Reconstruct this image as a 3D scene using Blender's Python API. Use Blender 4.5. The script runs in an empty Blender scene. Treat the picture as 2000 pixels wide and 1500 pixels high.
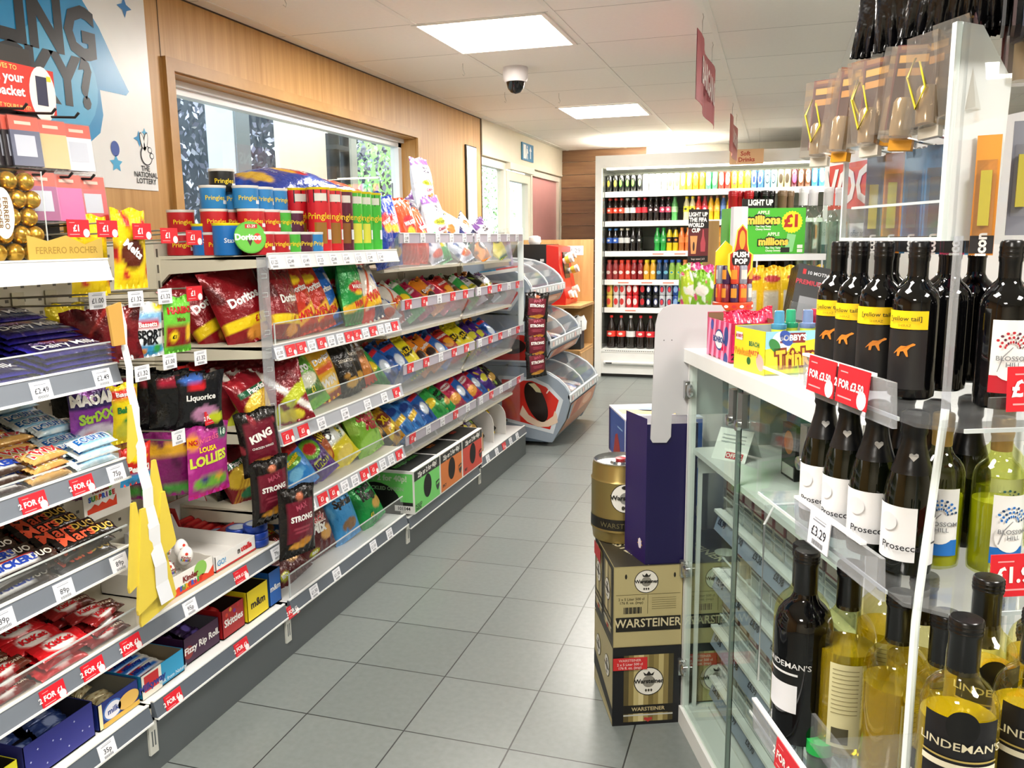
import bpy, math, random
from math import sin, cos, pi, radians
from mathutils import Vector, Matrix, Euler
SC = bpy.context.scene
COL = SC.collection
# ---------------------------------------------------------------- camera
cam_d = bpy.data.cameras.new('camera'); cam = bpy.data.objects.new('camera', cam_d); COL.objects.link(cam)
F_PX, YAW, PIT, ROL, CAM_H = 1637.2, .3046, .17, -.0116, 1.291
_fw = Vector((-sin(YAW)*cos(PIT), cos(YAW)*cos(PIT), -sin(PIT))); _rt = Vector((cos(YAW), sin(YAW), 0)); _up = _rt.cross(_fw)
_r2 = cos(ROL)*_rt + sin(ROL)*_up; _u2 = -sin(ROL)*_rt + cos(ROL)*_up
mw = Matrix.Identity(4)
for i in range(3):
    mw[i][0] = _r2[i]; mw[i][1] = _u2[i]; mw[i][2] = -_fw[i]
mw[2][3] = CAM_H
cam.matrix_world = mw
cam_d.sensor_fit = 'HORIZONTAL'; cam_d.sensor_width = 36; cam_d.lens = 36*F_PX/2000; cam_d.clip_start = .02
SC.camera = cam
# ---------------------------------------------------------------- world, exposure
W = bpy.data.worlds.new('world'); SC.world = W; W.use_nodes = True
W.node_tree.nodes['Background'].inputs[0].default_value = (.80, .90, 1, 1)
W.node_tree.nodes['Background'].inputs[1].default_value = 2.0
SC.view_settings.view_transform = 'Standard'; SC.view_settings.look = 'None'
SC.view_settings.exposure = .70; SC.view_settings.gamma = 1; SC.view_settings.use_curve_mapping = False
LIGHT_W = 24
sun_d = bpy.data.lights.new('sun', 'SUN'); sun_d.energy = 3.2; sun_d.angle = .01; sun_d.color = (1, .97, .9)
sun = bpy.data.objects.new('sun', sun_d); COL.objects.link(sun); sun.rotation_euler = (radians(8), radians(25), 0)   # high over the roof, onto the yard beyond the window
SC.cycles.max_bounces = 10; SC.cycles.transparent_max_bounces = 24
SC.cycles.diffuse_bounces = 3; SC.cycles.glossy_bounces = 4; SC.cycles.transmission_bounces = 8
SC.cycles.caustics_reflective = False; SC.cycles.caustics_refractive = False
SC.cycles.use_denoising = True; SC.cycles.sample_clamp_indirect = 6
# ---------------------------------------------------------------- materials
def lin(h):
    h = h.lstrip('#'); o = []
    for i in (0, 2, 4):
        c = int(h[i:i+2], 16)/255; o.append(c/12.92 if c <= .04045 else ((c+.055)/1.055)**2.4)
    return (o[0], o[1], o[2], 1)
MC = {}
def nt_new(name):
    m = bpy.data.materials.new(name); m.use_nodes = True
    return m, m.node_tree.nodes, m.node_tree.links, m.node_tree.nodes['Principled BSDF']
def M(h, r=.5, metal=0., bump=0., coat=0.):
    k = (h, r, metal, bump, coat)
    if k in MC: return MC[k]
    m, n, l, b = nt_new('paint_' + h.lstrip('#'))
    c = lin(h)
    tc = n.new('ShaderNodeTexCoord'); no = n.new('ShaderNodeTexNoise'); no.inputs['Scale'].default_value = 9
    mx = n.new('ShaderNodeMix'); mx.data_type = 'RGBA'
    mx.inputs[6].default_value = c; mx.inputs[7].default_value = (c[0]*.9, c[1]*.9, c[2]*.9, 1)
    l.new(tc.outputs['Object'], no.inputs[0]); l.new(no.outputs[0], mx.inputs[0]); l.new(mx.outputs[2], b.inputs['Base Color'])
    b.inputs['Roughness'].default_value = r; b.inputs['Metallic'].default_value = metal
    if coat: b.inputs['Coat Weight'].default_value = coat
    if bump:
        n2 = n.new('ShaderNodeTexNoise'); n2.inputs['Scale'].default_value = 40
        bp = n.new('ShaderNodeBump'); bp.inputs['Strength'].default_value = bump; bp.inputs['Distance'].default_value = .004
        l.new(tc.outputs['Object'], n2.inputs[0]); l.new(n2.outputs[0], bp.inputs['Height']); l.new(bp.outputs[0], b.inputs['Normal'])
    MC[k] = m; return m
def emis(h, s, name='lamp_glow'):
    k = ('e', h, s)
    if k in MC: return MC[k]
    m, n, l, b = nt_new(name); c = lin(h)
    b.inputs['Base Color'].default_value = c; b.inputs['Emission Color'].default_value = c; b.inputs['Emission Strength'].default_value = s
    MC[k] = m; return m
def clear(name, tint=(1, 1, 1), gloss=.09, rough=.04, milk=0.):
    k = ('c', name)
    if k in MC: return MC[k]
    m, n, l, b = nt_new(name); n.remove(b); out = n['Material Output']
    t = n.new('ShaderNodeBsdfTransparent'); t.inputs[0].default_value = (*tint, 1)
    g = n.new('ShaderNodeBsdfGlossy'); g.inputs[1].default_value = rough; g.inputs[0].default_value = (1, 1, 1, 1)
    fr = n.new('ShaderNodeLayerWeight'); fr.inputs[0].default_value = .5
    pw = n.new('ShaderNodeMath'); pw.operation = 'POWER'; pw.inputs[1].default_value = 4.5; l.new(fr.outputs['Facing'], pw.inputs[0])
    ad = n.new('ShaderNodeMath'); ad.operation = 'MULTIPLY_ADD'; ad.inputs[1].default_value = .55; ad.inputs[2].default_value = .02+gloss*.1
    mx = n.new('ShaderNodeMixShader')
    l.new(pw.outputs[0], ad.inputs[0]); l.new(ad.outputs[0], mx.inputs[0]); l.new(t.outputs[0], mx.inputs[1]); l.new(g.outputs[0], mx.inputs[2])
    last = mx
    if milk:
        d = n.new('ShaderNodeBsdfDiffuse'); d.inputs[0].default_value = (.9, .93, .93, 1)
        m2 = n.new('ShaderNodeMixShader'); m2.inputs[0].default_value = milk
        l.new(mx.outputs[0], m2.inputs[1]); l.new(d.outputs[0], m2.inputs[2]); last = m2
    l.new(last.outputs[0], out.inputs[0]); MC[k] = m; return m
GLASS = clear('window_glass', (.96, .99, .98), .05, .0)
ACR = clear('clear_acrylic', (.94, .95, .96), .15, .05, .025)
ACRS = clear('scuffed_acrylic', (.82, .83, .88), .3, .1, .16)
ACRE = clear('acrylic_edge', (.8, .88, .86), .5, .1, .5)
CEL = clear('cellophane', (.97, .97, .97), .0, .3)
BOTC = clear('clear_bottle_glass', (.86, .92, .88), .35, .02)
BOTG = clear('green_tint_glass', (.62, .78, .50), .35, .02)
def liquid(name, h, a=.5):
    k = ('l', name)
    if k in MC: return MC[k]
    m, n, l, b = nt_new(name); c = lin(h)
    b.inputs['Base Color'].default_value = c; b.inputs['Roughness'].default_value = .04
    b.inputs['Transmission Weight'].default_value = a; b.inputs['IOR'].default_value = 1.33
    b.inputs['Coat Weight'].default_value = .6
    MC[k] = m; return m
def pack_mat(name, rough, metal, bs):
    m, n, l, b = nt_new(name)
    a = n.new('ShaderNodeAttribute'); a.attribute_name = 'Col'
    l.new(a.outputs['Color'], b.inputs['Base Color']); b.inputs['Roughness'].default_value = rough; b.inputs['Metallic'].default_value = metal
    tc = n.new('ShaderNodeTexCoord'); no = n.new('ShaderNodeTexNoise'); no.inputs['Scale'].default_value = 32; no.inputs['Detail'].default_value = 3
    bp = n.new('ShaderNodeBump'); bp.inputs['Strength'].default_value = bs; bp.inputs['Distance'].default_value = .012
    l.new(tc.outputs['Object'], no.inputs[0]); l.new(no.outputs[0], bp.inputs['Height']); l.new(bp.outputs[0], b.inputs['Normal'])
    return m
PACK = pack_mat('printed_foil', .24, .12, .55)
CARD = pack_mat('printed_card', .5, 0, .05)
def wood(name, c1, c2, sx=(40, 40, 1.2), scale=1., rough=.45):
    m, n, l, b = nt_new(name)
    tc = n.new('ShaderNodeTexCoord'); mp = n.new('ShaderNodeMapping'); mp.inputs['Scale'].default_value = sx
    no = n.new('ShaderNodeTexNoise'); no.inputs['Scale'].default_value = scale; no.inputs['Detail'].default_value = 6; no.inputs['Roughness'].default_value = .65
    rp = n.new('ShaderNodeValToRGB'); rp.color_ramp.elements[0].position = .3; rp.color_ramp.elements[0].color = lin(c2)
    rp.color_ramp.elements[1].position = .7; rp.color_ramp.elements[1].color = lin(c1)
    l.new(tc.outputs['Object'], mp.inputs[0]); l.new(mp.outputs[0], no.inputs[0]); l.new(no.outputs[0], rp.inputs[0]); l.new(rp.outputs[0], b.inputs['Base Color'])
    b.inputs['Roughness'].default_value = rough
    return m
OAKW = wood('oak_veneer_wall', 'd0a266', 'b48548')
OAK = wood('oak_board', 'cba16a', 'b3854e', (30, 30, 2))
PINE = wood('oak_frame', 'c79a5c', 'a87a3e', (30, 3, 3))
SLAT = wood('brown_slat', '96704c', '75543a', (3, 3, 40))
def grid_mat(name, cbase, cvar, cline, tw, th, ox, oy, mort, rough, vary):
    m, n, l, b = nt_new(name)
    tc = n.new('ShaderNodeTexCoord'); mp = n.new('ShaderNodeMapping'); mp.inputs['Location'].default_value = (-ox, -oy, 0)
    br = n.new('ShaderNodeTexBrick'); br.offset = 0; br.squash = 1
    br.inputs['Scale'].default_value = 1; br.inputs['Brick Width'].default_value = tw; br.inputs['Row Height'].default_value = th
    br.inputs['Mortar Size'].default_value = mort; br.inputs['Mortar Smooth'].default_value = .25
    br.inputs['Color1'].default_value = lin(cbase); br.inputs['Color2'].default_value = lin(cvar); br.inputs['Mortar'].default_value = lin(cline)
    no = n.new('ShaderNodeTexNoise'); no.inputs['Scale'].default_value = 55; no.inputs['Detail'].default_value = 4
    mx = n.new('ShaderNodeMix'); mx.data_type = 'RGBA'; mx.blend_type = 'MULTIPLY'; mx.inputs[0].default_value = vary
    l.new(tc.outputs['Object'], mp.inputs[0]); l.new(mp.outputs[0], br.inputs[0]); l.new(tc.outputs['Object'], no.inputs[0])
    l.new(br.outputs[0], mx.inputs[6]); l.new(no.outputs[0], mx.inputs[7]); l.new(mx.outputs[2], b.inputs['Base Color'])
    bp = n.new('ShaderNodeBump'); bp.inputs['Strength'].default_value = .35; bp.inputs['Distance'].default_value = .002; bp.invert = True
    l.new(br.outputs['Fac'], bp.inputs['Height']); l.new(bp.outputs[0], b.inputs['Normal'])
    b.inputs['Roughness'].default_value = rough
    return m
FLOORM = grid_mat('grey_floor_tiles', '7f8684', '787f7d', '2f3231', .2944, .2944, -1.1972-.2944*6, 1.8703-.2944*20, .0022, .30, .28)
CEILM = grid_mat('ceiling_tiles', 'f8f5ee', 'f4f1e9', '8d8a84', .604, .6, -1.5122-.604*6, 3.478-.6*20, .0022, .8, .06)
# ---------------------------------------------------------------- mesh builder
TXT = {}
def text_geo(s, bold=.012):
    k = (s, bold)
    if k in TXT: return TXT[k]
    cu = bpy.data.curves.new('t', 'FONT'); cu.body = s; cu.size = 1; cu.align_x = 'CENTER'; cu.align_y = 'CENTER'
    cu.resolution_u = 2; cu.offset = bold; cu.fill_mode = 'FRONT'
    o = bpy.data.objects.new('t', cu); COL.objects.link(o)
    me = o.to_mesh(); vs = [(v.co.x, v.co.y) for v in me.vertices]; fs = [tuple(p.vertices) for p in me.polygons]
    o.to_mesh_clear(); bpy.data.objects.remove(o); bpy.data.curves.remove(cu)
    TXT[k] = (vs, fs); return TXT[k]
class MB:
    def __init__(s): s.v = []; s.f = []; s.mi = []; s.ms = []; s.sm = []
    def add(s, vs, fs, m, smooth=False):
        if m not in s.ms: s.ms.append(m)
        k = s.ms.index(m); b = len(s.v); s.v.extend(tuple(v) for v in vs)
        for f in fs:
            s.f.append(tuple(b+i for i in f)); s.mi.append(k); s.sm.append(smooth)
        return s
    def box(s, x0, x1, y0, y1, z0, z1, m):
        v = [(x, y, z) for z in (z0, z1) for y in (y0, y1) for x in (x0, x1)]
        return s.add(v, [(0, 2, 3, 1), (4, 5, 7, 6), (0, 1, 5, 4), (2, 6, 7, 3), (0, 4, 6, 2), (1, 3, 7, 5)], m)
    def prism(s, poly, ax, a0, a1, m, smooth=False):
        n = len(poly)
        def P(p, a): return {'x': (a, p[0], p[1]), 'y': (p[0], a, p[1]), 'z': (p[0], p[1], a)}[ax]
        v = [P(p, a0) for p in poly] + [P(p, a1) for p in poly]
        area = sum(poly[i][0]*poly[(i+1) % n][1]-poly[(i+1) % n][0]*poly[i][1] for i in range(n))
        fl = (area > 0) != (ax == 'y')
        if a1 < a0: fl = not fl
        f = [(i, (i+1) % n, n+(i+1) % n, n+i) for i in range(n)]; caps = [tuple(range(n))[::-1], tuple(range(n, 2*n))]
        if not fl: f = [t[::-1] for t in f]; caps = [t[::-1] for t in caps]
        s.add(v, f, m, smooth)
        b = len(s.v)-2*n; k = s.ms.index(m)
        for c in caps: s.f.append(tuple(b+i for i in c)); s.mi.append(k); s.sm.append(False)
        return s
    def lathe(s, prof, m, seg=20, c=(0, 0, 0), cap=True):
        n = len(prof); v = []
        for r, z in prof:
            for i in range(seg):
                a = 2*pi*i/seg; v.append((c[0]+r*cos(a), c[1]+r*sin(a), c[2]+z))
        f = [(j*seg+i, j*seg+(i+1) % seg, (j+1)*seg+(i+1) % seg, (j+1)*seg+i) for j in range(n-1) for i in range(seg)]
        if cap:
            if prof[0][0] > 1e-5: f.append(tuple(range(seg))[::-1])
            if prof[-1][0] > 1e-5: f.append(tuple((n-1)*seg+i for i in range(seg)))
        return s.add(v, f, m, True)
    def tube(s, pts, r, m, seg=8):
        v = []; pts = [Vector(p) for p in pts]; n = len(pts)
        for i, p in enumerate(pts):
            d = (pts[min(i+1, n-1)]-pts[max(i-1, 0)]).normalized()
            u = d.cross(Vector((0, 0, 1)));
            if u.length < .05: u = d.cross(Vector((1, 0, 0)))
            u.normalize(); w = d.cross(u)
            for k in range(seg):
                a = 2*pi*k/seg; v.append(p+r*(cos(a)*u+sin(a)*w))
        f = [(j*seg+i, (j+1)*seg+i, (j+1)*seg+(i+1) % seg, j*seg+(i+1) % seg) for j in range(n-1) for i in range(seg)]
        f += [tuple(range(seg)), tuple((n-1)*seg+i for i in range(seg))[::-1]]
        return s.add(v, f, m, True)
    def sphere(s, c, r, m, seg=14, sc=(1, 1, 1), rings=8):
        v = [(c[0]+r*sc[0]*sin(pi*j/rings)*cos(2*pi*i/seg), c[1]+r*sc[1]*sin(pi*j/rings)*sin(2*pi*i/seg), c[2]-r*sc[2]*cos(pi*j/rings)) for j in range(rings+1) for i in range(seg)]
        f = [(j*seg+i, j*seg+(i+1) % seg, (j+1)*seg+(i+1) % seg, (j+1)*seg+i) for j in range(rings) for i in range(seg)]
        return s.add(v, f, m, True)
    def quad(s, a, b, c, d, m): return s.add([a, b, c, d], [(0, 1, 2, 3)], m)
    def tr(s, mat, i0=0):
        for i in range(i0, len(s.v)): s.v[i] = tuple(mat @ Vector(s.v[i]))
        return s
    def mesh(s, name='m'):
        me = bpy.data.meshes.new(name); me.from_pydata(s.v, [], s.f)
        for m in s.ms: me.materials.append(m)
        me.polygons.foreach_set('material_index', s.mi); me.polygons.foreach_set('use_smooth', s.sm)
        me.update()
        if any(s.sm): me.set_sharp_from_angle(angle=radians(42))
        return me
    def obj(s, name, parent=None, loc=(0, 0, 0), rot=(0, 0, 0), **k): return put(s.mesh(name), name, loc, rot, parent=parent, **k)
def put(me, name, loc=(0, 0, 0), rot=(0, 0, 0), label=None, cat=None, group=None, kind=None, parent=None, sc=None):
    o = bpy.data.objects.new(name, me); COL.objects.link(o); o.location = loc; o.rotation_euler = rot
    if sc: o.scale = sc if not isinstance(sc, (int, float)) else (sc,)*3
    if parent: o.parent = parent
    if label: o['label'] = label
    if cat: o['category'] = cat
    if group: o['group'] = group
    if kind: o['kind'] = kind
    return o
def copy_tree(src, loc, rot, label=None, group=None, parent=None, sc=None):
    c = src.copy(); COL.objects.link(c); c.parent = parent
    if parent is None:
        c.location = loc; c.rotation_euler = rot
        if label: c['label'] = label
        if group: c['group'] = group
        if sc: c.scale = (sc,)*3
    for ch in list(src.children): copy_tree(ch, None, None, parent=c)
    return c
class Fr:
    """a flat frame on a surface of an object: origin, x and y directions; draws printed shapes just proud of it"""
    def __init__(s, mb, o, xd, yd, lift=.0004):
        s.mb = mb; s.o = Vector(o); s.x = Vector(xd).normalized(); s.y = Vector(yd).normalized(); s.n = s.x.cross(s.y); s.l = lift
    def p(s, u, v, k=1): return s.o+s.x*u+s.y*v+s.n*s.l*k
    def rect(s, u0, v0, u1, v1, m, k=1): s.mb.quad(s.p(u0, v0, k), s.p(u1, v0, k), s.p(u1, v1, k), s.p(u0, v1, k), m); return s
    def poly(s, pts, m, k=1): s.mb.add([s.p(u, v, k) for u, v in pts], [tuple(range(len(pts)))], m); return s
    def ell(s, cu, cv, ru, rv, m, k=1, n=24, rot=0):
        return s.poly([(cu+ru*cos(2*pi*i/n)*cos(rot)-rv*sin(2*pi*i/n)*sin(rot), cv+ru*cos(2*pi*i/n)*sin(rot)+rv*sin(2*pi*i/n)*cos(rot)) for i in range(n)], m, k)
    def star(s, cu, cv, r, m, k=1, n=5, ir=.45, rot=pi/2):
        q = [(cu+(r if i % 2 == 0 else r*ir)*cos(rot+pi*i/n), cv+(r if i % 2 == 0 else r*ir)*sin(rot+pi*i/n)) for i in range(2*n)]
        c = s.p(cu, cv, k); v = [c]+[s.p(a, b, k) for a, b in q]
        s.mb.add(v, [(0, 1+i, 1+(i+1) % (2*n)) for i in range(2*n)], m); return s
    def text(s, t, cu, cv, size, m, k=2, bold=.012, rot=0, sx=1.):
        vs, fs = text_geo(t, bold); cr, sr = cos(rot), sin(rot)
        s.mb.add([s.p(cu+size*(x*sx*cr-y*sr), cv+size*(x*sx*sr+y*cr), k) for x, y in vs], fs, m); return s
ORD = ['first', 'second', 'third', 'fourth', 'fifth', 'sixth', 'seventh', 'eighth', 'ninth', 'tenth', 'eleventh', 'twelfth', 'thirteenth', 'fourteenth', 'fifteenth', 'sixteenth', 'seventeenth', 'eighteenth', 'nineteenth', 'twentieth']
ORD += ['twenty-'+o for o in ORD[:9]] + ['thirtieth'] + ['thirty-'+o for o in ORD[:9]]
# ---------------------------------------------------------------- printed packets
def dcol(D, u, v):
    c = D['b']
    for sh in D.get('s', ()):
        t = sh[0]
        if t == 'r':
            if sh[1] <= u <= sh[3] and sh[2] <= v <= sh[4]: c = sh[5]
        elif t == 'e':
            if ((u-sh[1])/sh[3])**2+((v-sh[2])/sh[4])**2 < 1: c = sh[5]
        elif t == 'd':   # diagonal band
            if abs(v-sh[1]-sh[2]*(u-.5)) < sh[3]: c = sh[4]
        elif t == 'n':   # organic blotches
            a = sh[2]; q = sin(u*a*2.1+sh[4])*cos(v*a*1.7+sh[4]*2)+sin((u+v)*a*3.1+sh[4])*.5
            if q > sh[3]: c = sh[1]
    return c
PK = {}
def packet(key, D, w, h, d, var=0, nu=30, nv=38, flat=2.4, gp=.5, crimp=.045, mat=None, wr=1.):
    """a sealed pillow packet standing on its lower seal, front to -Y, printed front and back"""
    k = (key, var)
    if k in PK: return PK[k]
    rnd = random.Random(sum(map(ord, key))+var*77)
    ph = [(rnd.uniform(3, 9), rnd.uniform(3, 9), rnd.uniform(0, 6.3), rnd.uniform(.3, 1)) for _ in range(6)]
    sag = rnd.uniform(-.08, .08)
    def S(u, v, side, off=0.):
        U = 2*u-1
        g = max(0., sin(pi*min(1, max(0, (v-crimp)/(1-2*crimp)))))**gp
        f = max(0., 1-abs(U)**flat)**.6
        nz = sum(a*sin(p*u+q*v+r+(0 if side < 0 else 2)) for p, q, r, a in ph)/4
        y = side*d/2*(f*g*(1+.14*wr*nz)) + side*wr*.004*sin(u*37+ph[0][2])*(1-g)*f
        if g == 0: y += .0012*sin(u*90)
        x = U*w/2*(1-.07*g) + sag*w*.25*sin(pi*v)
        z = v*h+wr*.004*sin(u*11+ph[1][2])*(v > .9)
        return (x, y+side*off, z)
    V = []; Fc = []; C = []; CC = {}; VC = {}
    for side in (-1, 1):
        b = len(V)
        for j in range(nv+1):
            for i in range(nu+1): V.append(S(i/nu, j/nv, side))
        for j in range(nv):
            for i in range(nu):
                q = (b+j*(nu+1)+i, b+j*(nu+1)+i+1, b+(j+1)*(nu+1)+i+1, b+(j+1)*(nu+1)+i)
                Fc.append(q if side < 0 else q[::-1])
                C.append(None if side < 0 else D.get('bk', D['b']))
                if side < 0: CC[len(C)-1] = (b+j*(nu+1)+i, b+j*(nu+1)+i+1, b+(j+1)*(nu+1)+i+1, b+(j+1)*(nu+1)+i)
    cv = {}
    def cl(h):
        if h not in cv: cv[h] = lin(h)
        return cv[h]
    for t in D.get('t', ()):
        s, cu, cw, size, col = t[:5]; rot = radians(t[5]) if len(t) > 5 else 0; bold = t[6] if len(t) > 6 else .02
        vs, fs = text_geo(s, bold)
        b = len(V); cr, sr = cos(rot), sin(rot)
        for x, y in vs:
            X = size*(x*cr-y*sr); Y = size*(x*sr+y*cr)
            V.append(S(min(.98, max(.02, cu+X)), min(.97, max(.03, cw+Y*w/h)), -1, .0016))
        for f in fs: Fc.append(tuple(b+i for i in f)); C.append(col)
    me = bpy.data.meshes.new('packet'); me.from_pydata(V, [], Fc)
    me.materials.append(mat or PACK)
    at = me.color_attributes.new('Col', 'FLOAT_COLOR', 'CORNER')
    arr = []
    def vc(q):
        if q not in VC:
            i, j = q % (nu+1), q//(nu+1); s4 = [0, 0, 0]
            for du, dv in ((-.25, -.25), (.25, -.25), (-.25, .25), (.25, .25)):
                c = cl(dcol(D, min(1, max(0, (i+du)/nu)), min(1, max(0, (j+dv)/nv))))
                for k in range(3): s4[k] += c[k]/4
            VC[q] = (*s4, 1)
        return VC[q]
    for n_, (f, c) in enumerate(zip(Fc, C)):
        if c is None:
            for q in CC[n_]: arr.extend(vc(q))
        else: arr.extend(cl(c)*len(f))
    at.data.foreach_set('color', arr)
    me.polygons.foreach_set('use_smooth', [True]*len(Fc)); me.update()
    PK[k] = me; return me
# ---------------------------------------------------------------- setting
ST = 'structure'
XW, YB, ZC = -2.18, 8.75, 2.2
MB().box(-2.6, 3.4, -2.8, 9.0, -.1, 0, FLOORM).obj('floor', kind=ST)
MB().box(-2.6, 3.4, -2.8, 9.0, ZC, ZC+.1, CEILM).obj('ceiling', kind=ST)
WB = M('f3f1ea', .5)
for i in range(-1, 9):      # tee bars of the suspended ceiling running into the shop
    x = -1.5122+.604*i
    MB().box(x-.012, x+.012, -2.8, 8.75, ZC-.003, ZC, WB).obj('trim_%d' % (i+2), kind=ST)
WY0, WY1, WZ0, WZ1 = 2.745, 4.985, 1.27, 1.925
mb = MB()
mb.box(-2.33, XW, -2.8, WY0, 0, ZC, OAKW); mb.box(-2.33, XW, WY1, 6.22, 0, ZC, OAKW)
mb.box(-2.33, XW, WY0, WY1, 0, WZ0, OAKW); mb.box(-2.33, XW, WY0, WY1, WZ1, ZC, OAKW)
mb.box(XW, XW+.004, 6.205, 6.222, 0, ZC, M('4a3524'))
mb.obj('wall_left', kind=ST)
for y in (2.705, 1.5, .3):      # joints between the veneered boards
    pass
mb = MB()
mb.box(XW-.001, XW+.0015, 2.695, 2.698, WZ1+.04, ZC, M('5c452c')); mb.obj('trim_20', kind=ST)
MB().box(XW, XW+.004, -2.8, 6.2, ZC-.005, ZC, M('3a2a1c')).obj('trim_21', kind=ST)
mb = MB(); t = .045       # oak architrave with mitred corners
for y0, y1, z0, z1 in ((WY0-t, WY0, WZ0-t, WZ1+t), (WY1, WY1+t, WZ0-t, WZ1+t), (WY0, WY1, WZ1, WZ1+t), (WY0, WY1, WZ0-t, WZ0)):
    mb.box(XW, XW+.018, y0, y1, z0, z1, PINE)
for y0, y1, z0, z1 in ((WY0, WY0+.006, WZ0, WZ1), (WY1-.006, WY1, WZ0, WZ1), (WY0, WY1, WZ1-.006, WZ1), (WY0, WY1, WZ0, WZ0+.006)):
    mb.box(-2.33, XW, y0, y1, z0, z1, PINE)
win = mb.obj('window_1', kind=ST)
mb = MB(); UP = M('e9ebec', .35)
X0, X1 = -2.33, -2.275
mb.box(X0, X1, WY0+.006, WY0+.04, WZ0, WZ1-.006, UP); mb.box(X0, X1, WY1-.05, WY1-.006, WZ0, WZ1-.006, UP)
mb.box(X0, X1, WY0+.006, WY1-.006, WZ1-.055, WZ1-.006, UP); mb.box(X0, X1, WY0+.006, WY1-.006, WZ0, WZ0+.06, UP)
mb.box(X0, X1+.02, WY0+.006, WY1-.006, WZ1-.03, WZ1-.006, UP)
mb.box(X1, X1+.004, WY1-.16, WY1-.155, WZ0+.06, WZ1-.28, M('30363a'))
mb.obj('window_frame', win)
MB().box(-2.305, -2.301, WY0+.04, WY1-.05, WZ0+.06, WZ1-.055, GLASS).obj('pane', win)
# far left wall: cream partition with glazing, a glass door and a frosted panel
CR = M('e9e0c8', .5); CR2 = M('f0ead8', .45)
mb = MB()
mb.box(-2.33, XW-.03, 6.22, 8.9, 1.93, ZC, CR); mb.box(XW-.03, XW+.01, 6.22, 8.75, 1.935, ZC, CR)
mb.box(-2.33, XW-.02, 6.22, 6.90, 0, .9, CR); mb.box(-2.33, XW-.02, 7.66, 8.9, 0, .9, CR)
mb.obj('wall_left_far', kind=ST)
def glazed(name, y0, y1, z0, z1, fw, gm, x=XW-.02, extra=None):
    m = MB()
    m.box(x-.06, x, y0, y0+fw, z0, z1, CR2); m.box(x-.06, x, y1-fw, y1, z0, z1, CR2)
    m.box(x-.06, x, y0+fw, y1-fw, z1-fw, z1, CR2); m.box(x-.06, x, y0+fw, y1-fw, z0, z0+fw, CR2)
    o = m.obj(name, kind=ST)
    MB().box(x-.035, x-.028, y0+fw, y1-fw, z0+fw, z1-fw, gm).obj('pane', o)
    return o
glazed('window_2', 6.225, 6.90, .9, 1.93, .06, GLASS)
dr = glazed('door_1', 6.92, 7.63, .0, 1.87, .075, GLASS)
MB().box(XW-.015, XW+.0, 7.0, 7.56, .95, 1.02, CR2).obj('door_rail', dr)
MB().box(XW-.02, XW+.02, 6.9, 7.64, 1.88, 1.935, CR2).obj('trim_22', kind=ST)
PINKG = M('e9a9a6', .3)
glazed('window_3', 7.66, 8.75, .9, 1.93, .05, PINKG)
MB().box(-2.33, 3.4, YB, YB+.15, 0, ZC, CR2).obj('wall_back', kind=ST)
mb = MB()
for i in range(17):
    mb.prism([(YB-.018, .002+i*.13), (YB-.001, .002+i*.13), (YB-.001, .128+i*.13), (YB-.010, .128+i*.13)], 'x', XW, -1.3, SLAT)
mb.obj('trim_23', kind=ST)
MB().box(3.2, 3.4, -2.8, 9, 0, ZC, CR).obj('wall_right', kind=ST)
MB().box(-2.6, 3.4, -3.0, -2.8, 0, ZC, CR).obj('wall_front', kind=ST)
MB().box(-2.6, -2.33, -3.0, WY0-.3, 0, 2.3, CR).obj('wall_outer', kind=ST)
# ---------------------------------------------------------------- ceiling lights (real panels in view; those out of view are added for their light)
LM = emis('fff6ea', 9)
def ceiling_light(cx, cy, label, group=None):
    m = MB()
    for x0, x1, y0, y1 in ((cx-.295, cx-.275, cy-.295, cy+.295), (cx+.275, cx+.295, cy-.295, cy+.295), (cx-.275, cx+.275, cy-.295, cy-.28), (cx-.275, cx+.275, cy+.28, cy+.295)):
        m.box(x0, x1, y0, y1, ZC-.008, ZC-.002, WB)
    o = m.obj('ceiling_light', label=label, cat='light', group='square ceiling light panels')
    MB().box(cx-.275, cx+.275, cy-.28, cy+.28, ZC-.006, ZC-.003, LM).obj('diffuser', o)
    ld = bpy.data.lights.new('panel_light', 'AREA'); ld.shape = 'RECTANGLE'; ld.size = .54; ld.size_y = .54; ld.energy = LIGHT_W*(.55 if cy > 7 else 1); ld.color = (1, .955, .89)
    l = bpy.data.objects.new('panel_light', ld); COL.objects.link(l); l.location = (cx, cy, ZC-.012); l.parent = o
ceiling_light(-1.23, 3.77, 'square white ceiling light panel nearest the camera, above the crisp aisle')
ceiling_light(-1.22, 6.19, 'square white ceiling light panel in the middle of the row, beyond the dome camera')
ceiling_light(-1.21, 8.1, 'square white ceiling light panel farthest away, in front of the drinks cooler')
for x, y in ((-.63, .90), (-.6, -1.3), (1.2, 2.5), (1.2, 5.5), (1.2, .2)):  # unseen panels, added to light the shop
    ceiling_light(x, y, 'square white ceiling light panel out of view, added to light the sales floor')
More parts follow.
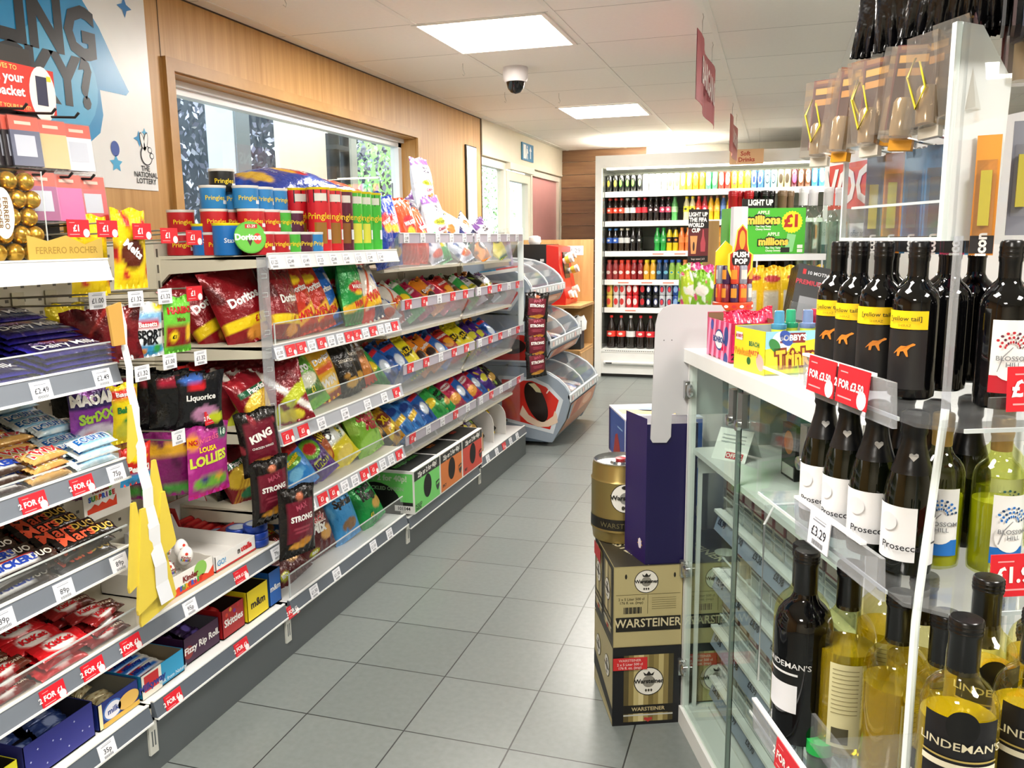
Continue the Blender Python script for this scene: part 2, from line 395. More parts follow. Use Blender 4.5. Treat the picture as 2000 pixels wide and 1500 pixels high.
# ---------------------------------------------------------------- outside the window
MB().box(-14, -2.6, -3, 16, -.12, -.05, M('8f9490')).obj('ground', kind=ST)
mb = MB(); mb.box(-3.13, -3.1, 4.895, 5.50, -.05, 3.2, M('f2eedf')); mb.obj('wall_outside', kind=ST)
def bpost(name, x0, x1, y0, y1, m, label, cat='post'):
    return MB().box(x0, x1, y0, y1, -.05, 3.3, m).obj(name, label=label, cat=cat)
bpost('pillar', -3.30, -3.112, 4.436, 4.59, M('c4cfd8', .5), 'pale blue grey square pillar outside the long window')
bpost('pillar_shaded_front', -3.11, -3.10, 4.445, 4.585, M('7f8b93', .4), 'front face of the pale pillar outside, its shade put into darker grey')  # same pillar, shade of its front painted as a thin darker sheet
mb = MB()
for y, r in ((5.60, .05), (5.80, .045)): mb.tube([(-3.1, y, -.05), (-3.1, y, 3.3)], r, M('23282b', .5), 12)
for z in (.5, 1.3, 1.95): mb.box(-3.16, -3.04, 5.55, 5.86, z, z+.03, M('3a3f42'))
mb.box(-3.0, -2.98, 5.66, 5.74, 0, 3, M('b9bdb8')); mb.obj('drainpipe', label='black twin drainpipes clamped to the outer wall, seen through the long window', cat='pipe')
def tree(x, y, h, rad, n, cols, label, seed, zc):
    rnd = random.Random(seed); m = MB(); m.sphere((0, 0, zc), rad*.55, M(cols[-1], .8), 16, (1, 1, 1.1), 10)
    for k in range(n):
        a, b, r = rnd.uniform(0, 2*pi), rnd.uniform(-1, 1), rnd.uniform(.45, 1)**.6*rad
        c = Vector((r*cos(a)*math.sqrt(1-b*b), r*sin(a)*math.sqrt(1-b*b), zc+r*b*1.1)); s = rnd.uniform(.016, .04)
        e = Euler((rnd.uniform(0, 6), rnd.uniform(0, 6), rnd.uniform(0, 6))).to_matrix()
        m.add([c+e@Vector(p) for p in ((-s, 0, 0), (0, -s*.6, s*.15), (s, 0, 0), (0, s*.6, s*.15))], [(0, 1, 2, 3)], M(cols[k % len(cols)], .5))
    t = put(None, 'tree', (x, y, -.05), label=label, cat='tree')
    o = m.obj('foliage', t, kind='stuff')
    m = MB(); m.tube([(0, 0, 0), (.05, .03, zc*.5), (0, .05, zc)], .14, M('8b8f80'), 10); m.tube([(0, 0, .8), (.25, .35, zc)], .07, M('9a9c8c'), 8); m.obj('trunk', t)
tree(-4.9, 6.9, 3, 1.6, 12000, ('6f7487', '8d90a6', 'a9abc0', '54586a', 'c9cbdc', '3f4852'), 'tree with dusty purple grey leaves outside the left end of the window', 3, 2.1)
tree(-6.2, 12.8, 3, 2.2, 8000, ('9cc97a', 'b8dc95', 'd4eebb', '86b56a'), 'pale green sunlit tree outside the right end of the window', 5, 2.0)
# ---------------------------------------------------------------- things fixed on walls and ceiling
def national_poster():
    y0, y1, z0, z1 = 1.35, 2.625, 1.483, 2.19
    m = MB(); m.box(XW+.001, XW+.003, y0, y1, z0, z1, M('f4f5f4', .35)); x = XW+.003
    f = Fr(m, (x, 0, 0), (0, 1, 0), (0, 0, 1), .0006)
    blue, lb, dk = M('2f9ad4', .3), M('58b8e6', .3), M('161c22', .35)
    f.poly([(1.36, 2.19), (2.28, 2.19), (2.33, 2.08), (2.40, 2.0), (2.46, 1.90), (2.515, 1.815), (2.50, 1.80), (2.38, 1.80), (2.385, 1.72), (2.365, 1.66), (2.31, 1.62), (2.24, 1.615), (2.16, 1.66), (1.36, 1.66)], blue)
    f.ell(2.20, 1.80, .17, .17, lb, 2)
    f.text('FEELING', 2.045, 1.958, .215, dk, 4, .045, sx=.84); f.text('LUCKY?', 2.06, 1.80, .205, dk, 4, .045, sx=.8)
    f.star(2.525, 2.095, .035, M('2a7fc4'), 2, 4, .42)
    f.star(2.545, 1.66, .028, blue, 2, 4, .42); f.star(2.575, 1.685, .016, lb, 2, 4, .42)
    f.ell(2.425, 1.615, .02, .026, M('2a50a8'), 2, 20); f.star(2.425, 1.565, .03, lb, 2, 5, .5)
    # crossed fingers mark: a simple outlined hand
    f.ell(2.575, 1.605, .03, .035, dk, 3); f.ell(2.575, 1.605, .026, .031, M('f4f5f4'), 4)
    for a, b, r in ((2.56, 1.65, .25), (2.575, 1.652, -.25)):
        f.ell(a, b, .011, .035, dk, 3, 16, r); f.ell(a, b, .008, .031, M('f4f5f4'), 4, 16, r)
    for a, b in ((2.592, 1.625), (2.60, 1.605)): f.ell(a, b, .011, .011, dk, 5, 14); f.ell(a, b, .008, .008, M('f4f5f4'), 6, 14)
    for k, s in enumerate(('THE', 'NATIONAL', 'LOTTERY')): f.text(s, 2.565, 1.558-.022*k, .026, dk, 3, .02, sx=.9)
    m.obj('poster', label='large white and blue lottery poster with black capitals on the oak wall', cat='poster')
national_poster()
m = MB(); m.box(XW+.001, XW+.012, 5.86, 6.08, 1.40, 1.975, M('1b1b1b')); m.box(XW+.006, XW+.014, 5.875, 6.07, 1.41, 1.965, M('eef3f6', .15)); m.obj('picture_frame', label='narrow black framed white notice at the end of the oak wall', cat='frame')
m = MB(); m.box(XW+.011, XW+.022, 7.245, 7.60, 1.985, 2.135, M('1d7fae', .35)); f = Fr(m, (XW+.022, 0, 0), (0, 1, 0), (0, 0, 1))
wh = M('f2f6f6'); f.poly([(7.49, 2.01), (7.515, 2.01), (7.515, 2.075), (7.54, 2.075), (7.502, 2.12), (7.465, 2.075), (7.49, 2.075)], wh)
f.rect(7.28, 2.0, 7.36, 2.12, wh); f.ell(7.40, 2.105, .012, .012, wh); f.poly([(7.375, 2.09), (7.41, 2.09), (7.43, 2.05), (7.40, 2.05), (7.42, 2.0), (7.40, 2.0), (7.385, 2.04), (7.37, 2.0), (7.355, 2.0)], wh)
m.obj('exit_sign', label='blue fire exit sign with white arrow above the glass door', cat='sign')
# dome camera
t = put(None, 'security_camera', (-1.375, 4.50, ZC), label='white dome security camera under the ceiling between two light panels', cat='camera')
MB().lathe([(.001, -.075), (.058, -.075), (.066, -.06), (.068, -.01), (.066, 0), (.001, 0)], M('ece9ea', .35), 28).obj('housing', t)
MB().lathe([(.001, -.135), (.025, -.128), (.042, -.108), (.05, -.075)], M('0c0d0f', .06), 24, cap=False).obj('dome', t)
# hanging signs
def hung_sign(name, x, y0, y1, z0, z1, words, col, label, zt=ZC, tsize=.12):
    t = put(None, name, (x, (y0+y1)/2, z1), label=label, cat='sign', group='hanging category signs')
    L = (y1-y0)/2; H = z1-z0; m = MB(); n = 10
    pts = [(.010*sin(3*pi*i/n), -L+2*L*i/n) for i in range(n+1)]
    for s in range(n):
        (a, b), (c, d) = pts[s], pts[s+1]
        m.add([(a-.001, b, -H), (c-.001, d, -H), (c-.001, d, 0), (a-.001, b, 0), (a+.001, b, -H), (c+.001, d, -H), (c+.001, d, 0), (a+.001, b, 0)], [(0, 3, 2, 1), (4, 5, 6, 7), (3, 7, 6, 2), (0, 1, 5, 4)], M(col, .45), True)
    f = Fr(m, (-.0125, 0, -H*.5), (0, -1, 0), (0, 0, 1)); f.text(words, 0, 0, tsize, M('f3e4e2'), 1, .02)
    f = Fr(m, (.0125, 0, -H*.5), (0, 1, 0), (0, 0, 1)); f.text(words, 0, 0, tsize, M('f3e4e2'), 1, .02)
    m.obj('board', t)
    for y in (-L*.55, L*.55):
        m = MB(); top = zt-z1
        m.tube([(0, y, -.02), (0, y, top-.03), (.004, y+.008, top-.012), (.0, y+.0, top)], .0015, M('c8c4ba', .3, .6), 6); m.obj('wire', t)
    return t
hung_sign('hanging_sign', -.33, 3.50, 4.48, 1.83, 2.095, 'BARGAINS', 'b23a48', 'red hanging sign board nearer the camera, lettered in white', tsize=.15)
hung_sign('hanging_sign', -.33, 5.93, 6.95, 1.86, 2.10, 'BARGAINS', 'bd5c58', 'red hanging sign board farther from the camera, beside the soft drinks card', tsize=.13)
t = put(None, 'hanging_sign', (-.28, 7.62, 2.03), label='tan card reading Soft Drinks hanging in front of the cooler top', cat='sign', group='hanging category signs')
m = MB(); m.box(-.14, .14, -.002, .002, -.125, 0, M('e0b387')); f = Fr(m, (0, -.002, -.065), (1, 0, 0), (0, 0, 1)); f.text('Soft', -.01, .028, .05, M('b5432f'), 1, .03); f.text('Drinks', 0, -.022, .05, M('b5432f'), 1, .03); m.obj('board', t)
for q in (-.1, .1): MB().tube([(q, 0, 0), (q, 0, .17)], .001, M('c8c4ba')).obj('wire', t)
for x, y in ((-1.60, 4.30), (-1.66, 5.2), (-1.75, 2.85), (-1.35, 5.35)):
    MB().tube([(x, y, 2.2), (x, y, 2.17), (x+.006, y+.008, 2.15), (x, y+.012, 2.14), (x-.003, y, 2.145)], .0013, M('b8b5ac', .4), 6).obj('ceiling_hook', label='thin wire hook hanging from the ceiling over the crisp aisle', cat='hook', group='empty ceiling hooks')
# ---------------------------------------------------------------- shelving run on the left wall
XF = -1.42; XBK = -1.83
BEI = M('dcd6c2', .45); GRY = M('6f7680', .4); GRL = M('9aa0a8', .35); KICK = M('555b5d', .45); WH = M('f1f2f0', .4); GRN = M('7b8289', .3)
t = put(None, 'gondola_shelving', (XBK, 3.0, 0), label='long beige and grey wall shelving run full of sweets and crisps', cat='shelving')
def gp(m, name, kind=None):
    for i, v in enumerate(m.v): m.v[i] = (v[0]-XBK, v[1]-3.0, v[2])
    return m.obj(name, t)
m = MB(); m.box(XBK-.03, XBK, .4, 4.78, 0, 1.30, BEI)
for k in range(24):          # punched holes of the peg panel in the narrow bay
    for j in range(9): m.box(XBK, XBK+.0006, 1.62+j*.05, 1.63+j*.05, .45+k*.035, .458+k*.035, M('6b675c'))
gp(m, 'back_panel')
for y in (1.54, 2.14, 3.045, 3.93, 4.76):
    m = MB(); m.box(XBK, XBK+.03, y-.012, y+.012, 0, 1.30, BEI)
    for k in range(25): m.box(XBK+.03, XBK+.0304, y-.004, y+.004, .1+k*.048, .125+k*.048, M('5e5a50'))
    gp(m, 'upright')
gp(MB().box(XF-.03, XF+.0, .4, 4.78, 0.0, .125, KICK), 'kick_plate')
def shelf(y0, y1, z, rail='grey', depth=.39, xf=XF, base=False):
    m = MB(); m.box(xf-depth, xf-.006, y0, y1, z-.012, z, BEI if rail != 'base' else WH)
    for ya, s in ((y0, 1), (y1, -1)):
        m.prism([(xf-depth, z-.012), (xf-depth, z-.09), (xf-depth+.04, z-.055), (xf-.02, z-.035), (xf-.006, z-.03), (xf-.006, z)], 'y', ya, ya+s*.012, BEI)
    gp(m, 'shelf')
    c = {'grey': GRY, 'white': M('e8e9ea', .3), 'base': M('5c646e', .35), 'lt': M('a9adb6', .3)}[rail]
    m = MB(); m.prism([(xf-.006, z+.004), (xf+.002, z+.004), (xf+.012, z-.036), (xf-.006, z-.036)], 'y', y0+.003, y1-.003, c)
    m.box(xf-.004, xf+.004, y0+.003, y1-.003, z+.004, z+.0075, WH); m.box(xf+.002, xf+.0145, y0+.003, y1-.003, z-.041, z-.036, WH)
    gp(m, 'price_rail')
def fence(y0, y1, z, h, x=XF-.004, mat=ACR):
    m = MB(); m.box(x-.003, x, y0, y1, z, z+h, mat); m.box(x-.0035, x+.0005, y0, y1, z+h-.003, z+h, ACRE)
    m.box(x-.0035, x+.0005, y0, y0+.003, z, z+h, ACRE); gp(m, 'clear_riser')
for z, r in ((1.255, 'white'), (1.022, 'grey'), (.80, 'grey'), (.592, 'grey')): shelf(.62, 1.53, z, r)
shelf(.62, 2.13, .385, 'grey')
shelf(.62, 1.53, .178, 'base'); shelf(1.54, 2.13, .178, 'base'); shelf(2.15, 3.03, .178, 'base'); shelf(3.05, 3.92, .152, 'base'); shelf(3.94, 4.76, .178, 'base')
for z, r in ((1.255, 'white'), (.985, 'lt'), (.722, 'lt'), (.468, 'lt')): shelf(2.15, 3.03, z, r)
for z in (1.022, .592, .385): fence(.64, 1.52, z, .055)
fence(.64, 1.52, .80, .03)
for z, h in ((.985, .07), (.722, .085), (.468, .075), (.178, .085)): fence(2.17, 3.02, z, h)
# far bays: deep clear bins whose tilted fronts carry the price rail along the top
for z, zr in ((1.18, 1.325), (.915, 1.06), (.65, .80), (.385, .505)):
    for y0, y1 in ((3.06, 3.90), (3.94, 4.75)):
        m = MB(); m.box(XF-.40, XF-.07, y0, y1, z-.012, z, BEI); gp(m, 'shelf')
        m = MB(); m.prism([(XF-.085, z-.01), (XF-.082, z-.01), (XF-.002, zr), (XF-.006, zr)], 'y', y0, y1, ACRS)
        m.prism([(XF-.088, z-.013), (XF-.08, z-.013), (XF-.079, z-.008), (XF-.087, z-.008)], 'y', y0, y1, ACRE)
        m.box(XF-.40, XF-.004, y0-.0015, y0+.0015, z, zr-.02, ACR); gp(m, 'clear_riser')
        m = MB(); m.box(XF-.003, XF+.002, y0, y1, zr-.042, zr, M('b4aebc', .25)); m.box(XF-.003, XF+.004, y0, y1, zr-.003, zr, WH); gp(m, 'price_rail')
for y in (2.165, 4.755):
    pass
m = MB(); m.box(XBK+.02, XF-.03, 4.765, 4.772, .2, 1.34, ACR); m.box(XF-.035, XF-.0, 4.765, 4.775, .75, 1.36, ACRE); gp(m, 'end_panel')
for y in (1.53, 2.135, 3.04, 3.93):     # pale slotted joint covers on the kick plate
    m = MB(); m.box(XF, XF+.006, y-.014, y+.014, .055, .135, M('c9cac2', .4)); m.box(XF+.006, XF+.0065, y-.006, y-.002, .075, .115, KICK); m.box(XF+.006, XF+.0065, y+.003, y+.007, .075, .115, KICK); gp(m, 'joint_cover')
# price tickets
def ticket_mesh(kind, words):
    m = MB(); red, wt = M('d8202e', .35), M('eff0f6', .35)
    w, h = (.062, .038) if kind != 'big' else (.07, .045)
    if kind == 'white':
        w = .05; m.box(0, .0012, -w/2, w/2, -h/2, h/2, wt); f = Fr(m, (.0012, 0, 0), (0, 1, 0), (0, 0, 1), .0003)
        f.text(words, 0, -.001, .016, M('2b2f3a'), 1, .01); f.rect(-.016, .011, .014, .0125, M('8a8f9a')); f.rect(-.012, .0145, .016, .0155, M('a5a9b2'))
        for i in range(9): f.rect(-.013+i*.003, -.0165, -.0115+i*.003, -.0105, M('3b3f48'))
    else:
        m.box(0, .0012, -w/2, w/2, -h/2, h/2, red); f = Fr(m, (.0012, 0, 0), (0, 1, 0), (0, 0, 1), .0003)
        f.text(words, -.006, 0, .0155*min(1, 8/max(8, len(words)))*(1.25 if len(words) < 6 else 1), M('f7f2f0'), 2, .035); f.ell(.021, -.010, .009, .0092, M('f2e9ea'), 1, 16); f.rect(-.025, .012, -.01, .0132, M('f0a4a6')); f.rect(-.026, -.0135, .002, -.012, M('f0a4a6'))
    return m.mesh('ticket')
TM = {}
NT = [0]
def ticket(y, z, kind, words, where, x=XF+.0085, tilt=0, sc=1., rz=0):
    k = (kind, words)
    if k not in TM: TM[k] = ticket_mesh(kind, words)
    return put(TM[k], 'price_ticket', (x, y, z), (0, tilt, rz), '%s %s ticket, %s' % (kind, words, where), 'price ticket', 'shelf edge price tickets', sc=sc)
def rail_tickets(ys, z, seq, where, **k):
    for i, y in enumerate(ys):
        kd, w = seq[i % len(seq)]
        ticket(y, z, kd, w, '%s from the camera on %s' % (ORD[i], where), **k)
R1, W_ = ('red', '£1'), 'white'
TT = -.24
for y, z, kd, w, pos in ((1.31, 1.002, 'white', '£2.49', 'left of the pair on the purple chocolate shelf rail'), (1.474, 1.002, 'white', '£2.49', 'right of the pair on the purple chocolate shelf rail'),
        (1.263, .78, 'red', '2 FOR £1', 'left of the two on the long bar shelf rail'), (1.389, .78, 'red', '2 FOR £1', 'right of the two on the long bar shelf rail'), (1.488, .78, 'white', '75p', 'at the right end of the long bar shelf rail'),
        (1.165, .572, 'white', '89p', 'at the far left of the twin bar shelf rail'), (1.313, .572, 'white', '89p', 'in the middle of the twin bar shelf rail'), (1.471, .572, 'white', '89p', 'at the right end of the twin bar shelf rail'),
        (1.258, .365, 'red', '2 FOR £1', 'on the left of the red wafer shelf rail'), (1.367, .365, 'red', '2 FOR £1', 'in the middle of the red wafer shelf rail'), (1.483, .365, 'red', '2 FOR £1', 'at the right of the red wafer shelf rail'),
        (1.694, .365, 'white', '95p', 'below the chocolate egg carton'), (1.913, .365, 'red', '2 FOR £1.50', 'below the nutty snack tray'), (2.09, .365, 'white', '79p', 'below the blue tins'),
        (1.383, .158, 'white', '35p', 'on the bottom rail below the blue boxes'), (1.606, .158, 'red', '2 FOR £1', 'below the purple roll box'), (1.892, .158, 'red', '2 FOR £1', 'below the red sweets box'), (2.16, .15, 'red', '2 FOR £1', 'over the joint below the blue sweets box')):
    ticket(y, z, kd, w, pos, tilt=TT)
rail_tickets([2.17+.088*i for i in range(9)], 1.235, [('white', '£1.25'), ('white', '£2.49'), ('white', '£1.49')], 'the white tube shelf rail', tilt=TT)
rail_tickets([2.17+.062*i for i in range(14)], .966, [('white', '£1.00'), R1, R1, ('white', '£1.19'), R1, ('white', '£1.29')], 'the triangle crisp shelf rail', tilt=TT, sc=.92)
rail_tickets([2.19, 2.28, 2.39, 2.55, 2.72, 2.86, 2.97], .703, [R1, R1, ('white', '£1.50'), ('white', '£1.99'), ('white', '£1.29'), ('white', '£1.99'), R1], 'the large bag shelf rail', tilt=TT)
rail_tickets([2.30+.075*i for i in range(10)], .449, [('white', '£1.00'), R1, R1, ('white', '£1.30')], 'the puffed snack shelf rail', tilt=TT)
rail_tickets([2.29, 2.44, 2.72, 2.86], .158, [('white', '£1.50')], 'the bottom snack rail', tilt=TT)
for z, nm, sq in ((1.325, 'top', [('white', '£1.00')]), (1.06, 'second', [R1, R1, ('white', '69p')]), (.80, 'third', [R1, R1, ('white', '£1.19')]), (.505, 'fourth', [R1, ('white', '£1.00'), ('white', '£1.49')])):
    rail_tickets([3.12+.165*i+(i > 4)*.03 for i in range(10)], z-.021, sq, 'the %s clear bin rail' % nm, x=XF+.003)
rail_tickets([4.05, 4.2, 4.33, 4.45, 4.58], .158, [('white', '£1.29'), ('white', '£1.29'), R1], 'the bottom rail of the farthest bay', tilt=TT)
# ---------------------------------------------------------------- crisp and snack packets
Y_, R_, K_, W1 = 'f6d51f', 'd3202a', '131313', 'f5f3ee'
DS = {
 'dor_m': dict(b='83141c', s=[('n', '5a0c12', 3, .9, 1.2), ('r', .04, .20, .96, .33, Y_), ('e', .55, .12, .2, .09, 'e39a3c')], t=[('Doritos', .5, .55, .19, W1, 6, .04), ('£1', .62, .265, .13, 'b8281c', 0, .03)]),
 'dor_f': dict(b='c7321c', s=[('n', '8c1414', 4, .8, 2), ('d', .27, .25, .09, 'f3b62a'), ('e', .5, .80, .25, .07, Y_), ('e', .25, .58, .07, .04, W1), ('e', .5, .07, .5, .06, '8c1c18')], t=[('Doritos', .55, .66, .18, W1, 4, .04), ('WIN', .5, .27, .22, 'd3202a', 8, .04)]),
 'dor_b': dict(b='2b69c4', s=[('n', 'dfe7f2', 4, .95, .4), ('d', .27, .25, .09, 'f3b62a'), ('e', .5, .07, .5, .06, '23306e')], t=[('Doritos', .5, .62, .18, W1, 4, .04), ('WIN', .5, .27, .22, 'd3202a', 8, .04)]),
 'wk_g': dict(b='1d9a45', s=[('n', '3fb85c', 5, .9, 2), ('e', .5, .55, .36, .09, 'd3202a'), ('d', .30, .18, .07, 'f3c02a'), ('r', 0, 0, 1, .18, '2c6b3a'), ('e', .5, .47, .18, .035, Y_)], t=[('WALKERS', .5, .555, .12, W1, 0, .03), ('WIN', .5, .30, .2, 'd3202a', 6, .04)]),
 'wk_x': dict(b='e9e4da', s=[('n', '2b57a8', 4, .5, 1.2), ('e', .4, .4, .5, .10, 'f6b51c'), ('r', 0, 0, .45, .24, 'c6282a'), ('r', .45, 0, 1, .26, '23335c'), ('r', 0, .26, 1, .38, 'f3c02a'), ('d', .72, 1.2, .05, 'e0582a')], t=[('WIN', .55, .44, .26, 'd9372a', 6, .04)]),
 'fries': dict(b='7e1520', s=[('n', 'a2222c', 4, .7, .2), ('e', .5, .42, .44, .2, 'e7c23a'), ('d', .42, .9, .02, 'b8862a'), ('d', .5, .9, .02, 'b8862a'), ('d', .33, .9, .02, 'b8862a'), ('r', .08, .62, .92, .72, '175c3c'), ('e', .55, .14, .34, .09, '2b7b52'), ('r', 0, 0, 1, .05, '6d1218')], t=[('Paprika', .5, .67, .15, W1, 0, .03)]),
 'fold': dict(b='7c1420', s=[('d', .62, -.9, .07, 'e8e4dd'), ('d', .25, .6, .12, 'b7c026'), ('n', '64101a', 5, .9, 2), ('e', .6, .12, .25, .1, 'd9ca38')]),
 'bist': dict(b='5fa62c', s=[('n', '8cc63f', 4, .5, .5), ('r', .06, .14, .94, .42, '47772f'), ('e', .5, .42, .36, .10, 'e9edd8'), ('r', 0, 0, 1, .12, '6cb53a'), ('e', .5, .78, .32, .05, '3c1c12')], t=[('bistro', .45, .62, .24, W1, -6, .04), ('£1', .55, .26, .15, 'e3d54a', 0, .03), ('BISTRO', .5, .78, .09, 'e9a03a', 0, .02)]),
 'dor_y': dict(b='f0b41c', s=[('n', 'd98914', 5, .8, 1), ('e', .5, .80, .28, .06, 'b8281c'), ('r', .2, .44, .84, .52, 'e0582a'), ('e', .5, .26, .4, .12, 'f6d88a'), ('r', 0, 0, 1, .12, '9a3c1a')], t=[('WALKERS', .5, .80, .09, W1, 0, .03), ('Doritos', .5, .62, .19, W1, 4, .04), ('WIN', .5, .28, .24, W1, 4, .05)]),
 'sens': dict(b='17130f', s=[('n', '3a2a18', 4, 1.1, 1), ('e', .5, .2, .3, .08, 'c99a3c'), ('e', .28, .33, .12, .04, 'b5853a'), ('r', .42, .86, .6, .95, 'c62a2a')], t=[('SENSATIONS', .5, .56, .125, 'efe6d5', -6, .015), ('£1', .5, .90, .11, W1, 0, .03)]),
 'sensb': dict(b='5b3a1e', s=[('n', '8a5a2a', 4, .5, 2), ('e', .5, .3, .34, .18, 'c47a34'), ('r', 0, 0, 1, .14, 'b8402a'), ('n', 'c99a4c', 6, 1.2, 4)], t=[('SENSATIONS', .5, .62, .12, 'efe6d5', -6, .015)]),
 'mm_b': dict(b='2c83cf', s=[('r', 0, .80, 1, 1, 'b22222'), ('e', .45, .68, .36, .12, '6fae2e'), ('e', .35, .42, .2, .12, '7cc4ec'), ('n', '5aa9e0', 6, .9, 1)], t=[('Monster', .45, .70, .16, Y_, 8, .04)]),
 'mm_p': dict(b='4b1d7e', s=[('n', '34125c', 5, .8, 1), ('e', .55, .60, .26, .20, '6fb52c'), ('e', .55, .60, .17, .12, 'c6282a'), ('e', .5, .27, .34, .07, 'c8d42a')], t=[('Munch', .5, .28, .2, '34125c', 4, .04)]),
 'chip': dict(b='b4521a', s=[('n', '7c3010', 4, .7, 1), ('e', .5, .22, .3, .1, 'e9a83c')], t=[('Chip', .5, .55, .36, '1d1208', 30, .05), ('Chip', .51, .555, .34, Y_, 30, .02)]),
 'ysal': dict(b='ead91f', s=[('r', .2, .42, .9, .86, 'e9efea'), ('n', 'd9c414', 5, 1, 1), ('e', .5, .2, .32, .1, 'f1dc6a')], t=[('Chips', .42, .68, .26, '1a1a1a', 60, .04), ('Salt & Vinegar', .75, .62, .11, '1f6b3c', 70, .02)]),
 'snk_g': dict(b='84bf33', s=[('n', 'a8d659', 4, .6, 1), ('r', .28, .82, .74, .90, '7c1c1c'), ('e', .5, .22, .42, .14, '9bd05a'), ('n', '5f9c22', 6, 1.2, 3)], t=[('SMITHS', .5, .86, .08, W1, 0, .02), ('Snack', .5, .62, .27, 'b01c28', -10, .05), ('Mix', .55, .46, .30, 'b01c28', -10, .05)]),
 'snk_b': dict(b='54191b', s=[('r', 0, .70, 1, 1, 'e6dc2c'), ('e', .72, .30, .2, .1, 'd9a45a'), ('n', '6d2422', 5, .9, 1), ('e', .3, .12, .12, .04, 'c8d42a')], t=[('20% FREE', .45, .84, .16, '6d2422', 0, .04), ('£1', .82, .74, .16, 'd3202a', 0, .05), ('Snack', .48, .55, .25, W1, -6, .05), ('Snack', .485, .555, .24, 'b8202a', -6, .02), ('Mix', .5, .42, .27, W1, -6, .05), ('BBQ', .3, .12, .08, W1, 0, .02)]),
 'win': dict(b='2a6cb8', s=[('n', '1c4f92', 4, .7, 1), ('e', .5, .75, .2, .1, 'b87a3a')], t=[('WIN', .5, .52, .32, W1, 0, .05), ('INSTANTLY', .5, .38, .14, W1, 0, .03), ('£1', .6, .2, .2, W1, 0, .04)]),
 'spir': dict(b='3f97d6', s=[('r', .1, .82, .9, .92, 'b9282c'), ('n', '62b2e6', 4, .8, 1), ('e', .5, .25, .26, .1, '8a6a4a'), ('n', '2d7fc0', 7, 1.2, 2)], t=[('SMITHS', .5, .87, .1, W1, 0, .02), ('Spirals', .5, .62, .25, '14140f', -4, .05)]),
 'ring': dict(b='179a45', s=[('n', '12803a', 4, .7, 1), ('e', .68, .34, .22, .1, 'e0b05a'), ('e', .5, .93, .3, .05, Y_)], t=[('Onion', .5, .70, .22, '10140f', 0, .05), ('Rings', .5, .55, .26, '10140f', -6, .05), ('£1', .35, .2, .12, Y_, 0, .03)]),
 'strong': dict(b='15110f', s=[('r', .14, .22, .86, .80, '6d1c2c'), ('e', .5, .86, .14, .07, '241510'), ('e', .5, .86, .10, .05, 'b86a4a'), ('e', .45, .17, .26, .05, 'e0a03a'), ('e', .62, .21, .2, .05, 'c8862a'), ('r', .26, .42, .74, .44, 'c85a6c'), ('r', .30, .37, .70, .385, 'c85a6c')], t=[('STRONG', .5, .56, .155, W1, 0, .045), ('MAX', .5, .72, .15, 'a8485c', 8, .03)]),
 'king': dict(b='15110f', s=[('r', .14, .22, .86, .84, '6d1c2c'), ('e', .45, .20, .3, .07, 'd99a3a'), ('n', '8c2a34', 5, 1, 1)], t=[('KING', .5, .62, .24, W1, 12, .05), ('CHICKEN WINGS', .5, .45, .07, W1, 0, .02)]),
 'wkb': dict(b='1b3fa6', s=[('n', '2b58c8', 4, .8, 1), ('e', .52, .60, .30, .12, 'd3282c'), ('e', .52, .52, .22, .06, 'f4c02a'), ('e', .5, .18, .3, .08, 'f0c34a')], t=[('WALKERS', .52, .61, .12, W1, 12, .03), ('SALTED', .5, .36, .08, 'b9cdf2', 0, .01)]),
 'wkr': dict(b='ea4a26', s=[('n', 'f2694a', 4, .8, 1), ('e', .52, .60, .28, .12, 'c9202a'), ('e', .52, .47, .18, .08, 'f4b02a')], t=[('WALKERS', .52, .61, .12, W1, 12, .03)]),
 'nut': dict(b='cfced6', s=[('r', 0, .84, 1, 1, '6d4a86'), ('r', .26, .68, .74, .82, 'f6f4f0'), ('e', .5, .52, .36, .07, 'd7cd3a'), ('e', .40, .22, .2, .08, '8a5a2e'), ('e', .62, .28, .16, .06, 'a36c38'), ('n', 'c9c9d4', 5, 1.1, 1)], t=[('FRESH', .5, .79, .10, '2b1d3a', 0, .03), ('PORK', .5, .72, .12, '2b1d3a', 0, .03), ('Scratchings', .5, .52, .12, '6d7a1c', 0, .04), ('Crackling', .5, .40, .12, '9a2a4a', 8, .03)]),
 'kp': dict(b='1d2044', s=[('r', 0, .62, 1, 1, 'dfe2ea'), ('e', .55, .80, .2, .1, '9a6434'), ('n', '2c2f5c', 5, 1, 1)], t=[('KP', .4, .40, .34, W1, 50, .05), ('NUTS', .62, .34, .16, 'c2267c', 50, .03)]),
 'mixg': dict(b='35a84a', s=[('e', .4, .5, .3, .12, Y_), ('n', '1d8238', 5, .6, 2), ('r', 0, .86, 1, 1, 'e9efe2')]),
 'mixo': dict(b='ec8a1e', s=[('n', '4a1c10', 5, .9, 2), ('e', .5, .4, .3, .14, '2a1410')], t=[('Doritos', .5, .62, .19, W1, 4, .04)]),
 'mixm': dict(b='b01a4a', s=[('n', 'd8305c', 5, .6, 2), ('e', .5, .3, .36, .14, 'f0a83c'), ('e', .5, .7, .3, .08, 'e9e0e0')], t=[('WALKERS', .5, .7, .12, 'b01a1a', 0, .03)]),
 'mixr': dict(b='b3221e', s=[('e', .5, .5, .3, .14, 'f2a72c'), ('n', '7c1214', 5, .8, 2)], t=[('WALKERS', .5, .74, .13, W1, 0, .03)]),
 'mixy': dict(b='efe01e', s=[('e', .5, .60, .32, .12, '20201c'), ('n', 'fbf08a', 6, 1, 1), ('r', 0, 0, 1, .1, '3c8a3a')], t=[('HULA', .5, .6, .2, Y_, 0, .04)]),
